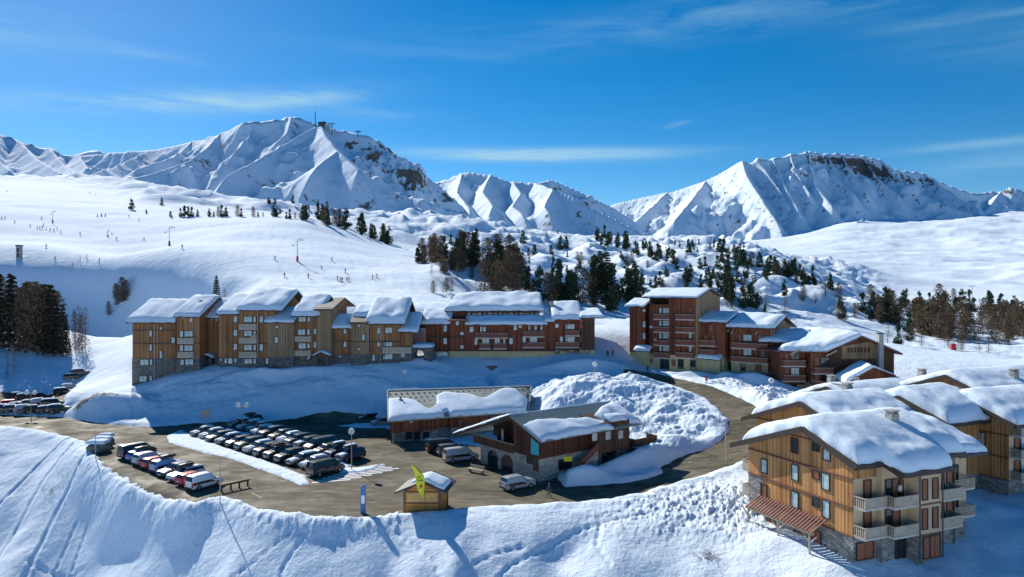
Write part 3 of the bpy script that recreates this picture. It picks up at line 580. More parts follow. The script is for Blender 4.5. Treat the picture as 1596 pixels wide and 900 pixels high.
# ------------------------------------------------------------------ mountains
def mountain(name, pxr, Dr, ridges, noise_amp, wl, seed, cols=700, rows=150, k=0.09, rocks=(), front=.32):
    pxs = np.linspace(pxr[0], pxr[1], cols); Ds = np.linspace(Dr[0], Dr[1], rows); A, D = np.meshgrid(pxs, Ds)
    X = WX(A, D).ravel(); Y = D.ravel().copy(); sc = wl
    wx = X + sc * .35 * fbm(X / sc, Y / sc, 3, seed) + sc * .10 * fbm(X / sc * 4, Y / sc * 4, 2, seed + 1); wy = Y + sc * .35 * fbm(X / sc, Y / sc, 3, seed + 5) + sc * .10 * fbm(X / sc * 4, Y / sc * 4, 2, seed + 6)
    H = None; dmin = np.full(X.shape, 1e9)
    for pts, slope, conc in ridges:
        P = [W(*p) for p in pts]; best = np.full(X.shape, -1e9)
        for i in range(len(P) - 1):
            a, b = P[i], P[i + 1]; ex, ey = b.x - a.x, b.y - a.y; L2 = ex * ex + ey * ey
            t = np.clip(((wx - a.x) * ex + (wy - a.y) * ey) / L2, 0, 1); d = np.hypot(wx - a.x - t * ex, wy - a.y - t * ey)
            # keep exact distance close to the crest so the skyline stays put
            t0 = np.clip(((X - a.x) * ex + (Y - a.y) * ey) / L2, 0, 1); d0 = np.hypot(X - a.x - t0 * ex, Y - a.y - t0 * ey)
            w = sstep(0, sc * .7, d0); d = d0 * (1 - w) + d * w; tt = t0 * (1 - w) + t * w
            h = a.z + tt * (b.z - a.z) - (slope * d if conc is None else slope * conc * (1 - np.exp(-d / conc)) + .33 * d)
            best = np.maximum(best, h); dmin = np.minimum(dmin, d0)
        H = best if H is None else np.maximum(H, best) + np.log1p(np.exp(-np.abs(H - best) * k)) / k * .3
    am = noise_amp * 1.2 * (0.12 + .88 * sstep(0, sc * .9, dmin)) * np.clip(Y / Dr[1] * 1.15, .3, 1.1) ** 1.3
    H = H + am * .55 * (ridged(wx / sc * 1.5, wy / sc * .8, 4, seed + 11, .42) - .7) + am * .10 * fbm(X / sc * 6, Y / sc * 6, 4, seed + 20)
    px0 = A.ravel(); f = (Y - Dr[0]) / (Dr[1] - Dr[0]); span = pxr[1] - pxr[0]
    H = H - (Dr[1] - Dr[0]) * .22 * (1 - sstep(0.0, front, f)) - 160 * (1 - sstep(0, .07 * span, px0 - pxr[0])) - 160 * (1 - sstep(0, .07 * span, pxr[1] - px0))
    H = H.reshape(A.shape); sx = np.gradient(H, axis=1) / (np.gradient(X.reshape(A.shape), axis=1)); sy = np.gradient(H, axis=0) / np.gradient(Y.reshape(A.shape), axis=0)
    st = np.hypot(sx, sy).ravel(); dirt = sstep(.8, 1.5, st) * .30
    py = HY - (H.ravel() - HC) * F / Y; px = A.ravel()
    for cx, cy, rx, ry, amt in rocks: dirt += amt * np.exp(-(((px - cx) / rx) ** 2 + ((py - cy) / ry) ** 2))
    me = grid_mesh(name, np.stack([X, Y, H.ravel()], 1), cols, rows, M['mountain'], True, {'dirt': dirt})
    T(link(name, me), kind='structure')
# left mountain with the lift station
mountain('mountain', (40, 840), (820, 2000), [
  ([(120,243,1950),(165,240,1880),(250,232,1760),(300,222,1690),(345,207,1560),(380,192,1500),(430,186,1500),(455,182,1510),(480,188,1515),(500,196,1500),(540,205,1485),(575,212,1480),(600,225,1490),(620,243,1500),(650,265,1510),(680,285,1525),(710,312,1540),(750,352,1560),(800,380,1600)], .98, 430),
  ([(500,196,1480),(505,208,1400),(525,236,1290),(555,262,1190),(590,288,1110),(620,304,1050),(650,320,980)], .62, 380),
  ([(490,198,1465),(440,228,1350),(390,255,1250),(350,276,1170),(315,292,1080)], .8, 300),
  ([(345,207,1560),(325,228,1460),(295,250,1390),(245,268,1290),(180,284,1180)], .72, 300),
  ([(400,190,1550),(388,214,1440),(365,238,1370)], .95, 200), ([(300,222,1690),(270,245,1520),(215,262,1380)], .6, 260),
  ([(230,236,1780),(190,256,1560),(140,272,1350)], .5, 300), ([(455,182,1500),(448,205,1430),(430,222,1390)], .95, 150),
  ([(525,238,1280),(470,275,1120),(430,300,1000),(380,318,900)], .45, 260), ([(560,264,1190),(530,300,1040),(505,325,930)], .45, 240)], 40, 150, 201, 760, 180,
  rocks=((612,240,10,8,.20),(640,268,18,6,.20),(585,235,12,6,.15),(500,248,10,5,.2),(575,232,40,14,.14),(560,262,60,30,.13),(655,285,50,18,.14),(700,310,14,8,.12)))
mountain('mountain', (-160, 300), (1150, 2300), [
  ([(-120,190,2000),(-40,205,2000),(0,208,2000),(30,220,1990),(60,228,1980),(75,230,1980),(100,240,1990),(120,240,1990),(150,232,1980),(168,240,1960),(210,264,1950)], 1.0, 340),
  ([(30,220,1990),(55,246,1760),(95,270,1520)], .7, 280), ([(0,208,2000),(-15,240,1780),(15,266,1560)], .7, 280), ([(75,230,1980),(98,256,1780),(112,275,1600)], .8, 250), ([(120,240,1990),(135,262,1780),(140,280,1600)], .7, 250)], 30, 170, 231, 340, 110,
  rocks=((72,228,4,4,.3),(60,232,30,4,.1)))
mountain('mountain', (600, 1140), (1700, 3400), [
  ([(600,310,2900),(690,282,2900),(715,272,2880),(730,268,2850),(765,272,2800),(800,283,2750),(835,284,2720),(855,279,2720),(880,288,2760),(920,306,2820),(960,326,2900),(985,342,2960),(1020,372,3050)], .95, 560),
  ([(835,286,2700),(862,294,2500),(895,308,2430),(930,328,2360),(980,352,2300),(1040,382,2240)], .95, 420),
  ([(765,272,2800),(752,298,2520),(768,322,2250),(745,348,1950)], .7, 400), ([(800,283,2750),(812,302,2560),(798,322,2380),(830,348,2100)], .75, 380), ([(720,272,2870),(712,300,2500),(735,330,2180)], .7, 380), ([(862,294,2500),(848,322,2260),(880,350,2020)], .75, 380)], 50, 220, 261, 520, 140,
  rocks=((800,280,12,4,.2),(868,296,14,4,.18),(930,318,30,4,.08)))
mountain('mountain', (860, 1950), (2500, 5600), [
  ([(880,350,5300),(955,319,5100),(1000,308,4950),(1060,296,4700),(1100,282,4520),(1130,266,4380),(1157,250,4250),(1168,253,4240),(1180,247,4230),(1200,248,4240),(1230,241,4260),(1262,236,4280),(1280,240,4300),(1310,239,4330),(1345,243,4370),(1372,248,4400),(1395,265,4430),(1440,270,4480),(1478,290,4520),(1520,301,4560),(1560,297,4560),(1575,290,4500),(1596,298,4450),(1700,280,4300),(1900,290,4300)], 1.12, 640),
  ([(1157,250,4250),(1163,272,4060),(1180,300,3840),(1200,330,3600),(1222,362,3380)], .9, 700),
  ([(1180,247,4230),(1192,262,4140),(1207,285,3990),(1228,315,3790)], 1.2, 260), ([(1205,247,4240),(1220,285,4000),(1245,330,3680)], 1.1, 280), ([(1232,241,4260),(1240,268,4090),(1262,300,3880)], 1.2, 220),
  ([(1262,236,4280),(1262,262,4130),(1272,290,3940),(1298,322,3720)], 1.15, 320), ([(1290,240,4310),(1300,268,4130),(1330,300,3900)], 1.2, 220), ([(1312,239,4330),(1322,265,4150),(1350,296,3960)], 1.15, 280),
  ([(1345,243,4370),(1362,272,4200),(1400,302,4000)], 1.15, 260), ([(1372,248,4400),(1392,272,4240),(1430,298,4050),(1510,330,3800)], 1.0, 320), ([(1440,270,4480),(1468,290,4300),(1525,322,4050)], .9, 320),
  ([(1100,282,4520),(1078,312,4050),(1050,345,3650)], .5, 500), ([(1040,300,4800),(1012,326,4300),(985,352,3800)], .5, 500), ([(1560,297,4560),(1540,325,4150),(1500,352,3750)], .5, 500),
  ([(1400,352,3400),(1450,362,3150),(1500,372,2900)], .3, 500), ([(1596,340,3700),(1570,358,3300),(1540,375,2950)], .5, 400)], 80, 300, 291, 900, 200,
  rocks=((1365,266,30,11,.25),(1340,254,28,7,.19),(1300,252,40,9,.15),(1270,246,30,6,.12),(1455,278,24,6,.2),(1560,297,18,5,.3),(1230,262,30,8,.12),(1400,280,40,10,.12)))
# ================================================================== BUILDINGS
def tangent(P, Q):
    d = Vector((Q.x - P.x, Q.y - P.y, 0)).normalized(); return d, Vector((d.y, -d.x, 0))   # along, outward (towards the viewer side if P is left of Q)
def hitplane(P, Q, px, py):
    "point on the vertical plane through P,Q seen at a pixel"
    k = (px - CX) / F; d = Vector((Q.x - P.x, Q.y - P.y, 0))
    t = (P.x - k * P.y) / (k * d.y - d.x); D = P.y + t * d.y
    return Vector((P.x + t * d.x, D, HC - (py - HY) / F * D))
_wcache = {}
def window_meshes(w, h, style):
    key = (round(w, 1), round(h, 1), style)
    if key in _wcache: return _wcache[key]
    w, h = key[0], key[1]
    fr = MB(); t = .09; dp = .10
    for a in ((-w/2 - t, -w/2, -h/2 - t, h/2 + t), (w/2, w/2 + t, -h/2 - t, h/2 + t)): fr.box(a[0], a[1], -dp, .03, a[2], a[3])
    fr.box(-w/2, w/2, -dp, .03, -h/2 - t, -h/2); fr.box(-w/2, w/2, -dp, .03, h/2, h/2 + t)
    n = 1 if w < 1.0 else 2
    for i in range(1, n): x = -w/2 + w * i / n; fr.box(x - .035, x + .035, -.06, .02, -h/2, h/2)
    pa = MB(); pa.box(-w/2, w/2, -.03, .02, -h/2, h/2)
    if style == 'shutter':
        for k in range(1, int(h / .14)): pa.box(-w/2 + .06, w/2 - .06, -.05, -.03, -h/2 + k * .14, -h/2 + k * .14 + .05)
    fm = M['frame_white'] if style == 'white' else M['frame']; pm = {'shutter': M['shutter'], 'dark': M['pane_dark'], 'door': M['door']}.get(style, M['pane'])
    _wcache[key] = (fr.mesh('window', fm), pa.mesh('pane' if style != 'shutter' else 'shutter', pm)); return _wcache[key]
def win(root, P, Q, px, py, w, h, style='pane', out=0.0):
    p = hitplane(P, Q, px, py); d, n = tangent(P, Q); p = p + n * out
    a, b = window_meshes(w, h, style); ang = math.atan2(d.y, d.x)
    o = link('window' if style != 'door' else 'door', a, root, p - Vector(root.location), (0, 0, ang)); link('pane' if style not in ('shutter', 'door') else ('shutter' if style == 'shutter' else 'door_leaf'), b, o)
    return o
def prism_px(b, plan, z0, z1, m=0):
    return b.prism([(WX(px, D), D) for px, D in plan], z0, z1, m)
def quad_slab(b, A, B, Cc, Dd, th, m=0):
    n = (B - A).cross(Dd - A).normalized()
    if n.z < 0: n = -n
    lo = [p - n * th for p in (A, B, Cc, Dd)]
    return b.hexa(lo, (A, B, Cc, Dd), m)
def snow_patch(root, A, B, Cc, Dd, th, seed=0, lo=None, hi=None, left=None, right=None, over=0.0, nu=26, nv=12, name='roof_snow', amp=.25, power=4.0, org=None, wl=2.6):
    "thick rounded snow on the roof plane A-B (eave) to Dd-Cc (ridge)"
    if org is None: org = Vector(root.location) if root else Vector((0, 0, 0))
    V = []
    up = Vector((0, 0, 1)); eave = (A - Dd).normalized()
    us = 0.5 - 0.5 * np.cos(np.linspace(0, np.pi, nu)); vs = 0.5 - 0.5 * np.cos(np.linspace(0, np.pi, nv))
    for layer in (1, 0):
        for v in vs:
            for u in us:
                l0 = lo(u) if lo else 0.0; h0 = hi(u) if hi else 1.0; vv = l0 + (h0 - l0) * v
                a0 = left(vv) if left else 0.0; b0 = right(vv) if right else 1.0; uu = a0 + (b0 - a0) * u
                p = (A * (1 - uu) + B * uu) * (1 - vv) + (Dd * (1 - uu) + Cc * uu) * vv
                wu = abs(2 * u - 1); wv = abs(2 * v - 1)
                pr = max(0.0, 1 - wu ** power) ** (1 / power) * max(0.0, 1 - wv ** power) ** (1 / power)
                nn = float(fbm(p.x / wl, p.y / wl, 3, seed)) * amp
                if layer: z = th * pr * (1 + nn)
                else: z = -0.03
                q = p + up * z
                if v < .5 and over: q = q + eave * over * (1 - v * 2) * (pr if layer else .3)
                ed = float(gnoise(p.x / 1.1, p.y / 1.1, seed + 3)) * .18 * (1 - min(1, 4 * min(u, 1 - u, v, 1 - v) + .0)); q = q + eave * ed
                V.append(tuple(q - org))
    n = nu * nv; f = []
    for j in range(nv - 1):
        for i in range(nu - 1):
            a = j * nu + i; f.append((a, a + 1, a + nu + 1, a + nu)); f.append((n + a, n + a + nu, n + a + nu + 1, n + a + 1))
    for i in range(nu - 1): f.append((i, n + i, n + i + 1, i + 1)); a = (nv - 1) * nu + i; f.append((a, a + 1, n + a + 1, n + a))
    for j in range(nv - 1): a = j * nu; f.append((a, a + nu, n + a + nu, n + a)); a = j * nu + nu - 1; f.append((a, n + a, n + a + nu, a + nu))
    b = MB(); b.v = V; b.f = f; b.m = [0] * len(f)
    return b.obj(name, M['roof_snow'], root, smooth=True)
def balcony(root, P, Q, px0, px1, pytop, pybot, depth, mt='rail_red', slatted=False, sidebal=False, snow=False, hh=1.0):
    "balcony on the wall plane P-Q between two photo columns; pybot is the slab row"
    a = hitplane(P, Q, px0, pybot); c = hitplane(P, Q, px1, pybot); z = (a.z + c.z) / 2
    a.z = c.z = z; return balc(root, a, c, depth, mt, slatted, sidebal, snow, hh)
def balc(root, a, c, depth, mt='rail_red', slatted=False, sidebal=False, snow=False, hh=1.0):
    d, n = tangent(a, c); up = Vector((0, 0, 1)); h = hh
    o = Vector(root.location); b = rel(root)
    def hx(p, q, w, z0, z1, m=0):   # wall strip from p to q, thickness w outward n
        e = (q - p).normalized(); t = Vector((e.y, -e.x, 0)) * w
        b.hexa([p + up * z0, q + up * z0, q - t + up * z0, p - t + up * z0], [p + up * z1, q + up * z1, q - t + up * z1, p - t + up * z1], m)
    b.hexa([a - up * .18, c - up * .18, c + n * depth - up * .18, a + n * depth - up * .18], [a, c, c + n * depth, a + n * depth], 0)
    so = b.obj('balcony', M['slab'], root)
    b = rel(root); f0 = a + n * depth; f1 = c + n * depth
    if not slatted:
        hx(f0 + n * .01, f1 + n * .01, .06, .05, h)
        for s, e in ((a, f0), (f1, c)) if not sidebal else ((f1, c),): hx(s, e, .06, .05, h)
        if sidebal:
            L = (f0 - a).length; k = max(2, int(L / .2))
            for i in range(k): p = a + (f0 - a) * ((i + .3) / k); hx(p, p + n * .11, .04, .05, h - .05)
    else:
        L = (f1 - f0).length; k = int(L / .22)
        for i in range(k): p = f0 + (f1 - f0) * ((i + .5) / k); q = p + d * .12; hx(p, q, .04, .05, h - .08)
        for s, e in ((a, f0), (f1, c)):
            L = (e - s).length; k = max(2, int(L / .22))
            for i in range(k): p = s + (e - s) * ((i + .3) / k); q = p + (e - s).normalized() * .12; hx(p, q, .04, .05, h - .08)
    r = b.obj('railing', M[mt], so)
    b = rel(root)
    for s, e in ((a, f0), (f0, f1), (f1, c)):
        b.beam(s + up * (h + .04), e + up * (h + .04), .12, .08)
        b.beam(s + up * .03, e + up * .03, .09, .07)
    b.obj('handrail', M[mt if mt != 'rail_red' else 'rail_pale'], so)
    if snow: snow_patch(so, f0 + up * .02 + d * .1 - n * .1, f1 + up * .02 - d * .1 - n * .1, c + up * .02 - d * .1, a + up * .02 + d * .1, .3, 5, nu=10, nv=6, org=o)
    for x in (r, ): pass
    return so
# ------------------------------------------------------------------ apartment block on the left (wood above stone)
def apartments_left():
    root = thing('apartment_building', 'long brown timber apartment block with stone base and stepped snowy roofs, on the left', 'apartment building', (WX(420, 152), 152, 6))
    # sections: px0, px1, D front, eave row, ridge row, ridge D, wood bottom row
    S = [(206.5, 274, 148.0, 501, 470, 157, 559), (275, 311, 147.2, 492, 463, 156, 559), (311, 341, 151.2, 494, 466, 158, 559), (341, 373, 147.6, 488, 460, 157, 558),
         (373, 428, 147.0, 482, 454, 157, 558), (416, 458, 146.4, 501, 480, 152, 557), (458, 493, 147.2, 491, 463, 156, 557), (493, 517, 146.6, 480.5, 464, 157, 557),
         (516, 547, 147.6, 510, 492, 152, 553), (547, 573, 146.8, 501, 478, 156, 553), (573, 624, 147.3, 503, 469, 157, 553), (624, 642, 147.8, 516, 489, 155, 540)]
    for i, (a, b, D, ye, yr, Dr, yw) in enumerate(S):
        ze = WZ(ye, D); zw = WZ(yw, D); x0, x1 = WX(a, D), WX(b, D) - .01; back = 160.0 if i < 11 else 152.5
        if i == 2: x0 -= 1; x1 += 1
        w = rel(root); w.prism([(x0, D), (x1, D), (x1, back), (x0, back)], zw, ze + .1); w.obj('wall', M['wood_mid' if i not in (5, 7, 9) else 'wood_grey'], root)
        st = rel(root); st.prism([(x0 - .06, D - .08), (x1 + (.06 if i == 11 else 0), D - .08), (x1, back), (x0 - .06, back)], zw - 13, zw); st.obj('stone_base', M['stone_dark'], root)
        # side gable + roof
        zr = WZ(yr, Dr); e = 1.0 if i in (0,) else .35; e2 = {11: 1.4, 4: 1.9, 6: .9, 10: 1.1, 1: .5}.get(i, .3)
        A = Vector((x0 - e, D - .9, ze - .15)); B = Vector((x1 + e2, D - .9, ze - .15)); Cc = Vector((x1 + e2, Dr, zr)); Dd = Vector((x0 - e, Dr, zr))
        r = rel(root); quad_slab(r, A, B, Cc, Dd, .28)
        E = Vector((x1 + e2, Dr + (Dr - D), ze)); Fz = Vector((x0 - e, Dr + (Dr - D), ze)); quad_slab(r, Dd, Cc, E, Fz, .28); r.obj('roof', M['fascia'], root)
        g = rel(root); mid = Dr
        for xx in (x0, x1): 
            g.add([(xx - .15, D, ze - .1), (xx - .15, Dr, zr - .3), (xx - .15, 2 * Dr - D, ze - .1), (xx + .15, D, ze - .1), (xx + .15, Dr, zr - .3), (xx + .15, 2 * Dr - D, ze - .1)], [(0, 1, 2), (5, 4, 3), (0, 3, 4, 1), (1, 4, 5, 2), (2, 5, 3, 0)])
        g.obj('gable', M['wood_mid'], root)
        th = (1.0, .8, .35, .6, 1.1, .5, 1.0, .15, .6, .25, 1.35, .6)[i]
        hi = None
        if i == 7: continue
        if i == 9: snow_patch(root, A + (Dd - A) * .35, B + (Cc - B) * .35, Cc, Dd, .9, i, nu=14, nv=8); continue
        snow_patch(root, A, B, Cc, Dd, th, i, over=.25, nu=24, nv=12, power=5)
        if i in (0, 1, 4, 6, 10): snow_patch(root, B * 0 + Vector((x0 - e, Dr + (Dr - D), ze)), Vector((x1 + e2, Dr + (Dr - D), ze)), Cc, Dd, th * .8, i + 20, nu=12, nv=8)
    c = rel(root)   # dormers / chimneys behind the ridge of the right wing
    c.box(WX(600, 160), WX(622, 160), 158, 162, 15, WZ(471, 160)); c.obj('stair_head', M['wood_dark'], root)
    c = rel(root); c.box(WX(598, 160), WX(625, 160), 157.2, 162.6, WZ(471, 160), WZ(468.5, 160)); c.obj('stair_head_roof', M['metal_roof'], root)
    c = rel(root); c.box(WX(531, 160), WX(536, 160), 159, 160, 15, WZ(465, 160)); c.obj('chimney', M['concrete'], root)
    c = rel(root); c.prism([(WX(322, 156), 152), (WX(327, 156), 152), (WX(327, 156), 156), (WX(322, 156), 156)], 14, WZ(468, 154)); c.obj('chimney', M['concrete'], root)
    # horizontal trim boards and downpipes
    for y, a, b, D in ((536, 207, 311, 147.1), (515, 207, 275, 147.9), (536, 373, 416, 146.9), (532, 516, 547, 147.5), (533, 547, 624, 146.7)):
        t = rel(root); t.box(WX(a, D), WX(b, D) - .02, D - .09, D + .1, WZ(y, D) - .07, WZ(y, D) + .07); t.obj('trim_board', M['fascia'], root)
    for px, y0, y1, D in ((241, 502, 590, 147.9), (402, 484, 557, 146.9), (574, 505, 552, 146.7), (593, 505, 565, 147.2)):
        t = rel(root); t.bar((WX(px, D), D - .12, WZ(y0, D)), (WX(px, D), D - .12, WZ(y1, D)), .07); t.obj('downpipe', M['metal'], root)
    def P(D): return (W(0, 450, D), W(1596, 450, D))
    ppm = F / 147.5
    L = [  # px, py, width px, height px, D
     (235, 520, 4, 10, 148), (251, 512, 3.5, 3.5, 148), (270, 531, 5, 9, 148), (235, 542, 4, 10, 148), (251, 554, 4, 9, 148), (225, 565, 13, 8, 148), (235.5, 565, 4, 8, 148), (223, 591, 11, 8, 148), (235, 590, 4, 7, 148),
     (298, 499, 5, 6, 147.2), (283, 521, 5, 9, 147.2), (294, 520.5, 13, 8.5, 147.2), (283, 543, 5, 9, 147.2), (294, 543, 13, 8.5, 147.2), (284, 565, 5, 8, 147.2), (295, 564.5, 13, 8, 147.2),
     (319.5, 518, 5, 10, 151.2), (330, 498.5, 4, 3, 151.2), (337.5, 498.5, 4, 3.5, 151.2), (319.5, 540, 5, 10, 151.2),
     (367, 498, 5, 9, 147.6), (367, 519, 5, 9, 147.6), (367, 541, 5, 9, 147.6), (352, 563, 3.5, 7, 147.6), (359, 563, 7, 8, 147.6), (367, 562, 4, 6, 147.6),
     (386.5, 498, 13, 8, 147), (397, 498, 4, 8, 147), (407.5, 498, 5, 9, 147), (386.5, 520, 12, 8, 147), (397, 520, 4, 7, 147), (386.5, 542, 12, 8, 147), (397, 542, 4, 8, 147), (407.5, 542, 5, 10, 147), (387, 563.5, 12, 7, 147), (397, 563.5, 4, 7, 147),
     (432, 510, 4.5, 4, 146.4), (431, 530, 5.5, 9, 146.4), (416.5, 563, 4, 9, 146.4),
     (471, 498, 11.5, 7, 147.2), (481.5, 498, 4, 7, 147.2), (470, 518, 11.5, 8.5, 147.2), (481, 518, 4, 8.5, 147.2), (471, 539.5, 11.5, 8, 147.2), (481, 539.5, 4, 7, 147.2), (480, 559, 3.5, 3, 147.2), (491, 517, 4, 8, 147.2), (491, 538, 4, 9, 147.2),
     (538, 517, 4.5, 6, 147.6), (538, 537, 4.5, 8, 147.6), (560, 508, 4, 4, 146.8), (566.5, 526, 4.5, 8, 146.8), (560, 544.5, 4.5, 3, 146.8),
     (590, 516, 4, 9, 147.3), (606, 515, 10.5, 8, 147.3), (590, 536, 4, 9, 147.3), (606, 536, 10.5, 8, 147.3), (599.5, 536, 2.5, 7, 147.3), (582.5, 558, 4, 9, 147.3), (606, 556, 11, 8, 147.3), (598.5, 557, 2.5, 6, 147.3),
     (626, 554, 10, 6, 147.7), (619.5, 535, 2.5, 8, 147.7)]
    for px, py, w, h, D in L:
        a, b = P(D - .02 if py < 556 else D - .1); win(root, a, b, px, py, w / ppm, h / ppm)
    # flat balconies of the lower right corner
    for px0, px1, y, D in ((597, 642, 549, 147.2), (393, 402, 530, 147.0)):
        a, b = P(D); balcony(root, a, b, px0, px1, y - 8, y, .9, 'rail_pale')
    a, b = P(147.2)
    for px0, px1, y in ((278, 303, 534.5), (278, 303, 556)): balcony(root, a, b, px0, px1, 0, y, .5, 'rail_pale', hh=.9)
    a, b = P(147.0)
    for y in (512.5, 534, 556): balcony(root, a, b, 374, 401, 0, y, .5, 'rail_pale', hh=.9)
    a, b = P(147.2)
    for y in (531, 553): balcony(root, a, b, 460, 486, 0, y, .5, 'rail_pale', hh=.8)
    # entrances with small snowy roofs
    for px, y, ww, D in ((322, 556, 17, 149.6), (501, 552, 22, 145.2)):
        x0, x1 = WX(px - ww / 2, D), WX(px + ww / 2, D); z = WZ(y, D)
        e = rel(root); e.box(x0 + .2, x0 + .5, D, D + 2, z - 4.2, z - .2); e.box(x1 - .5, x1 - .2, D, D + 2, z - 4.2, z - .2); e.box(x0 + .5, x1 - .5, D + 1.6, D + 2, z - 4.2, z - .2); p = e.obj('porch', M['stone_dark'], root)
        d = rel(root); d.box((x0 + x1) / 2 - .7, (x0 + x1) / 2 + .7, D + 1.45, D + 1.59, z - 4.0, z - 1.2); d.obj('door', M['door'], p)
        A = Vector((x0 - .3, D - .4, z - .3)); B = Vector((x1 + .3, D - .4, z - .3)); xm = (x0 + x1) / 2
        r = rel(root); T1 = Vector((xm, D - .4, z + .45)); T2 = Vector((xm, D + 2.2, z + .45)); A2 = A + Vector((0, 2.6, 0)); B2 = B + Vector((0, 2.6, 0))
        quad_slab(r, A, T1, T2, A2, .15); quad_slab(r, T1, B, B2, T2, .15); r.obj('porch_roof', M['fascia'], p)
        snow_patch(p, A, T1, T2, A2, .35, 3, nu=10, nv=8, org=Vector(root.location)); snow_patch(p, T1, B, B2, T2, .35, 4, nu=10, nv=8, org=Vector(root.location))
    # stone terrace with arch at the right end
    D = 148.5; x0, x1 = WX(641, D), WX(674, D); zt = WZ(542, D); ax0, ax1 = WX(645, D), WX(661, D); zs = WZ(556, D)
    w = rel(root); seg = 10; top = []
    for i in range(seg + 1): t = math.pi * i / seg; top.append((ax0 + (ax1 - ax0) * (.5 - .5 * math.cos(t)), zs + 1.35 * math.sin(t) ** .8 if 0 < i < seg else zs))
    w.box(x0, ax0, D, D + 5, 6, zt); w.box(ax1, x1, D, D + 5, 6, zt)
    for i in range(seg): (xa, za), (xb, zb) = top[i], top[i + 1]; w.hexa([(xa, D, za), (xb, D, zb), (xb, D + 5, zb), (xa, D + 5, za)], [(xa, D, zt), (xb, D, zt), (xb, D + 5, zt), (xa, D + 5, zt)])
    w.obj('arch_wall', M['stone_dark'], root)
    snow_patch(root, Vector((x0, D, zt)), Vector((x1, D, zt)), Vector((x1, D + 5, zt)), Vector((x0, D + 5, zt)), .8, 9, nu=14, nv=8)
    for px, py, D in ((251, 549, 147.8), (285, 495, 147.0), (482, 557, 147.0), (530, 556, 147.4), (616, 545, 146.6), (345, 561, 147.4)):
        t = rel(root); x, z = WX(px, D), WZ(py, D); t.box(x - .14, x + .14, D - .3, D, z - .18, z + .18); t.obj('wall_lamp', M['white'], root)
apartments_left()

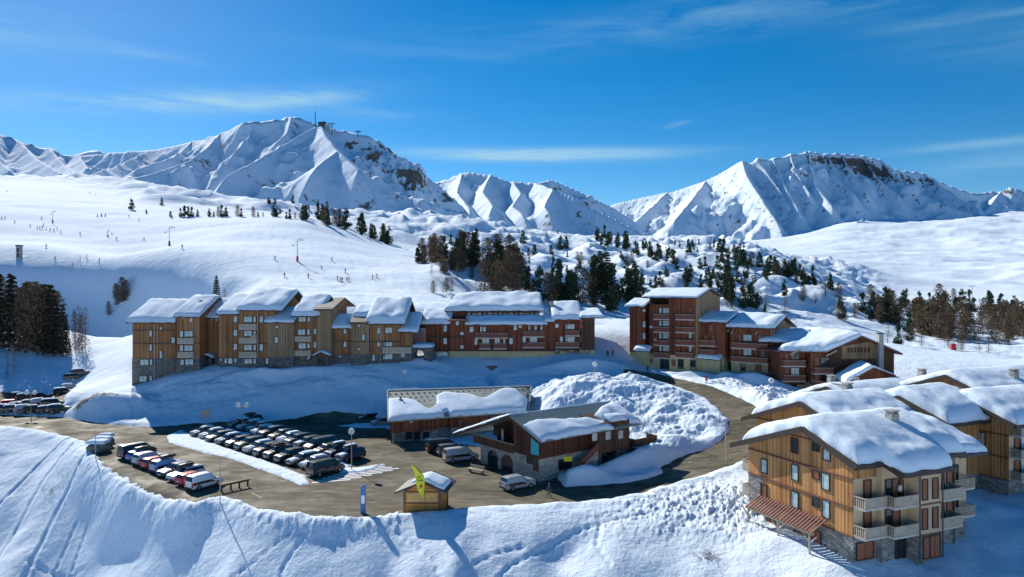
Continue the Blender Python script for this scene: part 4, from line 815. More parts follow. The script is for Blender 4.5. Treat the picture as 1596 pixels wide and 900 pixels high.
# ------------------------------------------------------------------ red-brown block in the middle
def apartments_mid():
    D0 = 155.0
    root = thing('apartment_building', 'red brown timber apartment block with cream ground floor and two tier snowy roof', 'apartment building', (WX(795, 160), 160, 9))
    S = [(663, 701, 155, 504, 484, 161, 'wood_red', .9), (701, 727, 154.2, 498, 493, 160, 'wood_red', 0), (727, 851, 154.8, 505, 494, 158.2, 'wood_red', .7), (851, 862, 155, 500, 488, 160, 'wood_red', .5), (862, 906, 155.2, 497, 473, 164, 'wood_red', .9), (906, 927, 154, 494, 482, 164, 'wood_dark', .5)]
    for i, (a, b, D, ye, yr, Dr, mt, th) in enumerate(S):
        ze = WZ(ye, D); zw = WZ(548 if i < 5 else 546, D); x0, x1 = WX(a, D), WX(b, D) - .01
        w = rel(root); w.prism([(x0, D), (x1, D), (x1, 170), (x0, 170)], zw, ze + .05); w.obj('wall', M[mt], root)
        w = rel(root); w.prism([(x0, D + .1), (x1, D + .1), (x1, 169.8), (x0, 169.8)], zw - 10, zw); w.obj('plaster_base', M['yellow'], root)
        A = Vector((x0 - .3, D - .9, ze - .1)); B = Vector((x1 + .3, D - .9, ze - .1)); zr = WZ(yr, Dr); Cc = Vector((x1 + .3, Dr, zr)); Dd = Vector((x0 - .3, Dr, zr))
        if i == 0: A.x -= .6; Dd.x -= .6
        if i == 5: B.x += 1.6; Cc.x += 1.6
        r = rel(root); quad_slab(r, A, B, Cc, Dd, .26)
        if i in (0, 3, 4, 5): quad_slab(r, Dd, Cc, Cc + Vector((0, 8, -3)), Dd + Vector((0, 8, -3)), .26)
        r.obj('roof', M['fascia_red'], root)
        if th: snow_patch(root, A, B, Cc, Dd, th, 40 + i, over=.25, nu=30, nv=12, power=5)
    for xx, D, ye, Dr, yr in ((WX(663, 155), 155, 504, 161, 484), (WX(927, 154) - .3, 154, 494, 164, 482)):
        g = rel(root); z0 = WZ(ye, D); z1 = WZ(yr, Dr) - .3; g.add([(xx, D, z0 - .1), (xx, Dr, z1), (xx, 2 * Dr - D, z0 - .1), (xx + .3, D, z0 - .1), (xx + .3, Dr, z1), (xx + .3, 2 * Dr - D, z0 - .1)], [(0, 1, 2), (5, 4, 3), (0, 3, 4, 1), (1, 4, 5, 2), (2, 5, 3, 0)]); g.obj('gable', M['wood_red'], root)
    # upper roof with a dormer band
    xa, xb = WX(694, 160), WX(845, 160); zt = WZ(483.5, 159); 
    u = rel(root); u.box(xa + 1.2, xb - .6, 159, 169, 12, zt); u.obj('upper_wall', M['wood_red'], root)
    for k in range(14):
        px = 731 + k * 8.2; w = .85 if k % 3 else .5
        win(root, Vector((-50, 158.98, 0)), Vector((50, 158.98, 0)), px, 490 + (0.6 if k % 2 else 0), w, .6)
    A = Vector((xa, 157.4, WZ(484.5, 157.4))); B = Vector((xb, 157.4, WZ(484, 157.4))); Cc = Vector((xb, 167, WZ(460, 167))); Dd = Vector((xa + 2.2, 167, WZ(461, 167)))
    r = rel(root); quad_slab(r, A, B, Cc, Dd, .3); quad_slab(r, Dd, Cc, Cc + Vector((0, 9, -4)), Dd + Vector((0, 9, -4)), .3); r.obj('upper_roof', M['fascia'], root)
    snow_patch(root, A, B, Cc, Dd, 1.15, 55, over=.35, nu=44, nv=16, power=6)
    g = rel(root); g.add([(xa + .8, 155.8, WZ(501, 155.8)), (xa + .8, 167, WZ(463, 167)), (xa + .8, 174, 15), (xa + 1.1, 155.8, WZ(501, 155.8)), (xa + 1.1, 167, WZ(463, 167)), (xa + 1.1, 174, 15)], [(0, 1, 2), (5, 4, 3), (0, 3, 4, 1), (1, 4, 5, 2), (2, 5, 3, 0)]); g.obj('gable', M['wood_red'], root)
    c = rel(root); c.box(WX(857, 160) , WX(863, 160), 160, 160.8, 15, WZ(470, 160)); ch = c.obj('chimney', M['concrete'], root)
    c = rel(root); c.box(WX(856.5, 160) , WX(863.5, 160), 159.9, 160.9, WZ(470, 160), WZ(469, 160)); c.obj('chimney_cap', M['dark_metal'], ch)
    def P(D): return (W(0, 450, D), W(1596, 450, D))
    ppm = F / 155
    L = [(694, 512.5, 5, 9, 155), (694, 532, 5, 9, 155), (713, 504, 5, 6, 154.2), (720, 520, 5, 4, 154.2), (720, 541, 5, 5, 154.2), (735, 514, 6, 8, 154.8), (742, 533, 4, 9, 154.8), (750, 513.5, 3, 8, 154.8), (755, 513.5, 4, 7, 154.8),
     (757, 533.5, 11, 10, 154.8), (775, 533, 8, 10, 154.8), (786, 532.5, 3, 8, 154.8), (796.5, 532, 5, 9, 154.8), (803, 511, 4, 8, 154.8), (811, 509, 4, 4, 154.8), (817, 530.5, 5, 9, 154.8), (831.5, 530.5, 11, 8.5, 154.8), (835, 511, 3, 8, 154.8), (825, 511, 2.5, 8, 154.8), (844, 511, 3, 8, 154.8),
     (868, 508, 5.5, 5.5, 155.2), (883, 510, 2.5, 7, 155.2), (890, 509.5, 11, 7.5, 155.2), (875, 529, 4.5, 8, 155.2), (890, 530, 11, 8.5, 155.2), (883, 529, 2.5, 7, 155.2), (905.5, 509, 3.5, 9, 155.2), (906, 529, 3.5, 9, 155.2)]
    for px, py, w, h, D in L: a, b = P(D - .02); win(root, a, b, px, py, w / ppm, h / ppm)
    for px, py, w, h, st in ((689, 553, 17, 8, 'pane'), (735.5, 553, 4, 8, 'dark'), (755, 552, 13, 8, 'pane'), (779, 551.5, 12, 8, 'pane'), (803, 551.5, 4.5, 8, 'pane'), (831, 553, 12, 11, 'dark'), (868.5, 547, 6, 8, 'dark'), (888, 546, 13, 6, 'dark'), (911, 546.5, 15, 8, 'dark')):
        a, b = P(155.08 if px < 905 else 154.08); win(root, a, b, px, py, w / ppm, h / ppm, st)
    a, b = P(154.8)
    for px0, px1, y in ((741, 792, 526.5), (815, 848, 524.5), (747, 765, 543), (769, 790, 543), (815, 848, 541)): balcony(root, a, b, px0, px1, 0, y, 1.1, 'rail_red')
    a, b = P(155.1); balcony(root, a, b, 750, 793, 0, 566, 1.5, 'rail_red', True)
    a, b = P(155.2)
    for px0, px1, y in ((880, 903, 523), (865, 903, 541)): balcony(root, a, b, px0, px1, 0, y, 1.0, 'rail_red')
    for y, a, b, D in ((526, 663, 727, 154.0), (546.5, 663, 862, 154.0), (545, 862, 927, 153.9)):
        t = rel(root); t.box(WX(a, D), WX(b, D) - .02, D - .05, D + .25, WZ(y, D) - .1, WZ(y, D) + .1); t.obj('trim_board', M['fascia'], root)
    t = rel(root)   # heart decorations
    for px, py in ((905.5, 501), (905.5, 510)): x, z = WX(px, 153.9), WZ(py, 153.9); t.add([(x, 153.85, z - .5), (x + .4, 153.85, z + .1), (x + .2, 153.85, z + .35), (x, 153.85, z + .15), (x - .2, 153.85, z + .35), (x - .4, 153.85, z + .1), (x, 153.95, z - .5), (x + .4, 153.95, z + .1), (x + .2, 153.95, z + .35), (x, 153.95, z + .15), (x - .2, 153.95, z + .35), (x - .4, 153.95, z + .1)], [(0, 1, 2, 3, 4, 5), (11, 10, 9, 8, 7, 6), (0, 6, 7, 1), (1, 7, 8, 2), (2, 8, 9, 3), (3, 9, 10, 4), (4, 10, 11, 5), (5, 11, 6, 0)])
    t.obj('heart_ornament', M['red'], root)
    # underground passage door
    t = rel(root); D = 150.5; t.box(WX(757, D), WX(776, D), D, D + 5, 2, WZ(571, D)); t.obj('basement_wall', M['stone_dark'], root)
    w = window_meshes(2.2, 2.6, 'dark')
    # balcony snow strip, sunlit ramp
apartments_mid()

# ------------------------------------------------------------------ right building group, three stepped chalets of flats
def box_frame(root, K, th, name, s0, s1, g0, g1, z0, z1, mt):
    "prism in a frame rotated by th (degrees) at K: s along the facade (left is negative), g into depth"
    c, s = math.cos(R(th)), math.sin(R(th)); ex = Vector((c, s, 0)); ey = Vector((-s, c, 0))
    pl = [K + ex * a + ey * b for a, b in ((s0, g0), (s1, g0), (s1, g1), (s0, g1))]
    w = rel(root); w.prism([(p.x, p.y) for p in pl], z0, z1); return w.obj(name, M[mt], root)
def fr(K, th):
    c, s = math.cos(R(th)), math.sin(R(th)); ex = Vector((c, s, 0)); ey = Vector((-s, c, 0)); up = Vector((0, 0, 1))
    return lambda a, b, z: Vector((K.x, K.y, 0)) + ex * a + ey * b + up * z
def gable_roof(root, f, s0, s1, g0, g1, ze, zr, sr=None, gr=None, along='s', th=.28, snow=1.0, seed=1, mt='fascia', snow2=None, zb=None):
    """along='s': ridge parallel to the facade at depth gr; along='g': ridge runs into depth at s = sr"""
    zb = ze if zb is None else zb
    if along == 's':
        A, B, Cc, Dd, E, Fz = f(s0, g0, ze), f(s1, g0, ze), f(s1, gr, zr), f(s0, gr, zr), f(s1, g1, zb), f(s0, g1, zb)
        Q = [(A, B, Cc, Dd), (Fz, E, Cc, Dd)]
    else:
        A, B, Cc, Dd, E, Fz = f(s0, g1, ze), f(s0, g0, ze), f(sr, g0, zr), f(sr, g1, zr), f(s1, g0, zb), f(s1, g1, zb)
        Q = [(A, B, Cc, Dd), (E, Fz, Dd, Cc)]
    r = rel(root)
    for q in Q: quad_slab(r, *q, th)
    ro = r.obj('roof', M[mt], root)
    if snow: snow_patch(root, *Q[0], snow, seed, over=.2, nu=28, nv=14, power=5)
    if snow2: snow_patch(root, *Q[1], snow2, seed + 7, over=.2, nu=20, nv=10, power=5)
    return Q
def gable_wall(root, f, s, g0, gr, g1, z0, ze, zr, mt, t=.25, zb=None, name='gable'):
    zb = ze if zb is None else zb
    w = rel(root); lo = [f(s, g0, z0), f(s, g1, z0), f(s, g1, zb), f(s, gr, zr), f(s, g0, ze)]; hi = [f(s + t, g0, z0), f(s + t, g1, z0), f(s + t, g1, zb), f(s + t, gr, zr), f(s + t, g0, ze)]
    n = 5; w.add(lo + hi, [(4, 3, 2, 1, 0), (5, 6, 7, 8, 9)] + [(i, (i + 1) % n, n + (i + 1) % n, n + i) for i in range(n)]); return w.obj(name, M[mt], root)
def right_group():
    th = -38
    # ---- A: tall one
    root = thing('apartment_building', 'tall dark red timber apartment block with yellow plaster ground floor, behind the walker in red', 'apartment building', (WX(1060, 155), 155, 7))
    K = Vector((WX(1085, 150), 150, 0)); f = fr(K, th); zwood = WZ(556, 150)
    for s0, s1, g0, g1, ze in ((-6.2, 0, 0, 12, WZ(467, 150) + .2), (-11.2, -6.2, .7, 12, WZ(475, 154)), (-12.6, -11.2, 3.0, 12, WZ(480, 156)), (-16.4, -12.6, 1.2, 11, WZ(478, 157))):
        c_ = box_frame(root, K, th, 'wall', s0, s1, g0, g1, zwood, ze, 'wood_red')
        box_frame(root, K, th, 'plaster_base', s0 + .05, s1 - .05, g0 + .1, g1 - .1, zwood - 7, zwood, 'yellow')
    zr = WZ(450, 157); ze = WZ(465, 150)
    gable_roof(root, f, -12.2, .8, -1.0, 13.4, ze + .15, zr, gr=5.8, snow=.35, seed=61, zb=WZ(462, 160))
    gable_wall(root, f, 0, 0, 5.8, 12.4, zwood, ze, zr - .35, 'wood_grey', zb=WZ(462, 160) - .2)
    gable_wall(root, f, -11.2, .7, 5.8, 12, zwood, ze, zr - .35, 'wood_dark')
    gable_roof(root, f, -17.2, -12.2, .3, 9, WZ(478, 157), WZ(466, 161), gr=5, snow=.4, seed=62)
    gable_wall(root, f, -16.4, 1.2, 5, 9, zwood, WZ(479, 157), WZ(467, 161) - .3, 'wood_red')
    P_, Q_ = f(-20, 0, 0), f(0, 0, 0); P1, Q1 = f(-20, .7, 0), f(0, .7, 0); P2, Q2 = f(-20, 1.2, 0), f(0, 1.2, 0); ppm = F / 152
    for y in (484, 506, 524): win(root, P2, Q2, 1004, y, .7, (.55, 1.3, 1.3)[(484, 506, 524).index(y)])
    for y in (484.5, 504.5, 524, 543.5): win(root, P1, Q1, 1038.5, y, 1.5, 1.15); win(root, P1, Q1, 1029.5, y, .55, 1.1)
    for y in (484, 504, 523.5, 544): win(root, P_, Q_, 1076, y, .55, 1.1, 'pane' if y > 520 else 'shutter')
    for y in (497.5, 517.5, 538, 557.5): balcony(root, P1, Q1, 1022, 1046, 0, y, 1.1, 'rail_red')
    for y in (498, 518, 538, 557.5): balcony(root, P_, Q_, 1056, 1083, 0, y, 1.0, 'rail_red')
    for px, py in ((1016, 510), (1022, 530)): 
        p = hitplane(P1, Q1, px, py); d, n = tangent(P1, Q1); t = rel(root); q = p + n * .25; t.bar(q, q + n * .1, .32, 14); t.obj('satellite_dish', M['white'], root)
    for px, py, w, h, stl in ((1036, 567, 1.9, 2.6, 'dark'), (1050, 566, .6, 1.2, 'shutter'), (1061, 568, 1.1, 1.9, 'dark'), (1080, 569, 1.0, 1.9, 'dark'), (995, 559, 1.0, 1.6, 'shutter'), (1014, 563, .5, .7, 'dark')):
        win(root, P1 if px < 1050 else P_, Q1 if px < 1050 else Q_, px, py, w, h, stl)
    # snowy porch roof
    A, B = f(-14.6, -.6, 11.2), f(-10.6, -.6, 11.2); r = rel(root); Cc, Dd = f(-10.6, 1.2, 12.2), f(-14.6, 1.2, 12.2); quad_slab(r, A, B, Cc, Dd, .2); r.obj('porch_roof', M['fascia'], root); snow_patch(root, A, B, Cc, Dd, .5, 63, nu=14, nv=8)
    box_frame(root, K, th, 'porch_wall', -14.3, -10.9, -.2, 3, 4, 11.1, 'yellow')
    # ---- low wing between A and B
    wing = thing('apartment_building', 'low dark red timber wing with blue shaded snow between taller red chalets', 'apartment building', (WX(1112, 152), 152, 7))
    K2 = Vector((WX(1128, 148), 148, 0)); f2 = fr(K2, th); z1 = WZ(503, 148)
    box_frame(wing, K2, th, 'wall', -6.5, 0, 0, 10, zwood, z1, 'wood_red'); box_frame(wing, K2, th, 'plaster_base', -6.4, 0, .1, 9.8, 2, zwood, 'yellow')
    gable_roof(wing, f2, -7.4, 1.0, -1.0, 12, z1 + .1, WZ(487, 155), gr=6, snow=.55, seed=64)
    gable_wall(wing, f2, 0, 0, 6, 10, zwood, z1, WZ(487, 155) - .4, 'wood_red')
    P_, Q_ = f2(-10, 0, 0), f2(0, 0, 0)
    for y in (538.5, 553): balcony(wing, P_, Q_, 1088, 1118, 0, y, 1.0, 'rail_red')
    for px, y in ((1100, 528), (1112, 528), (1108, 512), (1092, 546)): win(wing, P_, Q_, px, y, .8, 1.3, 'shutter')
    A, B = f2(-5.8, -1.6, WZ(560, 147)), f2(-.2, -1.6, WZ(562, 147)); Cc, Dd = f2(-.2, .2, WZ(555, 148)), f2(-5.8, .2, WZ(553, 148)); r = rel(wing); quad_slab(r, A, B, Cc, Dd, .2); r.obj('porch_roof', M['fascia'], wing); snow_patch(wing, A, B, Cc, Dd, .5, 65, nu=14, nv=8)
    box_frame(wing, K2, th, 'porch_wall', -5.6, -.4, -1.2, .1, 4, WZ(561, 147), 'yellow')
    # ---- B
    root = thing('apartment_building', 'dark red timber chalet block with long balconies, left of the wide gable', 'apartment building', (WX(1180, 148), 148, 6))
    K = Vector((WX(1201, 143), 143, 0)); f = fr(K, th); zwood = WZ(567, 143)
    box_frame(root, K, th, 'wall', -8.2, 0, 0, 12, zwood, WZ(510, 143) + .1, 'wood_red'); box_frame(root, K, th, 'plaster_base', -8.1, 0, .1, 11.8, 1, zwood, 'yellow')
    box_frame(root, K, th, 'wall', -12.2, -8.2, 1.6, 12, zwood, WZ(517, 146), 'wood_red'); box_frame(root, K, th, 'plaster_base', -12.1, -8.1, 1.7, 11.8, 2, zwood, 'yellow')
    zr = WZ(492.5, 149)
    gable_roof(root, f, -8.8, 1.2, -1.3, 13.6, WZ(511, 143), zr, gr=6, snow=.85, seed=66, zb=WZ(511, 143) - .3)
    gable_wall(root, f, 0, 0, 6, 12, zwood, WZ(510, 143), zr - .35, 'wood_grey')
    gable_roof(root, f, -13.4, -8.8, .4, 12, WZ(518, 146), WZ(497, 153), gr=7, snow=.3, seed=67)
    P_, Q_ = f(-20, 0, 0), f(0, 0, 0); P1, Q1 = f(-20, 1.6, 0), f(0, 1.6, 0)
    for y in (543, 564.5): balcony(root, P_, Q_, 1143, 1200, 0, y, 1.4, 'rail_red')
    balcony(root, P_, Q_, 1168, 1206, 0, 588, 1.6, 'rail_red')
    for px, y, w, h, st in ((1153, 528, .7, 1.5, 'shutter'), (1165, 527, 1.7, 1.2, 'pane'), (1184, 528, .9, 1.4, 'shutter'), (1192, 529, .9, 1.4, 'dark'), (1165, 549, 1.6, 1.3, 'pane'), (1153, 550, .7, 1.5, 'shutter'), (1189, 551, .9, 1.5, 'dark'), (1158, 572, .8, 1.5, 'dark'), (1182, 572, .9, 1.5, 'shutter'), (1182, 594, .8, 1.7, 'dark')): win(root, P_, Q_, px, y, w, h, st)
    for px, y in ((1139, 526), (1144, 526), (1138, 570)): win(root, P1, Q1, px, y, .7, 1.6, 'shutter' if y < 560 else 'dark')
    for a in (-7.6, -2.5): b = rel(root); b.beam(f(a, -1.25, WZ(511, 143) - 1.3), f(a, 1.2, WZ(511, 143) - .1), .22, .3); b.obj('bracket', M['rail_pale'], root)
    # snow roof right of B
    K3 = Vector((WX(1243, 140), 140, 0)); f3 = fr(K3, th)
    box_frame(root, K3, th, 'wall', -6.5, 0, 0, 10, 5, WZ(533, 140), 'wood_dark')
    gable_roof(root, f3, -7.2, 1, -1.2, 11.5, WZ(534, 140), WZ(515, 147), gr=6, snow=.7, seed=68)
    # ---- C : wide gable
    root = thing('apartment_building', 'dark red timber block with wide grey plank gable, tall flue and snowy lean to', 'apartment building', (WX(1310, 142), 142, 5))
    th = 5; D = 134.0; K = Vector((WX(1296, D), D, 0)); f = fr(K, th); sR = 12.4; zp = WZ(523, D); zl = WZ(548, D); zrr = WZ(549, D + 1); zw = 4.0
    f2_ = lambda a, b, z: f(a, b, z)
    # front gable wall
    sr = (1340 - 1296) / F * D; w = rel(root)
    lo = [f(0, 0, 1), f(sR, 0, 1), f(sR, 0, zrr), f(sr, 0, zp - .3), f(0, 0, zl - .1)]; hi = [f(0, 14, 1), f(sR, 14, 1), f(sR, 14, zrr), f(sr, 14, zp - .3), f(0, 14, zl - .1)]
    w.add(lo + hi, [(4, 3, 2, 1, 0), (5, 6, 7, 8, 9)] + [(i, (i + 1) % 5, 5 + (i + 1) % 5, 5 + i) for i in range(5)]); w.obj('wall', M['wood_dark'], root)
    w = rel(root); zm = WZ(560, D)   # lighter gable cladding, proud of the wall
    lo = [f(1.9, -.12, zm), f(sR - 2.8, -.12, zm), f(sR - 2.8, -.12, WZ(540, D)), f(sr + 2.5, -.12, WZ(533, D)), f(1.9, -.12, WZ(540, D))]; hi = [p + (f(0, .1, 0) - f(0, 0, 0)) for p in lo]
    w.add(lo + hi, [(4, 3, 2, 1, 0), (5, 6, 7, 8, 9)] + [(i, (i + 1) % 5, 5 + (i + 1) % 5, 5 + i) for i in range(5)]); w.obj('gable_cladding', M['wood_grey'], root)
    PG, QG = f(0, -.13, 0), f(12, -.13, 0); rnd = random.Random(5)
    for k in range(7):
        px = 1322 + k * 5.2; p = hitplane(PG, QG, px, 546); d, n = tangent(PG, QG); b = rel(root); q = p
        b.hexa([q - d * .2 + Vector((0, 0, -.45)), q + d * .2 + Vector((0, 0, -.45)), q + d * .2 + Vector((0, 0, -.45)) + n * .06, q - d * .2 + Vector((0, 0, -.45)) + n * .06], [q - d * .12 + Vector((0, 0, .5)), q + d * .28 + Vector((0, 0, .5)), q + d * .28 + Vector((0, 0, .5)) + n * .06, q - d * .12 + Vector((0, 0, .5)) + n * .06]); b.obj('carved_panel', M['wood_dark'], root)
    # roof: right slope, left slope, front-left hip over the balconies
    r = rel(root); a = f(sr, -1.2, zp); b_ = f(sr - 1.2, 17, zp + .2); c_ = f(sR + 1, 17, zrr - .3); d_ = f(sR + 1, -1.2, zrr - .2); quad_slab(r, a, d_, c_, b_, .3)
    H0 = W(1212, 546.5, 137.5); H1 = W(1288, 548, 132.8); H2 = a; H3 = b_; H3.z = zp + .1
    quad_slab(r, H0, H1, H2, H3, .3); H4 = f(-12, 17, H0.z - .3); quad_slab(r, H4, H0, H3, H3, .3); r.obj('roof', M['fascia_red'], root)
    snow_patch(root, H0, H1, H2, H3, 1.25, 70, over=.3, nu=34, nv=16, power=4)
    snow_patch(root, d_, c_, b_, a, .35, 71, nu=20, nv=8)
    # balcony stacks, stepped
    blocks = [(1217, 1254, 136.6, (565, 588), 612), (1254, 1266, 137.8, (), 618), (1264, 1297, 134.4, (581.5, 604, 622), 640)]
    for px0, px1, Db, fl, yb in blocks:
        x0, x1 = WX(px0, Db), WX(px1, Db) - .01; zt = H0.z - .25
        w = rel(root); w.prism([(x0, Db), (x1, Db), (x1, 146), (x0, 146)], WZ(600 if px0 < 1250 else 636, Db), zt); w.obj('wall', M['wood_red'], root)
        w = rel(root); w.prism([(x0, Db + .1), (x1, Db + .1), (x1, 145.9), (x0, 145.9)], 0, WZ(600 if px0 < 1250 else 636, Db)); w.obj('plaster_base', M['yellow'], root)
        P_, Q_ = W(0, 450, Db - .02), W(1596, 450, Db - .02)
        if px0 == 1254:
            for y in (558, 583): win(root, P_, Q_, 1259, y, .7, 1.7, 'shutter')
            continue
        for y in fl:
            balcony(root, P_, Q_, px0 + 1, px1 - 2, 0, y + 5 if px0 < 1250 else y, 1.2, 'rail_red')
        for y in ([557, 580] if px0 < 1250 else [564, 590, 612]):
            win(root, P_, Q_, px0 + 9, y, .8, 1.5, 'shutter'); win(root, P_, Q_, px0 + 22, y, 1.5, 1.5, 'dark' if y != 580 else 'pane')
    for px, y in ((1224, 606), (1237, 608)): win(root, W(0, 450, 136.5), W(1596, 450, 136.5), px, y, .9, 1.9, 'dark')
    for px0, y in ((1232, 549), (1288, 551)): b = rel(root); p = W(px0, y + 4, 134.5 if px0 > 1260 else 136); b.beam(p, p + Vector((1.6, -.9, 1.1)), .22, .3); b.obj('bracket', M['rail_pale'], root)
    # flue
    b = rel(root); x0, x1 = WX(1370, 133), WX(1377, 133); b.box(x0, x1, 132.9, 133.8, 3, WZ(521, 133)); ch = b.obj('chimney', M['concrete'], root)
    b = rel(root); b.box(x0 - .08, x1 + .08, 132.8, 133.9, WZ(521, 133), WZ(519.5, 133)); b.obj('chimney_cap', M['dark_metal'], ch)
    # blue-shaded lean-to in front of the gable
    D2 = 126.0; pk = W(1362, 572.5, D2); lf = W(1318, 597, D2 - .5); rt = W(1397, 585.5, D2 + .5); lb = W(1300, 590, D2 + 7); pb = W(1340, 573, D2 + 7.5)
    lb.z = lf.z; pb.z = pk.z; rb = rt + Vector((0, 7, 0))
    r = rel(root); quad_slab(r, lb, lf, pk, pb, .25); quad_slab(r, rt, rb, pb, pk, .25); r.obj('lean_to_roof', M['fascia_red'], root)
    snow_patch(root, lb, lf, pk, pb, .9, 72, over=.1, nu=18, nv=12); snow_patch(root, rt, rb, pb, pk, .3, 73, nu=12, nv=8)
    w = rel(root); w.add([(lf.x + .6, lf.y + .4, 2), (rt.x - .5, rt.y + .4, 2), (rt.x - .5, rt.y + .4, rt.z - .25), (pk.x, pk.y + .4, pk.z - .3), (lf.x + .6, lf.y + .4, lf.z - .25), (lf.x + .6, 133, 2), (rt.x - .5, 133, 2), (rt.x - .5, 133, rt.z - .25), (pk.x, 133, pk.z - .3), (lf.x + .6, 133, lf.z - .25)], [(4, 3, 2, 1, 0), (5, 6, 7, 8, 9)] + [(i, (i + 1) % 5, 5 + (i + 1) % 5, 5 + i) for i in range(5)]); w.obj('lean_to_wall', M['wood_red'], root)
    b = rel(root); p = W(1334, 592, D2 - .3); b.box(p.x - .45, p.x + .45, p.y - .4, p.y + .4, 2, p.z + .5); b.obj('chimney', M['concrete'], root)
    # angled entrance roof in front
right_group()
# ------------------------------------------------------------------ low tiled building in the car park
def low_building():
    root = thing('service_building', 'low red brown building with grey shingle roof half under snow, beside the car park', 'building', (WX(710, 122), 122, 1))
    A = W(605, 656, 114.5); B = W(823, 641, 124.0); z = 3.7; A.z = B.z = z; zr = 6.9
    Dl = 18.1 * F / (609 - 450); Dr = 18.1 * F / (602 - 450); Dd = Vector((WX(604, Dl), Dl, zr)); Cc = Vector((WX(828, Dr), Dr, zr))
    ul = (Dd - A); ul = Vector((ul.x, ul.y, 0)).normalized(); ue = (B - A).normalized()
    r = rel(root); quad_slab(r, A, B, Cc, Dd, .28); back = ul * 7; E = Cc + back - Vector((0, 0, 2.2)); Fz = Dd + back - Vector((0, 0, 2.2)); quad_slab(r, Dd, Cc, E, Fz, .28); r.obj('roof', M['tiles'], root)
    r = rel(root); r.beam(Dd + Vector((0, 0, .06)), Cc + Vector((0, 0, .06)), .35, .14); r.obj('ridge_cap', M['metal'], root)
    for p, q, nm in ((A, Dd, 'verge_board'), (B, Cc, 'verge_board')): r = rel(root); r.beam(p + Vector((0, 0, -.08)), q + Vector((0, 0, -.08)), .22, .42); r.obj(nm, M['concrete'], root)
    def at(u, v, up=0): return (A * (1 - u) + B * u) * (1 - v) + (Dd * (1 - u) + Cc * u) * v + Vector((0, 0, up))
    nrm = (B - A).cross(Dd - A).normalized()
    g = rel(root)
    for row in range(3):        # snow guards
        for i in range(26):
            p = at((i + .5 * (row % 2) + .4) / 26, .56 + row * .15); g.box(p.x - .12, p.x + .12, p.y - .08, p.y + .08, p.z, p.z + .2)
    T(g.obj('snow_guard', M['dark_metal'], root), kind='stuff')
    k = rel(root)
    for (u0, u1, v0, v1, m) in ((.645, .70, .52, .80, 'pane_dark'), (.93, .975, .42, .72, 'rib')):
        k = rel(root); k.hexa([at(u0, v0), at(u1, v0), at(u1, v1), at(u0, v1)], [at(u0, v0, .22), at(u1, v0, .22), at(u1, v1, .22), at(u0, v1, .22)]); s = k.obj('skylight', M['concrete'], root)
        k = rel(root); k.hexa([at(u0 + .006, v0 + .03, .22), at(u1 - .006, v0 + .03, .22), at(u1 - .006, v1 - .1, .22), at(u0 + .006, v1 - .1, .22)], [at(u0 + .006, v0 + .03, .24), at(u1 - .006, v0 + .03, .24), at(u1 - .006, v1 - .1, .24), at(u0 + .006, v1 - .1, .24)]); k.obj('pane', M[m], s)
    p = at(.085, .52); k = rel(root); k.box(p.x - .25, p.x + .25, p.y - .25, p.y + .25, p.z - .2, p.z + .9); c = k.obj('chimney', M['concrete'], root); k = rel(root); k.bar(p + Vector((0, 0, .9)), p + Vector((0, 0, 1.3)), .14); k.obj('chimney_pipe', M['dark_metal'], c)
    hi1 = lambda u: .64 - .14 * sstep(.45, 1, u) - .06 * math.sin(u * 9); 
    def at4(u0, u1): return at(u0, 0), at(u1, 0), at(u1, 1), at(u0, 1)
    snow_patch(root, *at4(.005, .38), .75, 81, hi=lambda u: .56 + .10 * math.cos(u * 3.2) - .30 * math.exp(-((u - .72) / .18) ** 2) + .16 * math.exp(-((u - 1.0) / .12) ** 2), over=.25, nu=30, nv=14, power=5, amp=.1)
    snow_patch(root, *at4(.33, .985), .8, 82, lo=lambda u: .12 if u < .13 else 0.0, hi=lambda u: .66 + .13 * math.exp(-((u - .10) / .10) ** 2) + .05 * math.exp(-((u - .33) / .1) ** 2) - .17 * math.exp(-((u - .50) / .12) ** 2) + .20 * math.exp(-((u - .76) / .13) ** 2) - .25 * sstep(.85, 1, u), over=.25, nu=50, nv=16, power=5, amp=.1)
    # walls
    def wallseg(u0, u1, inset, z0, z1, mt, nm):
        a = at(u0, 0) + ul * inset; b = at(u1, 0) + ul * inset; w = rel(root); w.prism([(a.x, a.y), (b.x, b.y), (b.x + ul.x * (10 - inset), b.y + ul.y * (10 - inset)), (a.x + ul.x * (10 - inset), a.y + ul.y * (10 - inset))], z0, z1); return w.obj(nm, M[mt], root), a, b
    for u0, u1, ins, mt in ((.03, .345, .9, 'wood_red'), (.345, .43, 2.0, 'wood_red'), (.43, .60, 1.3, 'wood_red'), (.60, .97, 1.5, 'wood_mid')):
        _, a, b = wallseg(u0, u1 - .001, ins, 1.5, z - .1, 'wood_red', 'wall'); wallseg(u0 + .002, u1 - .003, ins + .06, -1, 1.5, 'stone', 'stone_base')
        if u0 < .1:
            for px in (637, 650, 664): win(root, a, b, px, 679, .95, 1.1, 'dark')
            k = rel(root); q = hitplane(a, b, 641, 658); k.box(q.x - .25, q.x + .25, q.y - .25, q.y, q.z - .08, q.z + .08); k.obj('wall_lamp', M['white'], root)
        if .42 < u0 < .5:
            win(root, a, b, 718, 660, .7, 1.0, 'shutter'); win(root, a, b, 726, 652, .6, .6, 'shutter'); win(root, a, b, 724, 668, .9, 1.9, 'door')
        if u0 > .55: win(root, a, b, 768, 648, 1.0, 1.1, 'dark')
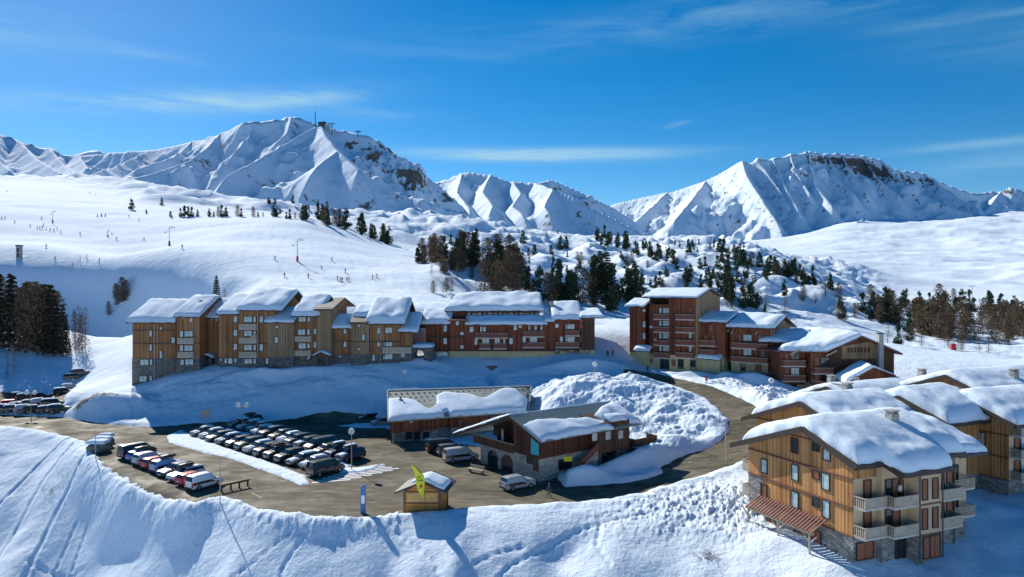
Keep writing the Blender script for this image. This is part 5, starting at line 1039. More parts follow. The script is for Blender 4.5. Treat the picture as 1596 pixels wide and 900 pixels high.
    for u in (.0, ):   # timber strut at the left gable
        a = at(.03, 0) + ul * .9; k = rel(root); k.beam(Vector((a.x - .05, a.y - .1, .8)), Vector((A.x + .3, A.y + .3, 3.3)), .18, .22); k.obj('bracket', M['fascia_red'], root)
        k = rel(root); k.box(a.x - .25, a.x - .02, a.y - .2, a.y + .02, -.2, 3.5); k.obj('corner_post', M['wood_dark'], root)
    gw = rel(root); a = at(.03, 0) + ul * .9; b2 = a + ul * 9; gw.add([(a.x, a.y, 3.4), (b2.x, b2.y, 3.4), (Dd.x + .5, Dd.y, zr - .3), (a.x + .2, a.y, 3.4), (b2.x + .2, b2.y, 3.4), (Dd.x + .7, Dd.y, zr - .3)], [(0, 1, 2), (5, 4, 3), (0, 2, 5, 3), (1, 4, 5, 2), (0, 3, 4, 1)]); gw.obj('gable', M['wood_dark'], root)
    snow_patch(root, Dd + back * .2 - Vector((0, 0, .4)), Dd + ue * 6 + back * .2 - Vector((0, 0, .4)), Dd + ue * 6 , Dd + Vector((0, 0, .0)), .35, 84, nu=10, nv=6)
low_building()

# ------------------------------------------------------------------ chalet restaurant with the wide gable
def restaurant():
    K = Vector((3.57, 92.2, 0)); th = 38.5; root = thing('chalet', 'dark brown chalet on pale stone base with ribbed roof, gable balcony and turquoise sign', 'chalet', (12, 103, 0)); f = fr(K, th)
    s1 = 19.4; zp = 8.0; gr = 4.9; zeR = 5.75; zeL = 3.35; gl_ = 18.4
    P_, Q_ = f(0, 0, 0), f(20, 0, 0)                     # right facade plane
    PL, QL = f(0, 16, 0), f(0, 0, 0)                     # gable side plane
    # base
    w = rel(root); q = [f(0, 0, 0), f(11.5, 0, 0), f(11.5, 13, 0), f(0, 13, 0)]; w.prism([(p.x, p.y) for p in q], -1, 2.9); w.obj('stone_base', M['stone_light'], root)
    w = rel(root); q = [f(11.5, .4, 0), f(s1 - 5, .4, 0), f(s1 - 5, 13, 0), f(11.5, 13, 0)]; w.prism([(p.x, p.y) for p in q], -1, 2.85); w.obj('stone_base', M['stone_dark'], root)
    # timber storey: corner block beside gable balcony
    def pr(a0, a1, b0, b1, z0, z1, mt, nm='wall', slope=True):
        w = rel(root); c4 = [(a0, b0), (a1, b0), (a1, b1), (a0, b1)]; lo = [f(a, b, z0) for a, b in c4]
        if slope: hi = [f(a, b, min(zp - .3 - .385 * abs(b - gr) if b < gr else zp - .3 - .345 * (b - gr), 99)) for a, b in c4]
        else: hi = [f(a, b, z1) for a, b in c4]
        w.hexa(lo, hi); return w.obj(nm, M[mt], root)
    pr(-.03, 11.5, -.06, gr, 2.9, 0, 'wood_redbrown'); pr(2.6, 11.5, gr, 12.5, 2.9, 0, 'wood_redbrown')
    pr(11.5, s1 - 4.4, .3, gr, 2.85, 0, 'wood_dark'); pr(11.5, s1 - .5, gr, 12.5, 0.5, 0, 'wood_dark')
    pr(-.03, 2.6, gr - .01, gr + .4, 2.9, 0, 'wood_dark')
    # flush brown projecting block with three lit windows
    w = rel(root); b4 = [(9.6, -1.0), (s1 - 3.4, -1.0), (s1 - 3.4, 2.5), (9.6, 2.5)]; lo = [f(a, b, 2.3) for a, b in b4]; hi = [f(a, b, 6.4 if b < 0 else 7.2) for a, b in b4]; w.hexa(lo, hi); w.obj('wall', M['wood_dark'], root)
    PB, QB = f(0, -1.02, 0), f(20, -1.02, 0)
    for px, py in ((926.5, 681), (947.5, 679), (967, 677.5)): win(root, PB, QB, px, py, .65, .95, 'white')
    w = rel(root)   # arch under the block
    for a0, a1 in ((9.6, 10.0), (13.4, s1 - 3.4)): b4 = [(a0, -.9), (a1, -.9), (a1, .3), (a0, .3)]; w.hexa([f(a, b, -.5) for a, b in b4], [f(a, b, 2.3) for a, b in b4])
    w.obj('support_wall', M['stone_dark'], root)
    w = rel(root); b4 = [(10.2, .25), (13.2, .25), (13.2, .39), (10.2, .39)]; w.hexa([f(a, b, -.5) for a, b in b4], [f(a, b, 2.2) for a, b in b4]); w.obj('garage_opening', M['pane_dark'], root)
    w = rel(root); a = f(10.6, -.95, .6); b_ = f(13.3, -.95, 2.2); w.beam(a, b_, .2, .25); w.beam(f(13.3, -.95, .6), f(10.8, -.95, 2.2), .2, .25); w.obj('brace', M['fascia'], root)
    # roof
    ov = 1.3; A = f(-ov, -1.4, zeR - .1); B = f(s1 - 1.2, -1.4, zeR - .1); Cc = f(s1 - 1.2, gr, zp); Dd = f(-ov, gr, zp); E = f(s1 - 1.2, gl_, zeL); Fz = f(-ov, gl_, zeL)
    A.z = zp - .385 * (gr + 1.4); B.z = A.z
    r = rel(root); quad_slab(r, A, B, Cc, Dd, .25); quad_slab(r, Fz, Dd, Cc, E, .25); ro = r.obj('roof', M['metal_roof'], root)
    r = rel(root); r.beam(A + Vector((0, 0, -.12)), Dd + Vector((0, 0, -.12)), .12, .4); r.beam(Dd + Vector((0, 0, -.12)), Fz + Vector((0, 0, -.12)), .12, .4); r.obj('verge_board', M['fascia'], root)
    n = 44; rib = None
    for i in range(n + 1):
        u = i / n; a = A + (B - A) * u; c = Dd + (Cc - Dd) * u; L = (a - c)
        if rib is None:
            m = MB(); m.beam((0, 0, .05), tuple(L + Vector((0, 0, .05))), .09, .10); rib = m.mesh('roof_rib', M['rib'])
        link('roof_rib', rib, ro, c - Vector(root.location))
    snow_patch(root, Fz, Dd, Cc, E, .3, 90, left=lambda v: .06, nu=16, nv=14)
    snow_patch(root, Fz, Dd, Dd + (Cc - Dd) * .14, Fz + (E - Fz) * .14, .45, 94, nu=20, nv=8)
    ab = lambda u, v: (A * (1 - u) + B * u) * (1 - v) + (Dd * (1 - u) + Cc * u) * v
    snow_patch(root, ab(.02, 0), ab(.70, 0), ab(.70, 1), ab(.02, 1), .7, 91, hi=lambda u: .58 - .10 * u + .05 * math.sin(u * 7) - .30 * sstep(.75, 1, u), over=.2, nu=40, nv=16, amp=.2)
    snow_patch(root, ab(.66, 0), ab(1.0, 0), ab(1.0, 1), ab(.66, 1), .9, 92, lo=lambda u: .25 * (1 - u), hi=lambda u: .48 + .45 * u, over=.2, nu=26, nv=14, amp=.3)
    snow_patch(root, f(12.2, -1.15, 6.45), f(15.4, -1.15, 6.45), f(15.4, .6, 6.8), f(12.2, .6, 6.8), .6, 93, nu=14, nv=8)
    # rear low wing with terrace rail
    w = rel(root); b4 = [(s1 - 3.4, -.4), (s1 - .2, -.4), (s1 - .2, 4), (s1 - 3.4, 4)]; w.hexa([f(a, b, -.5) for a, b in b4], [f(a, b, 2.4) for a, b in b4]); w.obj('terrace', M['wood_dark'], root)
    balcony(root, f(0, 1, 0), f(20, 1, 0), 974, 1008, 0, 690, 2.0, 'wood_dark')
    # gable balcony
    zb = 2.95; w = rel(root); b4 = [(-.1, gr + .3), (2.6, gr + .3), (2.6, 14.5), (-.1, 14.5)]; w.hexa([f(a, b, zb - .2) for a, b in b4], [f(a, b, zb) for a, b in b4]); bal = w.obj('balcony', M['slab'], root)
    w = rel(root); b4 = [(-.22, gr + .3), (-.12, gr + .3), (-.12, 14.5), (-.22, 14.5)]; w.hexa([f(a, b, zb - .25) for a, b in b4], [f(a, b, zb + .85) for a, b in b4]); w.obj('railing', M['wood_dark'], bal)
    w = rel(root); w.beam(f(-.17, gr + .3, zb + .95), f(-.17, 14.5, zb + .95), .18, .1); w.obj('handrail', M['rail_pale'], bal)
    for g_ in (7.5, 10.2, 12.6): win(root, f(2.59, 16, 0), f(2.59, 0, 0), 798 + F * (f(2.59, g_, 0).x / f(2.59, g_, 0).y), HY - (4.6 - HC) * F / f(2.59, g_, 0).y, 1.0, 1.9, 'dark')
    w = rel(root); p = f(.6, 8.6, zb); w.bar(p, p + Vector((0, 0, 2.2)), .22, 10, .16); w.bar(p + Vector((0, 0, 2.2)), p + Vector((0, 0, 2.5)), .2, 10, .05); w.obj('closed_parasol', M['rail_pale'], root)
    # arches beneath
    for g0, g1 in ((5.6, 8.0), (8.9, 11.2)):
        w = rel(root); w.add([f(-.06, g0, -.2), f(-.06, g1, -.2), f(-.06, g1, 1.5), f(-.06, (g0 + g1) / 2 + .6, 2.2), f(-.06, (g0 + g1) / 2 - .6, 2.2), f(-.06, g0, 1.5)] + [f(.1, g0, -.2), f(.1, g1, -.2), f(.1, g1, 1.5), f(.1, (g0 + g1) / 2 + .6, 2.2), f(.1, (g0 + g1) / 2 - .6, 2.2), f(.1, g0, 1.5)], [(0, 1, 2, 3, 4, 5), (11, 10, 9, 8, 7, 6)] + [(i, 6 + i, 6 + (i + 1) % 6, (i + 1) % 6) for i in range(6)]); w.obj('arched_doorway', M['pane_dark'], root)
    win(root, PL, QL, 826, 717, 1.0, .8, 'dark')
    # sign, lamps
    w = rel(root); p = hitplane(f(-.12, 16, 0), f(-.12, 0, 0), 834, 697); d, nn = tangent(PL, QL); hw, hh = .75, 1.0
    w.hexa([p - d * hw + nn * .1 - Vector((0, 0, hh)), p + d * hw + nn * .1 - Vector((0, 0, hh)), p + d * hw - Vector((0, 0, hh)), p - d * hw - Vector((0, 0, hh))], [p - d * hw + nn * .1 + Vector((0, 0, hh)), p + d * hw + nn * .1 + Vector((0, 0, hh)), p + d * hw + Vector((0, 0, hh)), p - d * hw + Vector((0, 0, hh))]); w.obj('sign_board', M['teal'], root)
    w = rel(root); q = p - Vector((0, 0, 2.3)) + d * .1; w.hexa([q - d * .45 + nn * .1 - Vector((0, 0, .8)), q + d * .45 + nn * .1 - Vector((0, 0, .8)), q + d * .45 - Vector((0, 0, .8)), q - d * .45 - Vector((0, 0, .8))], [q - d * .45 + nn * .1 + Vector((0, 0, .8)), q + d * .45 + nn * .1 + Vector((0, 0, .8)), q + d * .45 + Vector((0, 0, .8)), q - d * .45 + Vector((0, 0, .8))]); w.obj('glazed_door', M['pane_dark'], root)
    w = rel(root); q = p + Vector((0, 0, 1.35)) + nn * .2; w.bar(q, q + Vector((0, 0, .4)), .16, 8, .08); w.obj('wall_lamp', M['white'], root)
    w = rel(root); q = hitplane(P_, Q_, 875, 683.5) + Vector((0, -.15, 0)); w.bar(q, q + Vector((0, -.1, .3)), .14, 8); w.obj('wall_lamp', M['white'], root)
    # outside stair
    a0, a1 = 4.3, 9.4; w = rel(root); ns = 14
    for i in range(ns):
        t = i / ns; s = a0 + (a1 - a0) * t; b4 = [(s, -1.3), (s + (a1 - a0) / ns, -1.3), (s + (a1 - a0) / ns, -.1), (s, -.1)]; w.hexa([f(a, b, -.4) for a, b in b4], [f(a, b, 3.0 * (i + 1) / ns) for a, b in b4])
    st = w.obj('stairs', M['stone_light'], root)
    w = rel(root); lo = [f(a0 - .2, -1.42, .1), f(a1, -1.42, 3.0), f(a1, -1.32, 3.0), f(a0 - .2, -1.32, .1)]; w.hexa(lo, [p + Vector((0, 0, 1.0)) for p in lo]); w.obj('stair_railing', M['rail_red'], st)
    w = rel(root); p = f(4.6, -.35, 2.2); w.box(p.x - .5, p.x + .6, p.y - .1, p.y + .1, p.z - .2, p.z + .45); w.obj('yellow_sign', M['flag'], root)
    w = rel(root); b4 = [(3.3, -.04), (5.6, -.04), (5.6, .03), (3.3, .03)]; w.hexa([f(a, b, .9) for a, b in b4], [f(a, b, 2.3) for a, b in b4]); w.obj('dark_window', M['pane_dark'], root)
restaurant()

# ------------------------------------------------------------------ kiosk with a flag
def kiosk():
    D = 79.2; x0, x1 = WX(630, D), WX(685.5, D); root = thing('kiosk', 'small orange timber kiosk with snow on its dark gable roof by the slope', 'kiosk', ((x0 + x1) / 2, D + 1.5, 0))
    b = rel(root); dx = .55; b.prism([(x0, D), (x1, D), (x1 + dx, D + 3.0), (x0 + dx, D + 3.0)], -.6, 2.45); b.obj('wall', M['wood_kiosk'], root)
    for xa, ya, xb, yb in ((x0, D, x0, D), (x1, D, x1, D), (x1 + dx, D + 3, 0, 0)): b = rel(root); b.box(xa - .1, xa + .12, ya - .07, ya + .12, -.6, 2.5); b.obj('corner_post', M['fascia_red'], root)
    for z in (.05, 1.12, 2.4): b = rel(root); b.box(x0 + .12, x1 - .1, D - .05, D + .02, z - .07, z + .07); b.obj('trim_board', M['fascia_red'], root)
    b = rel(root); b.box(x0 + .3, x1 - .3, D - .03, D, 1.25, 2.25); b.obj('hatch', mat('hatch_board', (.62, .36, .13), .6, vary=.12), root)
    xm = (x0 + x1) / 2 + .05; e = 1.0; zp, ze = 3.75, 2.55
    A = Vector((x0 - e, D - .8, ze)); Pk = Vector((xm, D - .8, zp)); Pb = Vector((xm + .75, D + 4.0, zp)); Ab = Vector((x0 - e + .75, D + 4.0, ze)); B = Vector((x1 + e * .8, D - .8, ze)); Bb = B + Vector((.75, 4.8, 0))
    r = rel(root); quad_slab(r, A, Pk, Pb, Ab, .2); quad_slab(r, Pk, B, Bb, Pb, .2); r.obj('roof', M['roof_dark'], root)
    b = rel(root); b.add([(x0, D, 2.4), (x1, D, 2.4), (xm, D, zp - .25), (x0, D + .1, 2.4), (x1, D + .1, 2.4), (xm, D + .1, zp - .25)], [(0, 1, 2), (5, 4, 3), (0, 3, 4, 1), (1, 4, 5, 2), (2, 5, 3, 0)]); b.obj('gable', M['wood_kiosk'], root)
    q = lambda a, b_, c, d, u, v: (a * (1 - u) + b_ * u) * (1 - v) + (d * (1 - u) + c * u) * v
    F1 = lambda u, v: q(Pk, B, Bb, Pb, u, v); snow_patch(root, F1(.0, .08), F1(.86, .08), F1(.86, .80), F1(.0, .8), .42, 100, nu=22, nv=16, amp=.1)
    F2 = lambda u, v: q(A, Pk, Pb, Ab, u, v); snow_patch(root, F2(.45, .35), F2(1, .12), F2(1, .8), F2(.6, .8), .32, 101, nu=18, nv=12, amp=.15)
    # feather flag beside it
    fl = thing('feather_flag', 'yellow feather banner with dark lettering and a small red figure, leaning beside the kiosk', 'flag', (WX(665, 77.5), 77.5, gz(WX(665, 77.5), 77.5)))
    pts = []; D2 = 77.6
    outl = [((641, 724), (641.5, 724)), ((642, 730), (648, 729)), ((645, 738), (655, 737)), ((647.5, 748), (661, 739.5)), ((649.5, 758), (662, 752)), ((652, 765), (661.5, 764)), ((657, 772), (661, 771)), ((660, 777), (661.5, 776))]
    b = rel(fl); n = len(outl); V = []
    for k in range(2):
        for i, (l, r_) in enumerate(outl):
            for j in range(4): t = j / 3; p = W(l[0] + (r_[0] - l[0]) * t, l[1] + (r_[1] - l[1]) * t, D2); p.y += .22 * math.sin(i * .9 + t * 2) + .03 * k; V.append(p)
    Fq = []
    for i in range(n - 1):
        for j in range(3): a = i * 4 + j; Fq.append((a, a + 1, a + 5, a + 4)); c = n * 4 + a; Fq.append((c, c + 4, c + 5, c + 1))
    m = n * 4
    for i in range(n - 1): a = i * 4; Fq.append((a, a + 4, m + a + 4, m + a)); a += 3; Fq.append((a, m + a, m + a + 4, a + 4))
    b.add(V, Fq); ban = b.obj('banner', M['flag'], fl, smooth=True)
    b = rel(fl); base = W(664, 797, D2); base.z = gz(base.x, base.y) - .1; tip = W(643.5, 725, D2); prev = base
    for i, (px, py) in enumerate(((662.5, 776), (661.8, 755), (658.5, 740), (651, 731), (644, 725))): p = W(px, py, D2 + .03); b.bar(prev, p, .035, 6); prev = p
    b.obj('pole', M['dark_metal'], fl)
    def glyph(name, rows, px, py, s, mt):
        b = rel(fl)
        for r_, row in enumerate(rows):
            for c_, ch in enumerate(row):
                if ch == '#': p = W(px + c_ * s, py + r_ * s, D2 - .30); w_ = s * D2 / F; b.box(p.x, p.x + w_, p.y - .01, p.y + .0, p.z - w_, p.z)
        b.obj(name, M[mt], ban)
    glyph('lettering', ["# # ### ", "# # # # ", " #  ### "], 650, 743, .8, 'ink'); glyph('lettering', ["### # # ### ", "#   ### # # ", "### # # ### "], 650.5, 748, .8, 'ink')
    glyph('red_figure', ["  ## ", " ####", "#### ", " ### ", " # ##", "##  #"], 653.5, 755.5, 1.1, 'red')
kiosk()
# ------------------------------------------------------------------ light timber chalets at the right
TH = 22.2
def roof_z(t, zp=11.3, tp=5.3, sR=.365, sL=.355): return zp - (sR * (tp - t) if t < tp else sL * (t - tp))
def snow_saddle(root, f, segs, length, rz, zp, th, seed, t1=14.4):
    "one continuous blanket over the ridge, following the stepped eave"
    org = Vector(root.location); nu, nv = 84, 64; us = np.linspace(0, 1, nu); vs = .5 - .5 * np.cos(np.linspace(0, np.pi, nv)); V = []
    a0, a1 = segs[0][0] + .3, segs[-1][1] - .15
    def te(a):
        b = segs[0][2]
        for q in range(1, len(segs)): b += (segs[q][2] - segs[q - 1][2]) * float(sstep(segs[q][0] - .45, segs[q][0] + .25, a))
        return b + .10 + .22 * float(gnoise(a / 1.7, seed, 1)) * .8
    us = .5 - .5 * np.cos(np.pi * us); us = us * .55 + np.linspace(0, 1, nu) * .45
    for layer in (1, 0):
        for v in vs:
            for u in us:
                a = a0 + (a1 - a0) * u; e = te(a); t = e + (t1 - e) * v; a_ = a + .18 * float(gnoise(t / 1.6, seed + 2, 2)) * (1 if u < .02 else 0)
                pr = max(0.0, 1 - abs(2 * u - 1) ** 16) ** (1 / 3) * max(0.0, 1 - abs(2 * v - 1) ** 9) ** (1 / 3)
                zr = zp - (.365 if t < 5.3 else .355) * (math.sqrt((t - 5.3) ** 2 + 1.6) - 1.0)
                zr = max(zr, rz(t) + .02) if layer else rz(t) - .05
                n = .16 * float(fbm(a / 6, t / 5, 3, seed)) + .05 * float(fbm(a / 1.6, t / 1.6, 2, seed + 4)) - .22 * math.exp(-((t - e - 2.4) / .9) ** 2) * max(0.0, float(gnoise(a / 2.8, seed * .37, 6)) + .25)
                V.append(tuple(f(a_, t, (rz(t) + (zr - rz(t)) * pr + th * pr * (1 + n)) if layer else zr) - org))
    n = nu * nv; F_ = []
    for j in range(nv - 1):
        for i in range(nu - 1): a = j * nu + i; F_.append((a, a + 1, a + nu + 1, a + nu)); F_.append((n + a, n + a + nu, n + a + nu + 1, n + a + 1))
    for i in range(nu - 1): F_.append((i, n + i, n + i + 1, i + 1)); a = (nv - 1) * nu + i; F_.append((a, a + 1, n + a + 1, n + a))
    for j in range(nv - 1): a = j * nu; F_.append((a, a + nu, n + a + nu, n + a)); a = j * nu + nu - 1; F_.append((a, n + a, n + a + nu, a + nu))
    b = MB(); b.v = V; b.f = F_; b.m = [0] * len(F_); return b.obj('roof_snow', M['roof_snow'], root, smooth=True)
def big_chalet(label, C0, length, full=False, steps=True, seed=200, zoff=0.0, chimney=None, tmax=14.0, snowth=1.1):
    root = thing('chalet', label, 'chalet', (C0.x + 5, C0.y + 7, 0)); f = fr(C0, TH); zp = 11.3 + zoff; z1 = 1.95; rz = lambda t: roof_z(t, zp)
    w = rel(root); lo = [(0, 0), (length, 0), (length, tmax), (0, tmax)]; w.hexa([f(a, t, -3) for a, t in lo], [f(a, t, z1) for a, t in lo]); w.obj('stone_base', M['stone'], root)
    # timber body, gable shaped
    gable_wall(root, f, -.05, -.02, 5.3, tmax, z1, rz(0) - .32, zp - .32, 'wood_bright', t=length, zb=rz(tmax) - .32, name='wall')
    PL, QL = f(-.06, 16, 0), f(-.06, 0, 0)
    for z in (4.62, 7.3):
        w = rel(root); w.beam(f(-.12, -.1, z), f(-.12, tmax, z), .14, .13); w.obj('trim_board', M['fascia_red'], root)
    w = rel(root); w.beam(f(-.10, 1.9, 10.0), f(-.10, 8.9, 10.0), .1, .11); w.obj('trim_board', M['fascia_red'], root)
    w = rel(root); w.beam(f(-.11, -.1, z1), f(-.11, 11.6, z1), .12, .12); w.obj('trim_board', M['fascia_red'], root)
    w = rel(root); b4 = [(-.09, 11.7), (.3, 11.7), (.3, tmax + .05), (-.09, tmax + .05)]; w.hexa([f(a, t, z1) for a, t in b4], [f(a, t, 4.55) for a, t in b4]); w.obj('stone_pier', M['stone'], root)
    def W2_(px, py, ww, hh, st='dark'): return win(root, PL, QL, px, py, ww, hh, st)
    # roof: segments along a
    segs = [(-.9, 2.7, -1.2), (2.7, 9.8, -3.0), (9.8, length + .6, -1.2)] if steps else [(-.9, length + .6, -1.4)]
    r = rel(root)
    for a0, a1, te in segs:
        quad_slab(r, f(a0, te, rz(te)), f(a1, te, rz(te)), f(a1, 5.3, zp), f(a0, 5.3, zp), .32)
    quad_slab(r, f(-.9, 16, rz(16)), f(length + .6, 16, rz(16)), f(length + .6, 5.3, zp), f(-.9, 5.3, zp), .32)
    ro = r.obj('roof', M['roof_dark'], root)
    fb = [(f(-.96, 5.3, zp - .22), f(-.96, -1.25, rz(-1.25) - .22)), (f(-.96, 5.3, zp - .22), f(-.96, 16.05, rz(16.05) - .22))]
    if steps: fb.append((f(2.66, -1.2, rz(-1.2) - .22), f(2.66, -3.05, rz(-3.05) - .22)))
    for p, q in fb: w = rel(root); w.beam(p, q, .12, .55); w.obj('fascia_board', M['fascia'], root)
    for a0, a1, te in segs: w = rel(root); w.beam(f(a0, te - .03, rz(te) - .2), f(a1, te - .03, rz(te) - .2), .1, .42); w.obj('gutter_board', M['fascia'], root)
    # snow
    snow_saddle(root, f, segs, length, rz, zp, snowth, seed)
    if chimney:
        for a, t in chimney:
            p = f(a, t, rz(t)); w = rel(root); w.prism([tuple(f(a + x, t + y, 0)[:2]) for x, y in ((-.55, -.4), (.55, -.4), (.55, .4), (-.55, .4))], p.z - .3, p.z + 1.9); c = w.obj('chimney', M['stone_light'], root)
            w = rel(root); w.prism([tuple(f(a + x, t + y, 0)[:2]) for x, y in ((-.62, -.47), (.62, -.47), (.62, .47), (-.62, .47))], p.z + 2.15, p.z + 2.28)
            for x in (-.45, .45): w.prism([tuple(f(a + x + u, t + y, 0)[:2]) for u, y in ((-.08, -.3), (.08, -.3), (.08, .3), (-.08, .3))], p.z + 1.9, p.z + 2.15)
            w.obj('chimney_cap', M['concrete'], c)
    return root, f, rz, PL, QL
def volume(root, f, a0, a1, t0, t1, z0, z1, mt, nm='wall'):
    w = rel(root); b4 = [(a0, t0), (a1, t0), (a1, t1), (a0, t1)]; w.hexa([f(a, t, z0) for a, t in b4], [f(a, t, z1(t) if callable(z1) else z1) for a, t in b4]); return w.obj(nm, M[mt], root)
def fwin(root, f, a, t, z, w, h, st):     # window on a right-hand facade (plane t)
    p = f(a, t, z); py = HY - (z - HC) * F / p.y; px = CX + F * p.x / p.y; return win(root, f(-20, t, 0), f(20, t, 0), px, py, w, h, st)
def near_chalet():
    C1 = Vector((31.6, 66.0, 0)); root, f, rz, PL, QL = big_chalet('large honey-coloured timber chalet with slatted pergola and stone base, nearest at the right', C1, 13.0, seed=210, chimney=[(8.6, 3.0)], snowth=1.15)
    WL = lambda px, py, w, h, st='dark': win(root, PL, QL, px, py, w, h, st)
    for px, py, w, h, st in ((1239, 695, .8, 1.35, 'dark'), (1272, 697, .75, .72, 'dark'), (1289, 706, .8, 1.45, 'pane'), (1191.5, 727, .8, 1.4, 'pane'), (1239.5, 737, .8, 1.5, 'pane'), (1272, 740.5, .75, .72, 'shutter'), (1287, 751, .9, 1.5, 'pane'),
                         (1191, 767, .8, 1.6, 'shutter'), (1239, 779, .9, 1.5, 'pane'), (1272, 783.5, .75, .72, 'dark'), (1288, 794, .8, 1.6, 'pane'), (1201, 815, 1.1, .7, 'shutter'), (1246, 831, 1.1, .7, 'shutter'), (1272, 837.5, 1.1, 1.3, 'shutter')): WL(px, py, w, h, st)
    # right-hand facades, stepped
    volume(root, f, 2.9, 6.1, -.7, 5, -3, 1.95, 'stone', 'stone_base'); volume(root, f, 2.9, 6.1, -.68, 5, 1.95, lambda t: rz(t) - .33, 'plaster')
    volume(root, f, 6.1, 9.0, -2.0, 5, -3, 1.85, 'stone', 'stone_base'); volume(root, f, 6.1, 9.0, -1.98, 5, 1.85, lambda t: rz(t) - .33, 'plaster')
    volume(root, f, 9.0, 13.0, -.3, 5, -3, 1.95, 'stone', 'stone_base'); volume(root, f, 9.0, 13.0, -.28, 5, 1.95, lambda t: rz(t) - .33, 'plaster')
    volume(root, f, 13.0, 16.6, .9, 12, -3, 1.95, 'stone', 'stone_base'); volume(root, f, 13.0, 16.6, .92, 12, 1.95, lambda t: rz(t) - .9, 'plaster')
    volume(root, f, .02, 2.9, -.04, .5, 1.95, 7.3, 'plaster')
    # extra roof further along
    r = rel(root); quad_slab(r, f(13.4, -.8, rz(-.8) - .6), f(17.6, -.8, rz(-.8) - .6), f(17.6, 6.3, zz := rz(5.3) - .6), f(13.4, 6.3, zz), .3); quad_slab(r, f(13.4, 13.5, rz(13) - .6), f(17.6, 13.5, rz(13) - .6), f(17.6, 6.3, zz), f(13.4, 6.3, zz), .3); r.obj('roof', M['roof_dark'], root)
    snow_patch(root, f(13.7, -.6, rz(-.8) - .6), f(17.5, -.6, rz(-.8) - .6), f(17.5, 6.6, zz), f(13.7, 6.6, zz), 1.1, 219, over=.2, nu=22, nv=20)
    snow_patch(root, f(13.7, 13.2, rz(13) - .6), f(17.5, 13.2, rz(13) - .6), f(17.5, 6, zz), f(13.7, 6, zz), 1.1, 220, nu=16, nv=14)
    for a0, a1, t, zs, dp in ((.0, 2.75, -.05, (2.15, 4.85), 1.3), (2.9, 6.05, -.7, (2.15, 4.85), 1.35), (9.2, 12.6, -.3, (2.0, 4.7), 1.3), (13.2, 16.2, .9, (2.2, 4.95), 1.2)):
        for z in zs: balc(root, f(a0, t, z), f(a1, t, z), dp, 'rail_pale', slatted=(a0 > 13), sidebal=True, hh=.92)
    for z in (4.75, 1.9): w = rel(root); w.beam(f(6.1, -2.03, z), f(9.0, -2.03, z), .1, .13); w.obj('trim_board', M['fascia_red'], root)
    for z in (3.3, 6.05):
        fwin(root, f, 1.7, -.06, z, .85, 2.0, 'shutter'); fwin(root, f, 4.6, -.72, z, .9, 2.0, 'shutter'); fwin(root, f, 3.7, -.72, z, .8, 2.0, 'dark')
        fwin(root, f, 6.8, -2.0, z + .1, .6, 1.75, 'shutter'); fwin(root, f, 8.2, -2.0, z + .1, .6, 1.75, 'shutter'); fwin(root, f, 11.2, -.3, z - .1, .8, 1.9, 'shutter'); fwin(root, f, 12.5, -.3, z + .4, .8, 1.2, 'shutter'); fwin(root, f, 14.8, .9, z, .9, 1.9, 'dark')
    fwin(root, f, 12.3, -.3, 8.1, .8, 1.1, 'shutter'); fwin(root, f, 5.2, -.72, 6.1, .5, 1.5, 'shutter')
    fwin(root, f, 7.0, -2.02, .7, .8, 1.9, 'shutter'); fwin(root, f, 8.1, -2.02, .7, 1.3, 2.0, 'shutter'); fwin(root, f, 1.4, -.06, .55, 2.0, 1.5, 'shutter'); fwin(root, f, 5.2, -.72, .5, 1.2, 1.9, 'dark')
    for a, t in ((9.05, -2.15), (6.08, -2.1), (12.95, -.45)): w = rel(root); w.bar(f(a, t, -.6), f(a, t, rz(t) - .4), .06, 8); w.obj('downpipe', M['dark_metal'], root)
    w = rel(root); p = f(4.9, -.85, 6.2); w.bar(p, p + Vector((.1, -.12, 0)), .33, 14); w.obj('satellite_dish', M['white'], root)
    w = rel(root)   # dark loggia backs
    # far-left balcony
    balc(root, f(4.5, tm := 14.05, 4.7), f(.3, tm, 4.7), 1.4, 'rail_pale', hh=1.0); balc(root, f(4.5, tm, 1.95), f(.3, tm, 1.95), 1.4, 'rail_pale')
    # pergola, every slat on its own
    per = rel(root); per.beam(f(-1.85, 3.0, 1.5), f(-1.85, 12.4, 1.5), .18, .24); per.beam(f(-.2, 3.0, 2.45), f(-.2, 12.4, 2.45), .14, .2)
    for t in (3.4, 7.6, 12.0): per.beam(f(-1.85, t, 1.45), f(-.2, t, 2.4), .16, .2); 
    pg = per.obj('pergola', M['rail_pale'], root)
    pm = MB(); a_, b_ = f(0, 0, 2.62) - f(2.05, 0, 1.62 - .0), None
    v = f(-.15, 0, 2.66) - f(-2.1, 0, 1.60); pm.beam(-v / 2, v / 2, .2, .09); sm = pm.mesh('slat', M['rail_red'])
    for i in range(23): p = (f(-.15, 3.05 + i * .41, 2.66) + f(-2.1, 3.05 + i * .41, 1.60)) / 2; link('slat', sm, pg, p - Vector(root.location))
    for t in (3.4, 7.6, 12.0):
        w = rel(root); g0 = f(-1.85, t, 0); w.bar((g0.x, g0.y, gz(g0.x, g0.y) - .4), (g0.x, g0.y, 1.4), .11, 8); w.bar(f(-1.85, t, .5), f(-1.85, t + .9, 1.4), .07, 6); w.bar(f(-1.85, t, .5), f(-1.85, t - .9, 1.4), .07, 6); w.obj('post', M['rail_pale'], pg)
    return f
near_chalet()
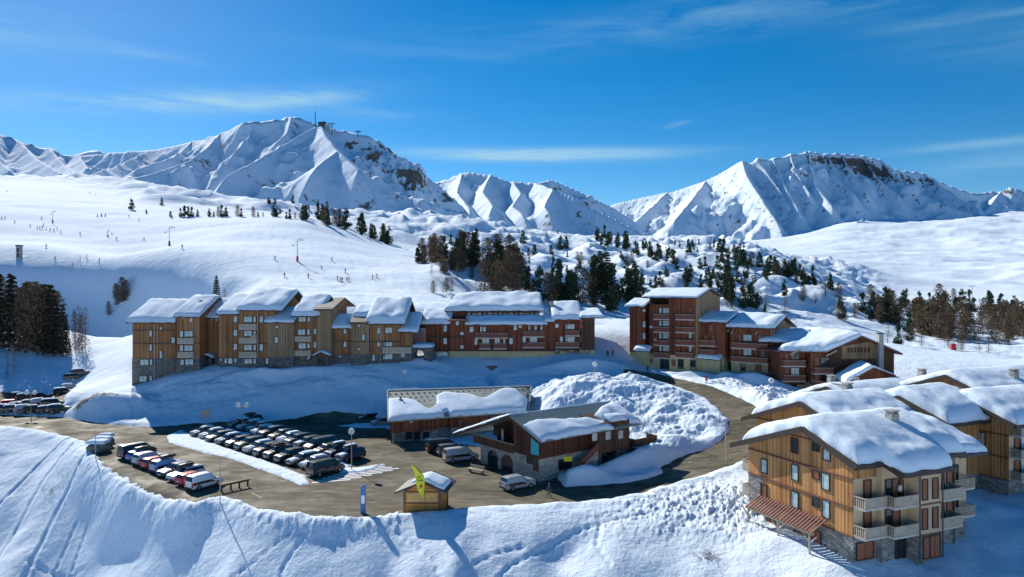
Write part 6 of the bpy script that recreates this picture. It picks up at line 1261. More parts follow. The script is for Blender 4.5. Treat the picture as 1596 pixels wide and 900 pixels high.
def rear_chalets():
    C4 = Vector((59.7, 85.6, 0)); root, f, rz, PL, QL = big_chalet('timber chalet at the right edge with two curtained gable windows above stone base', C4, 12.0, steps=False, seed=230, snowth=1.0)
    for px, py, w, h, st in ((1516.5, 653, .9, .8, 'shutter'), (1530, 655, .95, .8, 'pane'), (1529, 684, 1.0, 1.5, 'pane'), (1516, 712, .8, .8, 'dark')): win(root, PL, QL, px, py, w, h, st)
    volume(root, f, .02, 12, -.04, .5, 1.95, 7.3, 'plaster')
    for a0, a1 in ((.2, 3.2), (3.6, 7.0), (7.4, 11)):
        for z in (2.1, 4.8, 7.4): balc(root, f(a0, -.05, z), f(a1, -.05, z), 1.3, 'rail_pale', sidebal=True, hh=.95)
        for z in (3.2, 5.9): fwin(root, f, a0 + 1.2, -.06, z, .9, 2.0, 'shutter'); fwin(root, f, a0 + 2.3, -.06, z, .8, 2.0, 'pane')
    C5 = Vector((52.2, 86.4, 0)); root, f, rz, PL, QL = big_chalet('timber chalet roof with thick overhanging snow between the two nearest right hand chalets', C5, 7.5, steps=False, seed=240, snowth=1.25)
    C3 = Vector((68.5, 103.4, 0)); root, f, rz, PL, QL = big_chalet('timber chalet with orange gable and square chimney, farthest back on the right', C3, 22.0, steps=False, seed=250, zoff=.6, chimney=[(1.5, 11.0), (9, 1.5)], snowth=.8)
    C2 = Vector((38.9, 84.8, 0)); root, f, rz, PL, QL = big_chalet('timber chalet mostly hidden behind the pergola chalet, dark fascia showing at its left', C2, 13.0, steps=False, seed=260, zoff=-.5, snowth=1.1, chimney=[(9.0, 7.0)])
    C6 = Vector((52.5, 108.0, 0)); root, f, rz, PL, QL = big_chalet('low chalet roof with bare dark edge and satellite dish, below the wide red gable', C6, 16.0, steps=False, seed=270, zoff=-1.8, snowth=.7, chimney=[(3.0, 8.0)])
    p = f(1.0, 11, rz(11) - 1.0); w = rel(root); w.bar(p, p + Vector((0, 0, 2.4)), .05); w.bar(p + Vector((0, 0, 2.4)), p + Vector((-.15, -.2, 2.6)), .5, 14); w.obj('satellite_dish', M['dark_metal'], root)
    C7 = Vector((86.5, 100.0, 0)); root, f, rz, PL, QL = big_chalet('snow covered chalet roof reaching out of the picture at the right', C7, 18.0, steps=False, seed=280, zoff=.3, snowth=.9, chimney=[(2.5, 9.0), (5.0, 13.0)])
rear_chalets()
# ================================================================== CARS
paint = {}
for nm, col in dict(black=(.012, .013, .016), dark_grey=(.05, .055, .06), dark_green=(.02, .045, .035), navy=(.012, .02, .07), silver=(.45, .47, .5), white=(.75, .77, .8), red=(.45, .012, .015), blue=(.01, .12, .5), light_blue=(.30, .42, .62), grey=(.17, .18, .2)).items():
    paint[nm] = mat(nm + '_car_paint', col, .35, .15, coat=.7)
M['glass'] = mat('car_glass', (.015, .02, .028), .05, spec=.8); M['tyre'] = mat('tyre_rubber', (.02, .02, .02), .85); M['rim'] = mat('wheel_rim', (.35, .36, .38), .35, .7)
M['headlamp'] = mat('headlamp', (.75, .78, .8), .1); M['taillamp'] = mat('tail_lamp', (.4, .01, .01), .2); M['trim'] = mat('black_plastic', (.02, .02, .022), .6); M['box'] = mat('roof_box_shell', (.035, .035, .04), .3, coat=.4)
KINDS = {  # L, W, H, stations (x, top, halfwidth factor at top)
 'hatchback': (4.1, 1.76, 1.47, [(-.5, .52), (-.488, .70), (-.43, .955), (-.30, 1.0), (-.1, 1.0), (.06, .985), (.25, .66), (.38, .60), (.465, .53), (.5, .36)]),
 'estate': (4.6, 1.80, 1.50, [(-.5, .52), (-.49, .70), (-.45, .94), (-.33, .99), (-.1, 1.0), (.04, .985), (.22, .65), (.37, .60), (.465, .53), (.5, .36)]),
 'suv': (4.4, 1.84, 1.68, [(-.5, .52), (-.49, .68), (-.445, .95), (-.32, 1.0), (-.1, 1.0), (.06, .98), (.21, .68), (.37, .64), (.47, .58), (.5, .38)]),
 'van': (5.1, 1.92, 1.95, [(-.5, .50), (-.497, .62), (-.475, .975), (-.36, 1.0), (-.05, 1.0), (.18, .985), (.335, .60), (.43, .53), (.485, .44), (.5, .30)]),
 'small_van': (4.4, 1.82, 1.84, [(-.5, .48), (-.497, .60), (-.475, .97), (-.36, 1.0), (-.05, 1.0), (.10, .985), (.265, .60), (.40, .53), (.475, .46), (.5, .32)]),
 'pickup': (4.9, 1.84, 1.75, [(-.5, .50), (-.49, .64), (-.46, .66), (-.14, .66), (-.12, .97), (-.02, 1.0), (.10, .98), (.23, .64), (.46, .58), (.5, .38)])}
def car_meshes(kind):
    L, Wd, H, st = KINDS[kind]; hw = Wd / 2; zb = .24; belt = (.60 if 'van' in kind else .62) * H
    def ring(x, t):
        top = t * H; e = abs(x) / .5; w = hw * (1 - .10 * max(0, (e - .82) / .18) ** 2); b = min(belt, top - .04); tall = (top - b) / (H - belt + 1e-6); tall = max(0, min(1, tall))
        wr = w * (.93 - .17 * tall)
        return [(w * .9, zb), (w, zb + .16), (w, (zb + b) / 2), (w * .985, b), (wr, top - .05 - .02 * tall), (wr * .86, top), (0, top + .012)]
    b = MB(); n = len(st); rows = []
    for x, t in st:
        r = ring(x, t); rows.append([(x * L, y, z) for y, z in r] + [(x * L, -y, z) for y, z in reversed(r[:-1])])
    m = len(rows[0]); V = [p for r in rows for p in r]; Fc = []
    for i in range(n - 1):
        for j in range(m - 1): a = i * m + j; Fc.append((a, a + 1, a + m + 1, a + m))
        Fc.append((i * m + m - 1, i * m, (i + 1) * m, (i + 1) * m + m - 1))
    Fc.append(tuple(range(m))); Fc.append(tuple(range((n - 1) * m + m - 1, (n - 1) * m - 1, -1)))
    b.add(V, Fc)
    out = {'body': b.mesh('body', paint['black'], True)}
    out['body'].polygons.foreach_set('use_smooth', [False] * len(out['body'].polygons))
    lerp = lambda p, q, t: tuple(p[k] * (1 - t) + q[k] * t for k in range(3))
    # glass: panes built from the same rings, a little proud
    roofi = [i for i, (x, t) in enumerate(st) if t > .93]; i0, i1 = roofi[0], roofi[-1]
    for sgn, nm in ((1, 'side_window'), (-1, 'side_window_right')):
        g = MB(); lo, hi = [], []
        for i in range(i0, i1 + 2):
            r = rows[i]; a = r[3] if sgn > 0 else r[m - 3]; c = r[4] if sgn > 0 else r[m - 4]
            if i == i1 + 1: a = lerp(rows[i1][3 if sgn > 0 else m - 3], a, .72); c = a
            lo.append(lerp(a, c, .10)); hi.append(lerp(a, c, .86) if i <= i1 else lerp(a, c, .1))
        for i in range(len(lo) - 1):
            q = [lo[i], lo[i + 1], hi[i + 1], hi[i]]; o = .018 * sgn; q2 = [(x, y + o, z) for x, y, z in q]; q1 = [(x, y - o, z) for x, y, z in q]
            sx = .04 * L / 4 * (1 if i % 2 == 0 and i < len(lo) - 2 else 0)
            q2[1] = (q2[1][0] - sx, *q2[1][1:]); q2[2] = (q2[2][0] - sx, *q2[2][1:]); q1[1] = (q1[1][0] - sx, *q1[1][1:]); q1[2] = (q1[2][0] - sx, *q1[2][1:])
            g.hexa(q1, q2)
        out[nm] = g.mesh('side_window', M['glass'])
    def screen(ia, ib, nm, fa=.08, fb=.88):
        A, B = rows[ia], rows[ib]; g = MB()
        def pt(r1, r2, j, t): return lerp(r1[j], r2[j], t)
        js = [4, 5, 6, 7, 8] if m == 13 else list(range(4, m - 4))
        lo = [pt(A, B, j, fa) for j in js]; hi = [pt(A, B, j, fb) for j in js]; dz = .016; dx = .02 * (1 if A[0][0] > 0 else -1)
        for k in range(len(js) - 1):
            q = [lo[k], lo[k + 1], hi[k + 1], hi[k]]; g.hexa([(x - dx, y, z - dz) for x, y, z in q], [(x + dx, y * .97, z + dz) for x, y, z in q])
        out[nm] = g.mesh(nm, M['glass'])
    screen(i1 + 1, i1, 'windscreen'); 
    if kind != 'pickup': screen(i0 - 1, i0, 'rear_window')
    else: screen(i0 - 1, i0, 'rear_window', .3, .85)
    g = MB(); rw = .34 if H > 1.6 else .31
    N_ = 14; R0, R1 = rw, rw * .62
    g.bar((0, -.11, 0), (0, .11, 0), R0, N_, m=0); g.bar((0, -.125, 0), (0, .125, 0), R1, N_, m=1)
    out['wheel'] = g.mesh('wheel', [M['tyre'], M['rim']]); 
    xw = .31 * L; out['_wheels'] = [(sx * xw, sy * (hw - .09), rw) for sx in (-1, 1) for sy in (-1, 1)]
    g = MB(); g.box(-.05, .05, -.2, .2, -.07, .08); out['headlight'] = g.mesh('headlight', M['headlamp']); out['_head'] = [(L * .468, s * hw * .68, st[-2][1] * H * .86) for s in (-1, 1)]
    g = MB(); hh = .3 if 'van' in kind else .12; g.box(-.04, .04, -.13, .13, -hh, hh); out['taillight'] = g.mesh('taillight', M['taillamp']); out['_tail'] = [(-L * .494, s * hw * .82, H * (.50 if 'van' not in kind else .42)) for s in (-1, 1)]
    g = MB(); g.box(-.025, .025, -hw * .8, hw * .8, zb, zb + .2); out['bumper'] = g.mesh('bumper', M['trim'])
    g = MB(); g.box(-.03, .03, -hw * .45, hw * .45, -.06, .06); out['grille'] = g.mesh('grille', M['trim'])
    g = MB(); g.box(-.012, .012, -.26, .26, -.055, .055); out['number_plate'] = g.mesh('number_plate', M['white'])
    g = MB(); g.box(-.08, .08, -.085, .085, -.075, .075); out['mirror'] = g.mesh('mirror', M['trim']); out['_mir'] = [(L * .19, s * (hw + .08), belt + .05) for s in (-1, 1)]; out['_L'] = L; out['_zb'] = zb
    # snow lying on roof / bonnet, a roof box
    def lump(x0, x1, w, z0, z1, th, nm):
        g = MB(); nx, ny = 9, 7
        for k in (1, 0):
            for i in range(nx):
                for j in range(ny):
                    u, v = i / (nx - 1) * 2 - 1, j / (ny - 1) * 2 - 1; pr = max(0, 1 - u ** 4) ** .25 * max(0, 1 - v ** 4) ** .25; x = x0 + (x1 - x0) * (u + 1) / 2; z = z0 + (z1 - z0) * (u + 1) / 2
                    g.v.append((x, v * w, z + (th * pr * (1 + .3 * float(gnoise(x * 2.1, v * 2.3, 2))) if k else -.02)))
        for i in range(nx - 1):
            for j in range(ny - 1): a = i * ny + j; g.f.append((a, a + ny, a + ny + 1, a + 1)); g.m.append(0)
        o = nx * ny; bd = [i * ny for i in range(nx)] + [(nx - 1) * ny + j for j in range(1, ny)] + [i * ny + ny - 1 for i in range(nx - 2, -1, -1)] + [j for j in range(ny - 2, 0, -1)]
        for k in range(len(bd)): a, c = bd[k], bd[(k + 1) % len(bd)]; g.f.append((a, c, o + c, o + a)); g.m.append(0)
        g.f.append(tuple(o + q for q in bd)); g.m.append(0)
        return g.mesh(nm, M['roof_snow'], True)
    out['roof_snow'] = lump(st[i0][0] * L + .1, st[i1][0] * L - .05, hw * .68, H + .0, H - .0, .14, 'roof_snow')
    out['bonnet_snow'] = lump(st[i1 + 1][0] * L + .08, st[-2][0] * L, hw * .74, st[i1 + 1][1] * H - .0, st[-2][1] * H + .02, .10, 'bonnet_snow')
    out['box_snow'] = lump(-1.0, 1.0, .38, H + .52, H + .50, .10, 'roof_snow')
    g = MB(); sec = [(-1.1, .10), (-.98, .3), (.0, .36), (.9, .3), (1.15, .08)]; pts = []
    for x, h in sec: w = .42 if abs(x) < 1 else .3; pts.append([(x, -w, H + .12), (x, -w * 1.0, H + .12 + h * .6), (x, -w * .7, H + .12 + h), (x, w * .7, H + .12 + h), (x, w, H + .12 + h * .6), (x, w, H + .12)])
    V = [p for r in pts for p in r]; Fc = []
    for i in range(len(pts) - 1):
        for j in range(6): a, c = i * 6 + j, i * 6 + (j + 1) % 6; Fc.append((a, c, c + 6, a + 6))
    Fc += [tuple(range(6)), tuple(range(len(V) - 1, len(V) - 7, -1))]; g.add(V, Fc); g.box(-.5, -.42, -.6, .6, H - .02, H + .12); g.box(.4, .48, -.6, .6, H - .02, H + .12)
    out['roof_box'] = g.mesh('roof_box', M['box']); return out
CM = {k: car_meshes(k) for k in KINDS}
def car(kind, colour, x, y, ang, label, group=None, z=0.0, snow=(0, 0), box=0, sc=1.0):
    m = CM[kind]; root = thing('parked_' + ('van' if 'van' in kind else 'pickup' if kind == 'pickup' else 'car'), label, 'van' if 'van' in kind else 'pickup' if kind == 'pickup' else 'car', (x, y, z), R(ang), group)
    if sc != 1.0: root.scale = (sc, sc, sc)
    link('body', m['body'], root, mat=paint[colour])
    for nm in ('windscreen', 'rear_window'): link(nm, m[nm], root)
    L = m['_L']; zb = m['_zb']
    for s_ in (-1, 1): link('bumper', m['bumper'], root, (s_ * L * .498, 0, 0)); link('number_plate', m['number_plate'], root, (s_ * L * .508, 0, .60 if s_ < 0 else .42))
    link('grille', m['grille'], root, (L * .493, 0, zb + .28))
    for p in m['_mir']: link('mirror', m['mirror'], root, p)
    link('side_window', m['side_window'], root); link('side_window', m['side_window_right'], root)
    for p in m['_wheels']: link('wheel', m['wheel'], root, p)
    for p in m['_head']: link('headlight', m['headlight'], root, p)
    for p in m['_tail']: link('taillight', m['taillight'], root, p)
    if box: bx_ = link('roof_box', m['roof_box'], root)
    if snow[0]: link('roof_snow', m['roof_snow' if not box else 'box_snow'], root)
    if snow[1]: link('bonnet_snow', m['bonnet_snow'], root)
    return root
rnd = random.Random(12)
ORD = ['first', 'second', 'third', 'fourth', 'fifth', 'sixth', 'seventh', 'eighth', 'ninth', 'tenth', 'eleventh', 'twelfth', 'thirteenth', 'fourteenth']
KN = {'hatchback': 'hatchback', 'estate': 'estate car', 'suv': 'tall car', 'van': 'van', 'small_van': 'van', 'pickup': 'pickup'}
def lab(kind, colour, snow, box, tail):
    s = colour.replace('_', ' ') + ' ' + KN[kind]
    if box: s += ' with roof box'
    elif snow[0] and snow[1]: s += ' with snow on top'
    elif snow[1]: s += ' with snowy bonnet'
    elif snow[0]: s += ' with snowy roof'
    return s + ', ' + tail
# front row of the central lot: noses along the snow strip, far to near
def n2(px, py): p = G(px, py); return p
a0, a1 = n2(296, 682), n2(466, 733); ax = Vector((.66, .75, 0)).normalized()
row1 = [('hatchback', 'dark_grey', (1, 1), 0), ('hatchback', 'silver', (1, 1), 0), ('estate', 'dark_green', (0, 0), 0), ('hatchback', 'grey', (1, 1), 0), ('hatchback', 'black', (0, 0), 0), ('suv', 'dark_green', (0, 0), 0), ('estate', 'silver', (1, 1), 0), ('suv', 'black', (0, 0), 0), ('suv', 'dark_grey', (0, 0), 1), ('suv', 'black', (0, 0), 0), ('estate', 'dark_green', (1, 1), 0), ('hatchback', 'silver', (1, 1), 0)]
for i, (k, c, s, b) in enumerate(row1):
    nose = a0 + (a1 - a0) * (i / (len(row1) - 1)); L = KINDS[k][0]; p = nose + ax * (L / 2 + rnd.uniform(0, .5))
    car(k, c, p.x, p.y, math.degrees(math.atan2(-ax.y, -ax.x)) + rnd.uniform(-2, 2), lab(k, c, s, b, ORD[i] + ' from the far end, front row'), 'cars in the front row of the central lot', snow=s, box=b)
p = n2(478, 746) + ax * 2.75; car('van', 'dark_green', p.x, p.y + .6, math.degrees(math.atan2(ax.y, ax.x)) , 'long dark green van at the near end of the front row by the stripes', 'cars in the front row of the central lot', box=0, snow=(0, 0))
b0, b1 = n2(357, 668), n2(521, 722)
row2 = [('hatchback', 'dark_grey', (1, 0), 0), ('estate', 'silver', (1, 0), 0), ('estate', 'black', (1, 1), 0), ('hatchback', 'silver', (1, 1), 0), ('suv', 'dark_grey', (0, 0), 0), ('estate', 'black', (0, 0), 0), ('hatchback', 'white', (1, 1), 0), ('suv', 'black', (0, 0), 0), ('suv', 'dark_green', (0, 1), 0), ('van', 'dark_grey', (0, 0), 0), ('hatchback', 'dark_green', (0, 0), 0), ('suv', 'navy', (1, 0), 1), ('suv', 'navy', (1, 1), 1)]
for i, (k, c, s, b) in enumerate(row2):
    nose = b0 + (b1 - b0) * (i / (len(row2) - 1)); L = KINDS[k][0]; p = nose + ax * (L / 2 + rnd.uniform(0, .6))
    car(k, c, p.x, p.y, math.degrees(math.atan2(-ax.y, -ax.x)) + rnd.uniform(-2, 2), lab(k, c, s, b, ORD[i] + ' from the far end, back row'), 'cars in the back row of the central lot', snow=s, box=b)
p = n2(389, 662); car('suv', 'black', p.x, p.y, 228, 'black car with an open black roof load, alone behind the back row', snow=(0, 0), box=1, z=.05)
# row along the lower edge, tails to the slope
c0, c1 = n2(186, 716), n2(292, 766); ay = Vector((math.cos(R(57)), math.sin(R(57)), 0))
row3 = [('van', 'black', (0, 0), 0, 0), ('hatchback', 'blue', (0, 0), 1, 0), ('suv', 'silver', (0, 0), 0, 0), ('hatchback', 'red', (0, 0), 0, 0), ('suv', 'light_blue', (0, 0), 1, 0), ('estate', 'navy', (0, 0), 0, 1), ('estate', 'white', (0, 0), 1, 1), ('hatchback', 'red', (0, 0), 0, 0), ('small_van', 'white', (0, 0), 0, 0)]
for i, (k, c, s, b, rev) in enumerate(row3):
    t = c0 + (c1 - c0) * (i / (len(row3) - 1)); L = KINDS[k][0]; p = t + ay * (L / 2 + rnd.uniform(0, .3)); ang = 57 + rnd.uniform(-2, 2) + (180 if rev else 0)
    if k == 'small_van': lb = 'white van with dark rear window, last of the row above the slope'
    else: lb = lab(k, c, s, b, ('tail' if not rev else 'nose') + ' to the slope, ' + ORD[i] + ' from the rubble end')
    car(k, c, p.x, p.y, ang, lb, 'cars in the row above the slope', snow=s, box=b)
# others
for k, c, px, py, ang, s, lb in (('hatchback', 'black', 575, 657, 205, (1, 1), 'black hatchback with snowy bonnet behind the silver car, beside the low tiled building'), ('hatchback', 'silver', 596, 664, 203, (1, 1), 'silver hatchback with snow on the roof, beside the left end of the low tiled building'),
                             ('van', 'black', 690, 703, 24, (0, 0), 'black van in the shade of the low building, farthest from the kiosk'), ('suv', 'dark_grey', 704, 709, 24, (0, 0), 'dark grey car between the black van and the pale camper van'), ('van', 'silver', 718, 718, 26, (0, 0), 'pale silver camper van parked between the kiosk and the dark chalet'),
                             ('suv', 'silver', 807, 761, 34, (0, 0), 'silver off-road car standing alone below the chalet with the turquoise sign')):
    p = n2(px, py); car(k, c, p.x, p.y, ang, lb, snow=s, z=.1 if px < 600 else 0)
# cars on the far-left lot
lc = [('navy', -2, 640), ('black', 10, 643), ('red', 20, 634), ('dark_grey', 22, 644), ('black', 32, 638), ('silver', 42, 645), ('dark_grey', 50, 636), ('black', 56, 644), ('silver', 66, 638), ('dark_grey', 76, 645), ('black', 84, 640), ('dark_green', 93, 646),
      ('black', 62, 627), ('dark_grey', 44, 628), ('black', 100, 629), ('silver', 110, 626), ('black', 116, 620), ('dark_grey', 126, 619), ('black', 30, 627)]
for i, (c, px, py) in enumerate(lc):
    D = DZ(py, .1) if py > 632 else 158 + (630 - py) * 1.2; x = WX(px, D); z = gz(x, D)
    where = 'in front line' if py > 632 else 'in rear line'
    s = (1 if c != 'red' else 0, int(i % 3 == 0)); k = ['hatchback', 'estate', 'suv'][i % 3]
    kk = sum(1 for c_, a_, b_ in lc if (b_ > 632) == (py > 632) and a_ < px)
    car(k, c, x, D, 32 + (i * 37 % 9), lab(k, c, s, 0, ORD[kk] + ' from left ' + where + ' at left edge'), 'cars in the far-left lot', z=max(z, -.05), snow=s)
for q0, q1 in (((222, 699), (300, 694)), ((300, 694), (345, 703)), ((262, 717), (342, 707)), ((342, 707), (372, 716)), ((372, 716), (402, 722)), ((300, 740), (352, 727)), ((205, 690), (262, 686)), ((392, 768), (408, 776)), ((150, 668), (215, 676))):
    a = n2(*q0); c = n2(*q1); d = (c - a).normalized(); e = Vector((-d.y, d.x, 0)) * .09; b = MB(); q = [a - e, c - e, c + e, a + e]; b.hexa([v - Vector((0, 0, .045)) for v in q], [v + Vector((0, 0, -.02)) for v in q]); T(b.obj('painted_line', M['worn_paint']), kind='structure')
# striped no-parking zone
def painted(name, poly, mt, z=.03):
    b = MB(); b.prism([p[:2] for p in poly], -.02 + z - .03, z - .02); return b
zone = n2(540, 735); ed = n2(606, 733)
for k in range(8):
    a = n2(486 + k * 8.5, 753 - k * 3.1); L = (4.8 + k * .75 if k < 5 else 8.0 - (k - 5) * 1.6) ; d = Vector((.97, .30, 0)); e = Vector((-.3, .97, 0))
    b = MB(); q = [a, a + d * L, a + d * L + e * .42, a + e * .42]; b.hexa([v - Vector((0, 0, .04)) for v in q], [v + Vector((0, 0, -.012)) for v in q]); T(b.obj('painted_stripe', M['white']), kind='structure')
# ================================================================== TREES
def quads_mesh(name, P, N_, S, m, extra=None):
    n = len(P); t = np.cross(N_, np.random.RandomState(3).randn(n, 3)); t /= np.linalg.norm(t, axis=1)[:, None] + 1e-9; b = np.cross(N_, t); b /= np.linalg.norm(b, axis=1)[:, None] + 1e-9
    S = S[:, None]; V = np.stack([P - t * S, P - b * S * .55, P + t * S, P + b * S * .55], 1).reshape(-1, 3)
    me = bpy.data.meshes.new(name); q = np.arange(n * 4, dtype=np.int32)
    me.vertices.add(n * 4); me.vertices.foreach_set('co', V.astype(np.float32).ravel()); me.loops.add(n * 4); me.loops.foreach_set('vertex_index', q); me.polygons.add(n)
    me.polygons.foreach_set('loop_start', np.arange(0, n * 4, 4, dtype=np.int32)); me.polygons.foreach_set('loop_total', np.full(n, 4, np.int32)); me.materials.append(m); me.update(calc_edges=True); return me
def crown(kind, seed, n):
    r = np.random.RandomState(seed)
    if kind == 'pine':      # dense stone pine, egg-shaped with clumps
        k = 26; cz = .09 + .86 * r.uniform(0, 1, k) ** 1.15; cz[:6] = (.10, .13, .17, .12, .95, .85); prof = lambda z: .29 * np.clip(1.06 - z, .03, 1) ** .62 * np.clip(z / .16, .5, 1); ca = r.uniform(0, 6.28, k); cr = prof(cz) * r.uniform(.3, .8, k)
        i = r.randint(0, k, n); c = np.stack([np.cos(ca) * cr, np.sin(ca) * cr, cz], 1)[i]; d = r.randn(n, 3); d /= np.linalg.norm(d, axis=1)[:, None]
        P = c + d * (r.uniform(.5, 1, n) * (.145 - .07 * cz[i]))[:, None] * np.array([1, 1, 1.0]); P[:, 2] = np.clip(P[:, 2], .03, 1.02); N_ = d + r.randn(n, 3) * .6; S = r.uniform(.025, .052, n)
    elif kind == 'spruce':
        lv = 15; l = r.randint(0, lv, n); z = .10 + .9 * (l + r.uniform(-.28, .28, n)) / lv; w = .19 * (1.02 - z) ** .8 + .01; nb = 7; a = (r.randint(0, nb, n) + l * .37) * 6.283 / nb + r.randn(n) * .16; rr = w * r.uniform(.1, 1, n) ** .7
        P = np.stack([np.cos(a) * rr, np.sin(a) * rr, z - rr * .25], 1); N_ = np.stack([np.cos(a) * .3, np.sin(a) * .3, np.ones(n)], 1) + r.randn(n, 3) * .5; S = r.uniform(.014, .032, n)
    else:                    # bare larch: wispy twigs
        z = r.uniform(.04, 1, n) ** 1.05; w = .27 * np.sqrt(np.clip(1 - ((z - .36) / .66) ** 2, .01, 1)); a = r.uniform(0, 6.28, n); rr = w * np.sqrt(r.uniform(.02, 1, n)) * (.85 + .3 * np.sin(a * 5 + z * 25))
        P = np.stack([np.cos(a) * rr, np.sin(a) * rr, z], 1); N_ = r.randn(n, 3); S = r.uniform(.012, .030, n)
    N_ = N_ / (np.linalg.norm(N_, axis=1)[:, None] + 1e-9); return P, N_, S
def crown_mesh(kind, seed, n):
    P, N_, S = crown(kind, seed, n); return quads_mesh('crown', P, N_, S, M[{'pine': 'green_pine', 'spruce': 'spruce', 'larch': 'larch'}[kind]])
def trunk_mesh(kind, seed, limbs):
    r = random.Random(seed); b = MB(); b.bar((0, 0, -.12), (0, 0, .55), .014, 6, .009); b.bar((0, 0, .55), (0, 0, .97), .010, 5, .002)
    for i in range(limbs):
        z = r.uniform(.10, .80); a = r.uniform(0, 6.28); L = (.20 if kind != 'spruce' else .17) * (1.08 - z) + .03; dz = .08 if kind == 'larch' else -.03
        b.bar((0, 0, z), (math.cos(a) * L, math.sin(a) * L, z + dz), .0045, 3, .0015)
    return b.mesh('trunk', M['bark'])
CR = {'pine': [crown_mesh('pine', s, 1000) for s in (1, 2, 3, 4, 10)], 'spruce': [crown_mesh('spruce', s, 1300) for s in (5, 6)], 'larch': [crown_mesh('larch', s, 1500) for s in (7, 8, 9)]}
CRN = {'spruce': [crown_mesh('spruce', s, 1700) for s in (15, 16, 17)], 'larch': [crown_mesh('larch', s, 1700) for s in (25, 26)], 'thin': [crown_mesh('larch', s, 420) for s in (35, 36)]}
TRK = {k: [trunk_mesh(k, s, 16) for s in (1, 2)] for k in ('pine', 'spruce', 'larch')}; TRKN = {k: [trunk_mesh(k, s, 60) for s in (4, 5)] for k in ('spruce', 'larch')}
tr = random.Random(99); NT = [0]
def tree(kind, p, h, label, group, near=False, wid=1.0, lean=0.0):
    nm = {'pine': 'pine_tree', 'spruce': 'spruce_tree', 'larch': 'larch_tree', 'thin': 'larch_tree'}[kind]
    root = thing(nm, label, 'tree', p, tr.uniform(0, 6.28), group); w = h * wid * tr.uniform(.85, 1.2); root.scale = (w, w, h); root.rotation_euler[0] = tr.uniform(-.04, .04) + lean; root.empty_display_size = .05
    k2 = 'larch' if kind == 'thin' else kind
    link('trunk', tr.choice((TRKN if near else TRK)[k2 if not near or k2 in TRKN else 'spruce']), root); link('crown', tr.choice((CRN if near or kind == 'thin' else CR)[kind]), root); NT[0] += 1; return root
LB = {'pine': 'dark green pine', 'larch': 'bare brown larch', 'spruce': 'dark spruce', 'thin': 'thin leafless larch'}
def put(kind, px, py, hp, tail, group, near=False, dmin=170, wid=1.0):
    p = on_ground(px, py, dmin); 
    if p.y > 2500: return
    return tree(kind, p, max(1.2, hp * p.y / F), LB[kind] + ' ' + tail, group, near, wid)
# singly placed ones (column, foot row, height in photo pixels, kind)
for px, py, h, k, t in ((205, 327, 17, 'pine', 'with wide crown, lowest of the lone pair on the upper piste'), (252, 320, 12, 'pine', 'alone up the piste, right of the wide crowned one'), (338, 300, 13, 'pine', 'leaning alone high above the piste crest'), (228, 333, 7, 'pine', 'tiny beside the piste below the lone pair')):
    put(k, px, py, h, t, None, dmin=300, wid=1.3 if px == 205 else 1)
# tree line on the crest of the piste
g = 'small trees along the crest of the piste'
for px, h in ((158, 5), (152, 4), (164, 5), (266, 9), (281, 13), (288, 17), (293, 16), (299, 15), (308, 11), (326, 13), (333, 8), (340, 16), (346, 18), (352, 15), (370, 18), (376, 13), (395, 16), (402, 8), (410, 7), (427, 18), (431, 14), (452, 15), (446, 10), (460, 9)):
    put('pine' if (px % 5) else 'larch', px, 338 if px < 440 else 341, h, 'in the row along the piste crest', g + ('' if (px % 5) else ', larches'), dmin=380)
r_ = random.Random(4)
for i in range(16): px = r_.uniform(400, 520); put('pine', px, r_.uniform(316, 338), r_.uniform(7, 14), 'among scattered small trees behind the piste crest', 'small pines behind the piste crest', dmin=480)
for i in range(30):
    t = r_.random(); px = 470 + 142 * t; k = 'pine' if r_.random() < .7 else 'larch'; put(k, px, 341 + 40 * t ** 1.3 + r_.uniform(-3, 3), r_.uniform(14, 30) * (1.1 - .35 * abs(t - .55)), 'in the dark cluster at the right end of the piste crest', 'dark cluster on the piste crest, ' + k, dmin=400)
# groves on the right edge of the piste
def grove(n, x0, x1, y0, y1, h0, h1, mix, tail, g, dmin=200, slope=0.0, near=False, wid=1.0):
    for i in range(n):
        t = r_.random(); px = x0 + (x1 - x0) * t; k = r_.choices(list(mix), list(mix.values()))[0]; py = r_.uniform(y0, y1) + slope * (px - x0)
        put(k, px, py, r_.uniform(h0, h1), tail, g + ', ' + k, near, dmin, wid)
grove(12, 652, 692, 398, 412, 28, 46, {'larch': 3, 'pine': 2}, 'in the first brown grove right of the piste', 'first grove right of the piste', 220)
grove(15, 700, 745, 398, 425, 26, 46, {'pine': 3, 'larch': 2}, 'in the mixed grove beyond the first brown grove', 'mixed grove right of the piste', 220)
grove(22, 754, 820, 422, 462, 34, 62, {'larch': 5, 'pine': 1}, 'in the large brown grove behind the red brown block', 'large brown grove', 190, .1)
grove(9, 672, 720, 425, 462, 16, 30, {'larch': 3, 'thin': 2}, 'scattered at the foot of the piste near the groves', 'small larches at the foot of the piste', 190)
grove(16, 820, 925, 450, 476, 34, 58, {'pine': 3, 'spruce': 2, 'larch': 1}, 'in the tall row behind the snowy roof with the chimney', 'tall row behind the red-brown block', 185)
grove(13, 925, 1010, 452, 486, 34, 66, {'pine': 3, 'spruce': 2}, 'between the red brown and tall red blocks', 'tall trees between the blocks', 185)
grove(8, 1130, 1175, 455, 482, 30, 58, {'pine': 3, 'spruce': 1}, 'right behind the low red wing', 'trees behind the red wing', 185)
grove(18, 1030, 1240, 425, 452, 12, 32, {'pine': 3, 'spruce': 1}, 'behind the red chalet blocks', 'trees behind the red blocks', 230)
grove(14, 1180, 1330, 462, 500, 16, 36, {'pine': 3, 'thin': 2, 'larch': 1}, 'on the hummocks behind the wide red gable', 'trees behind the wide red gable', 200)
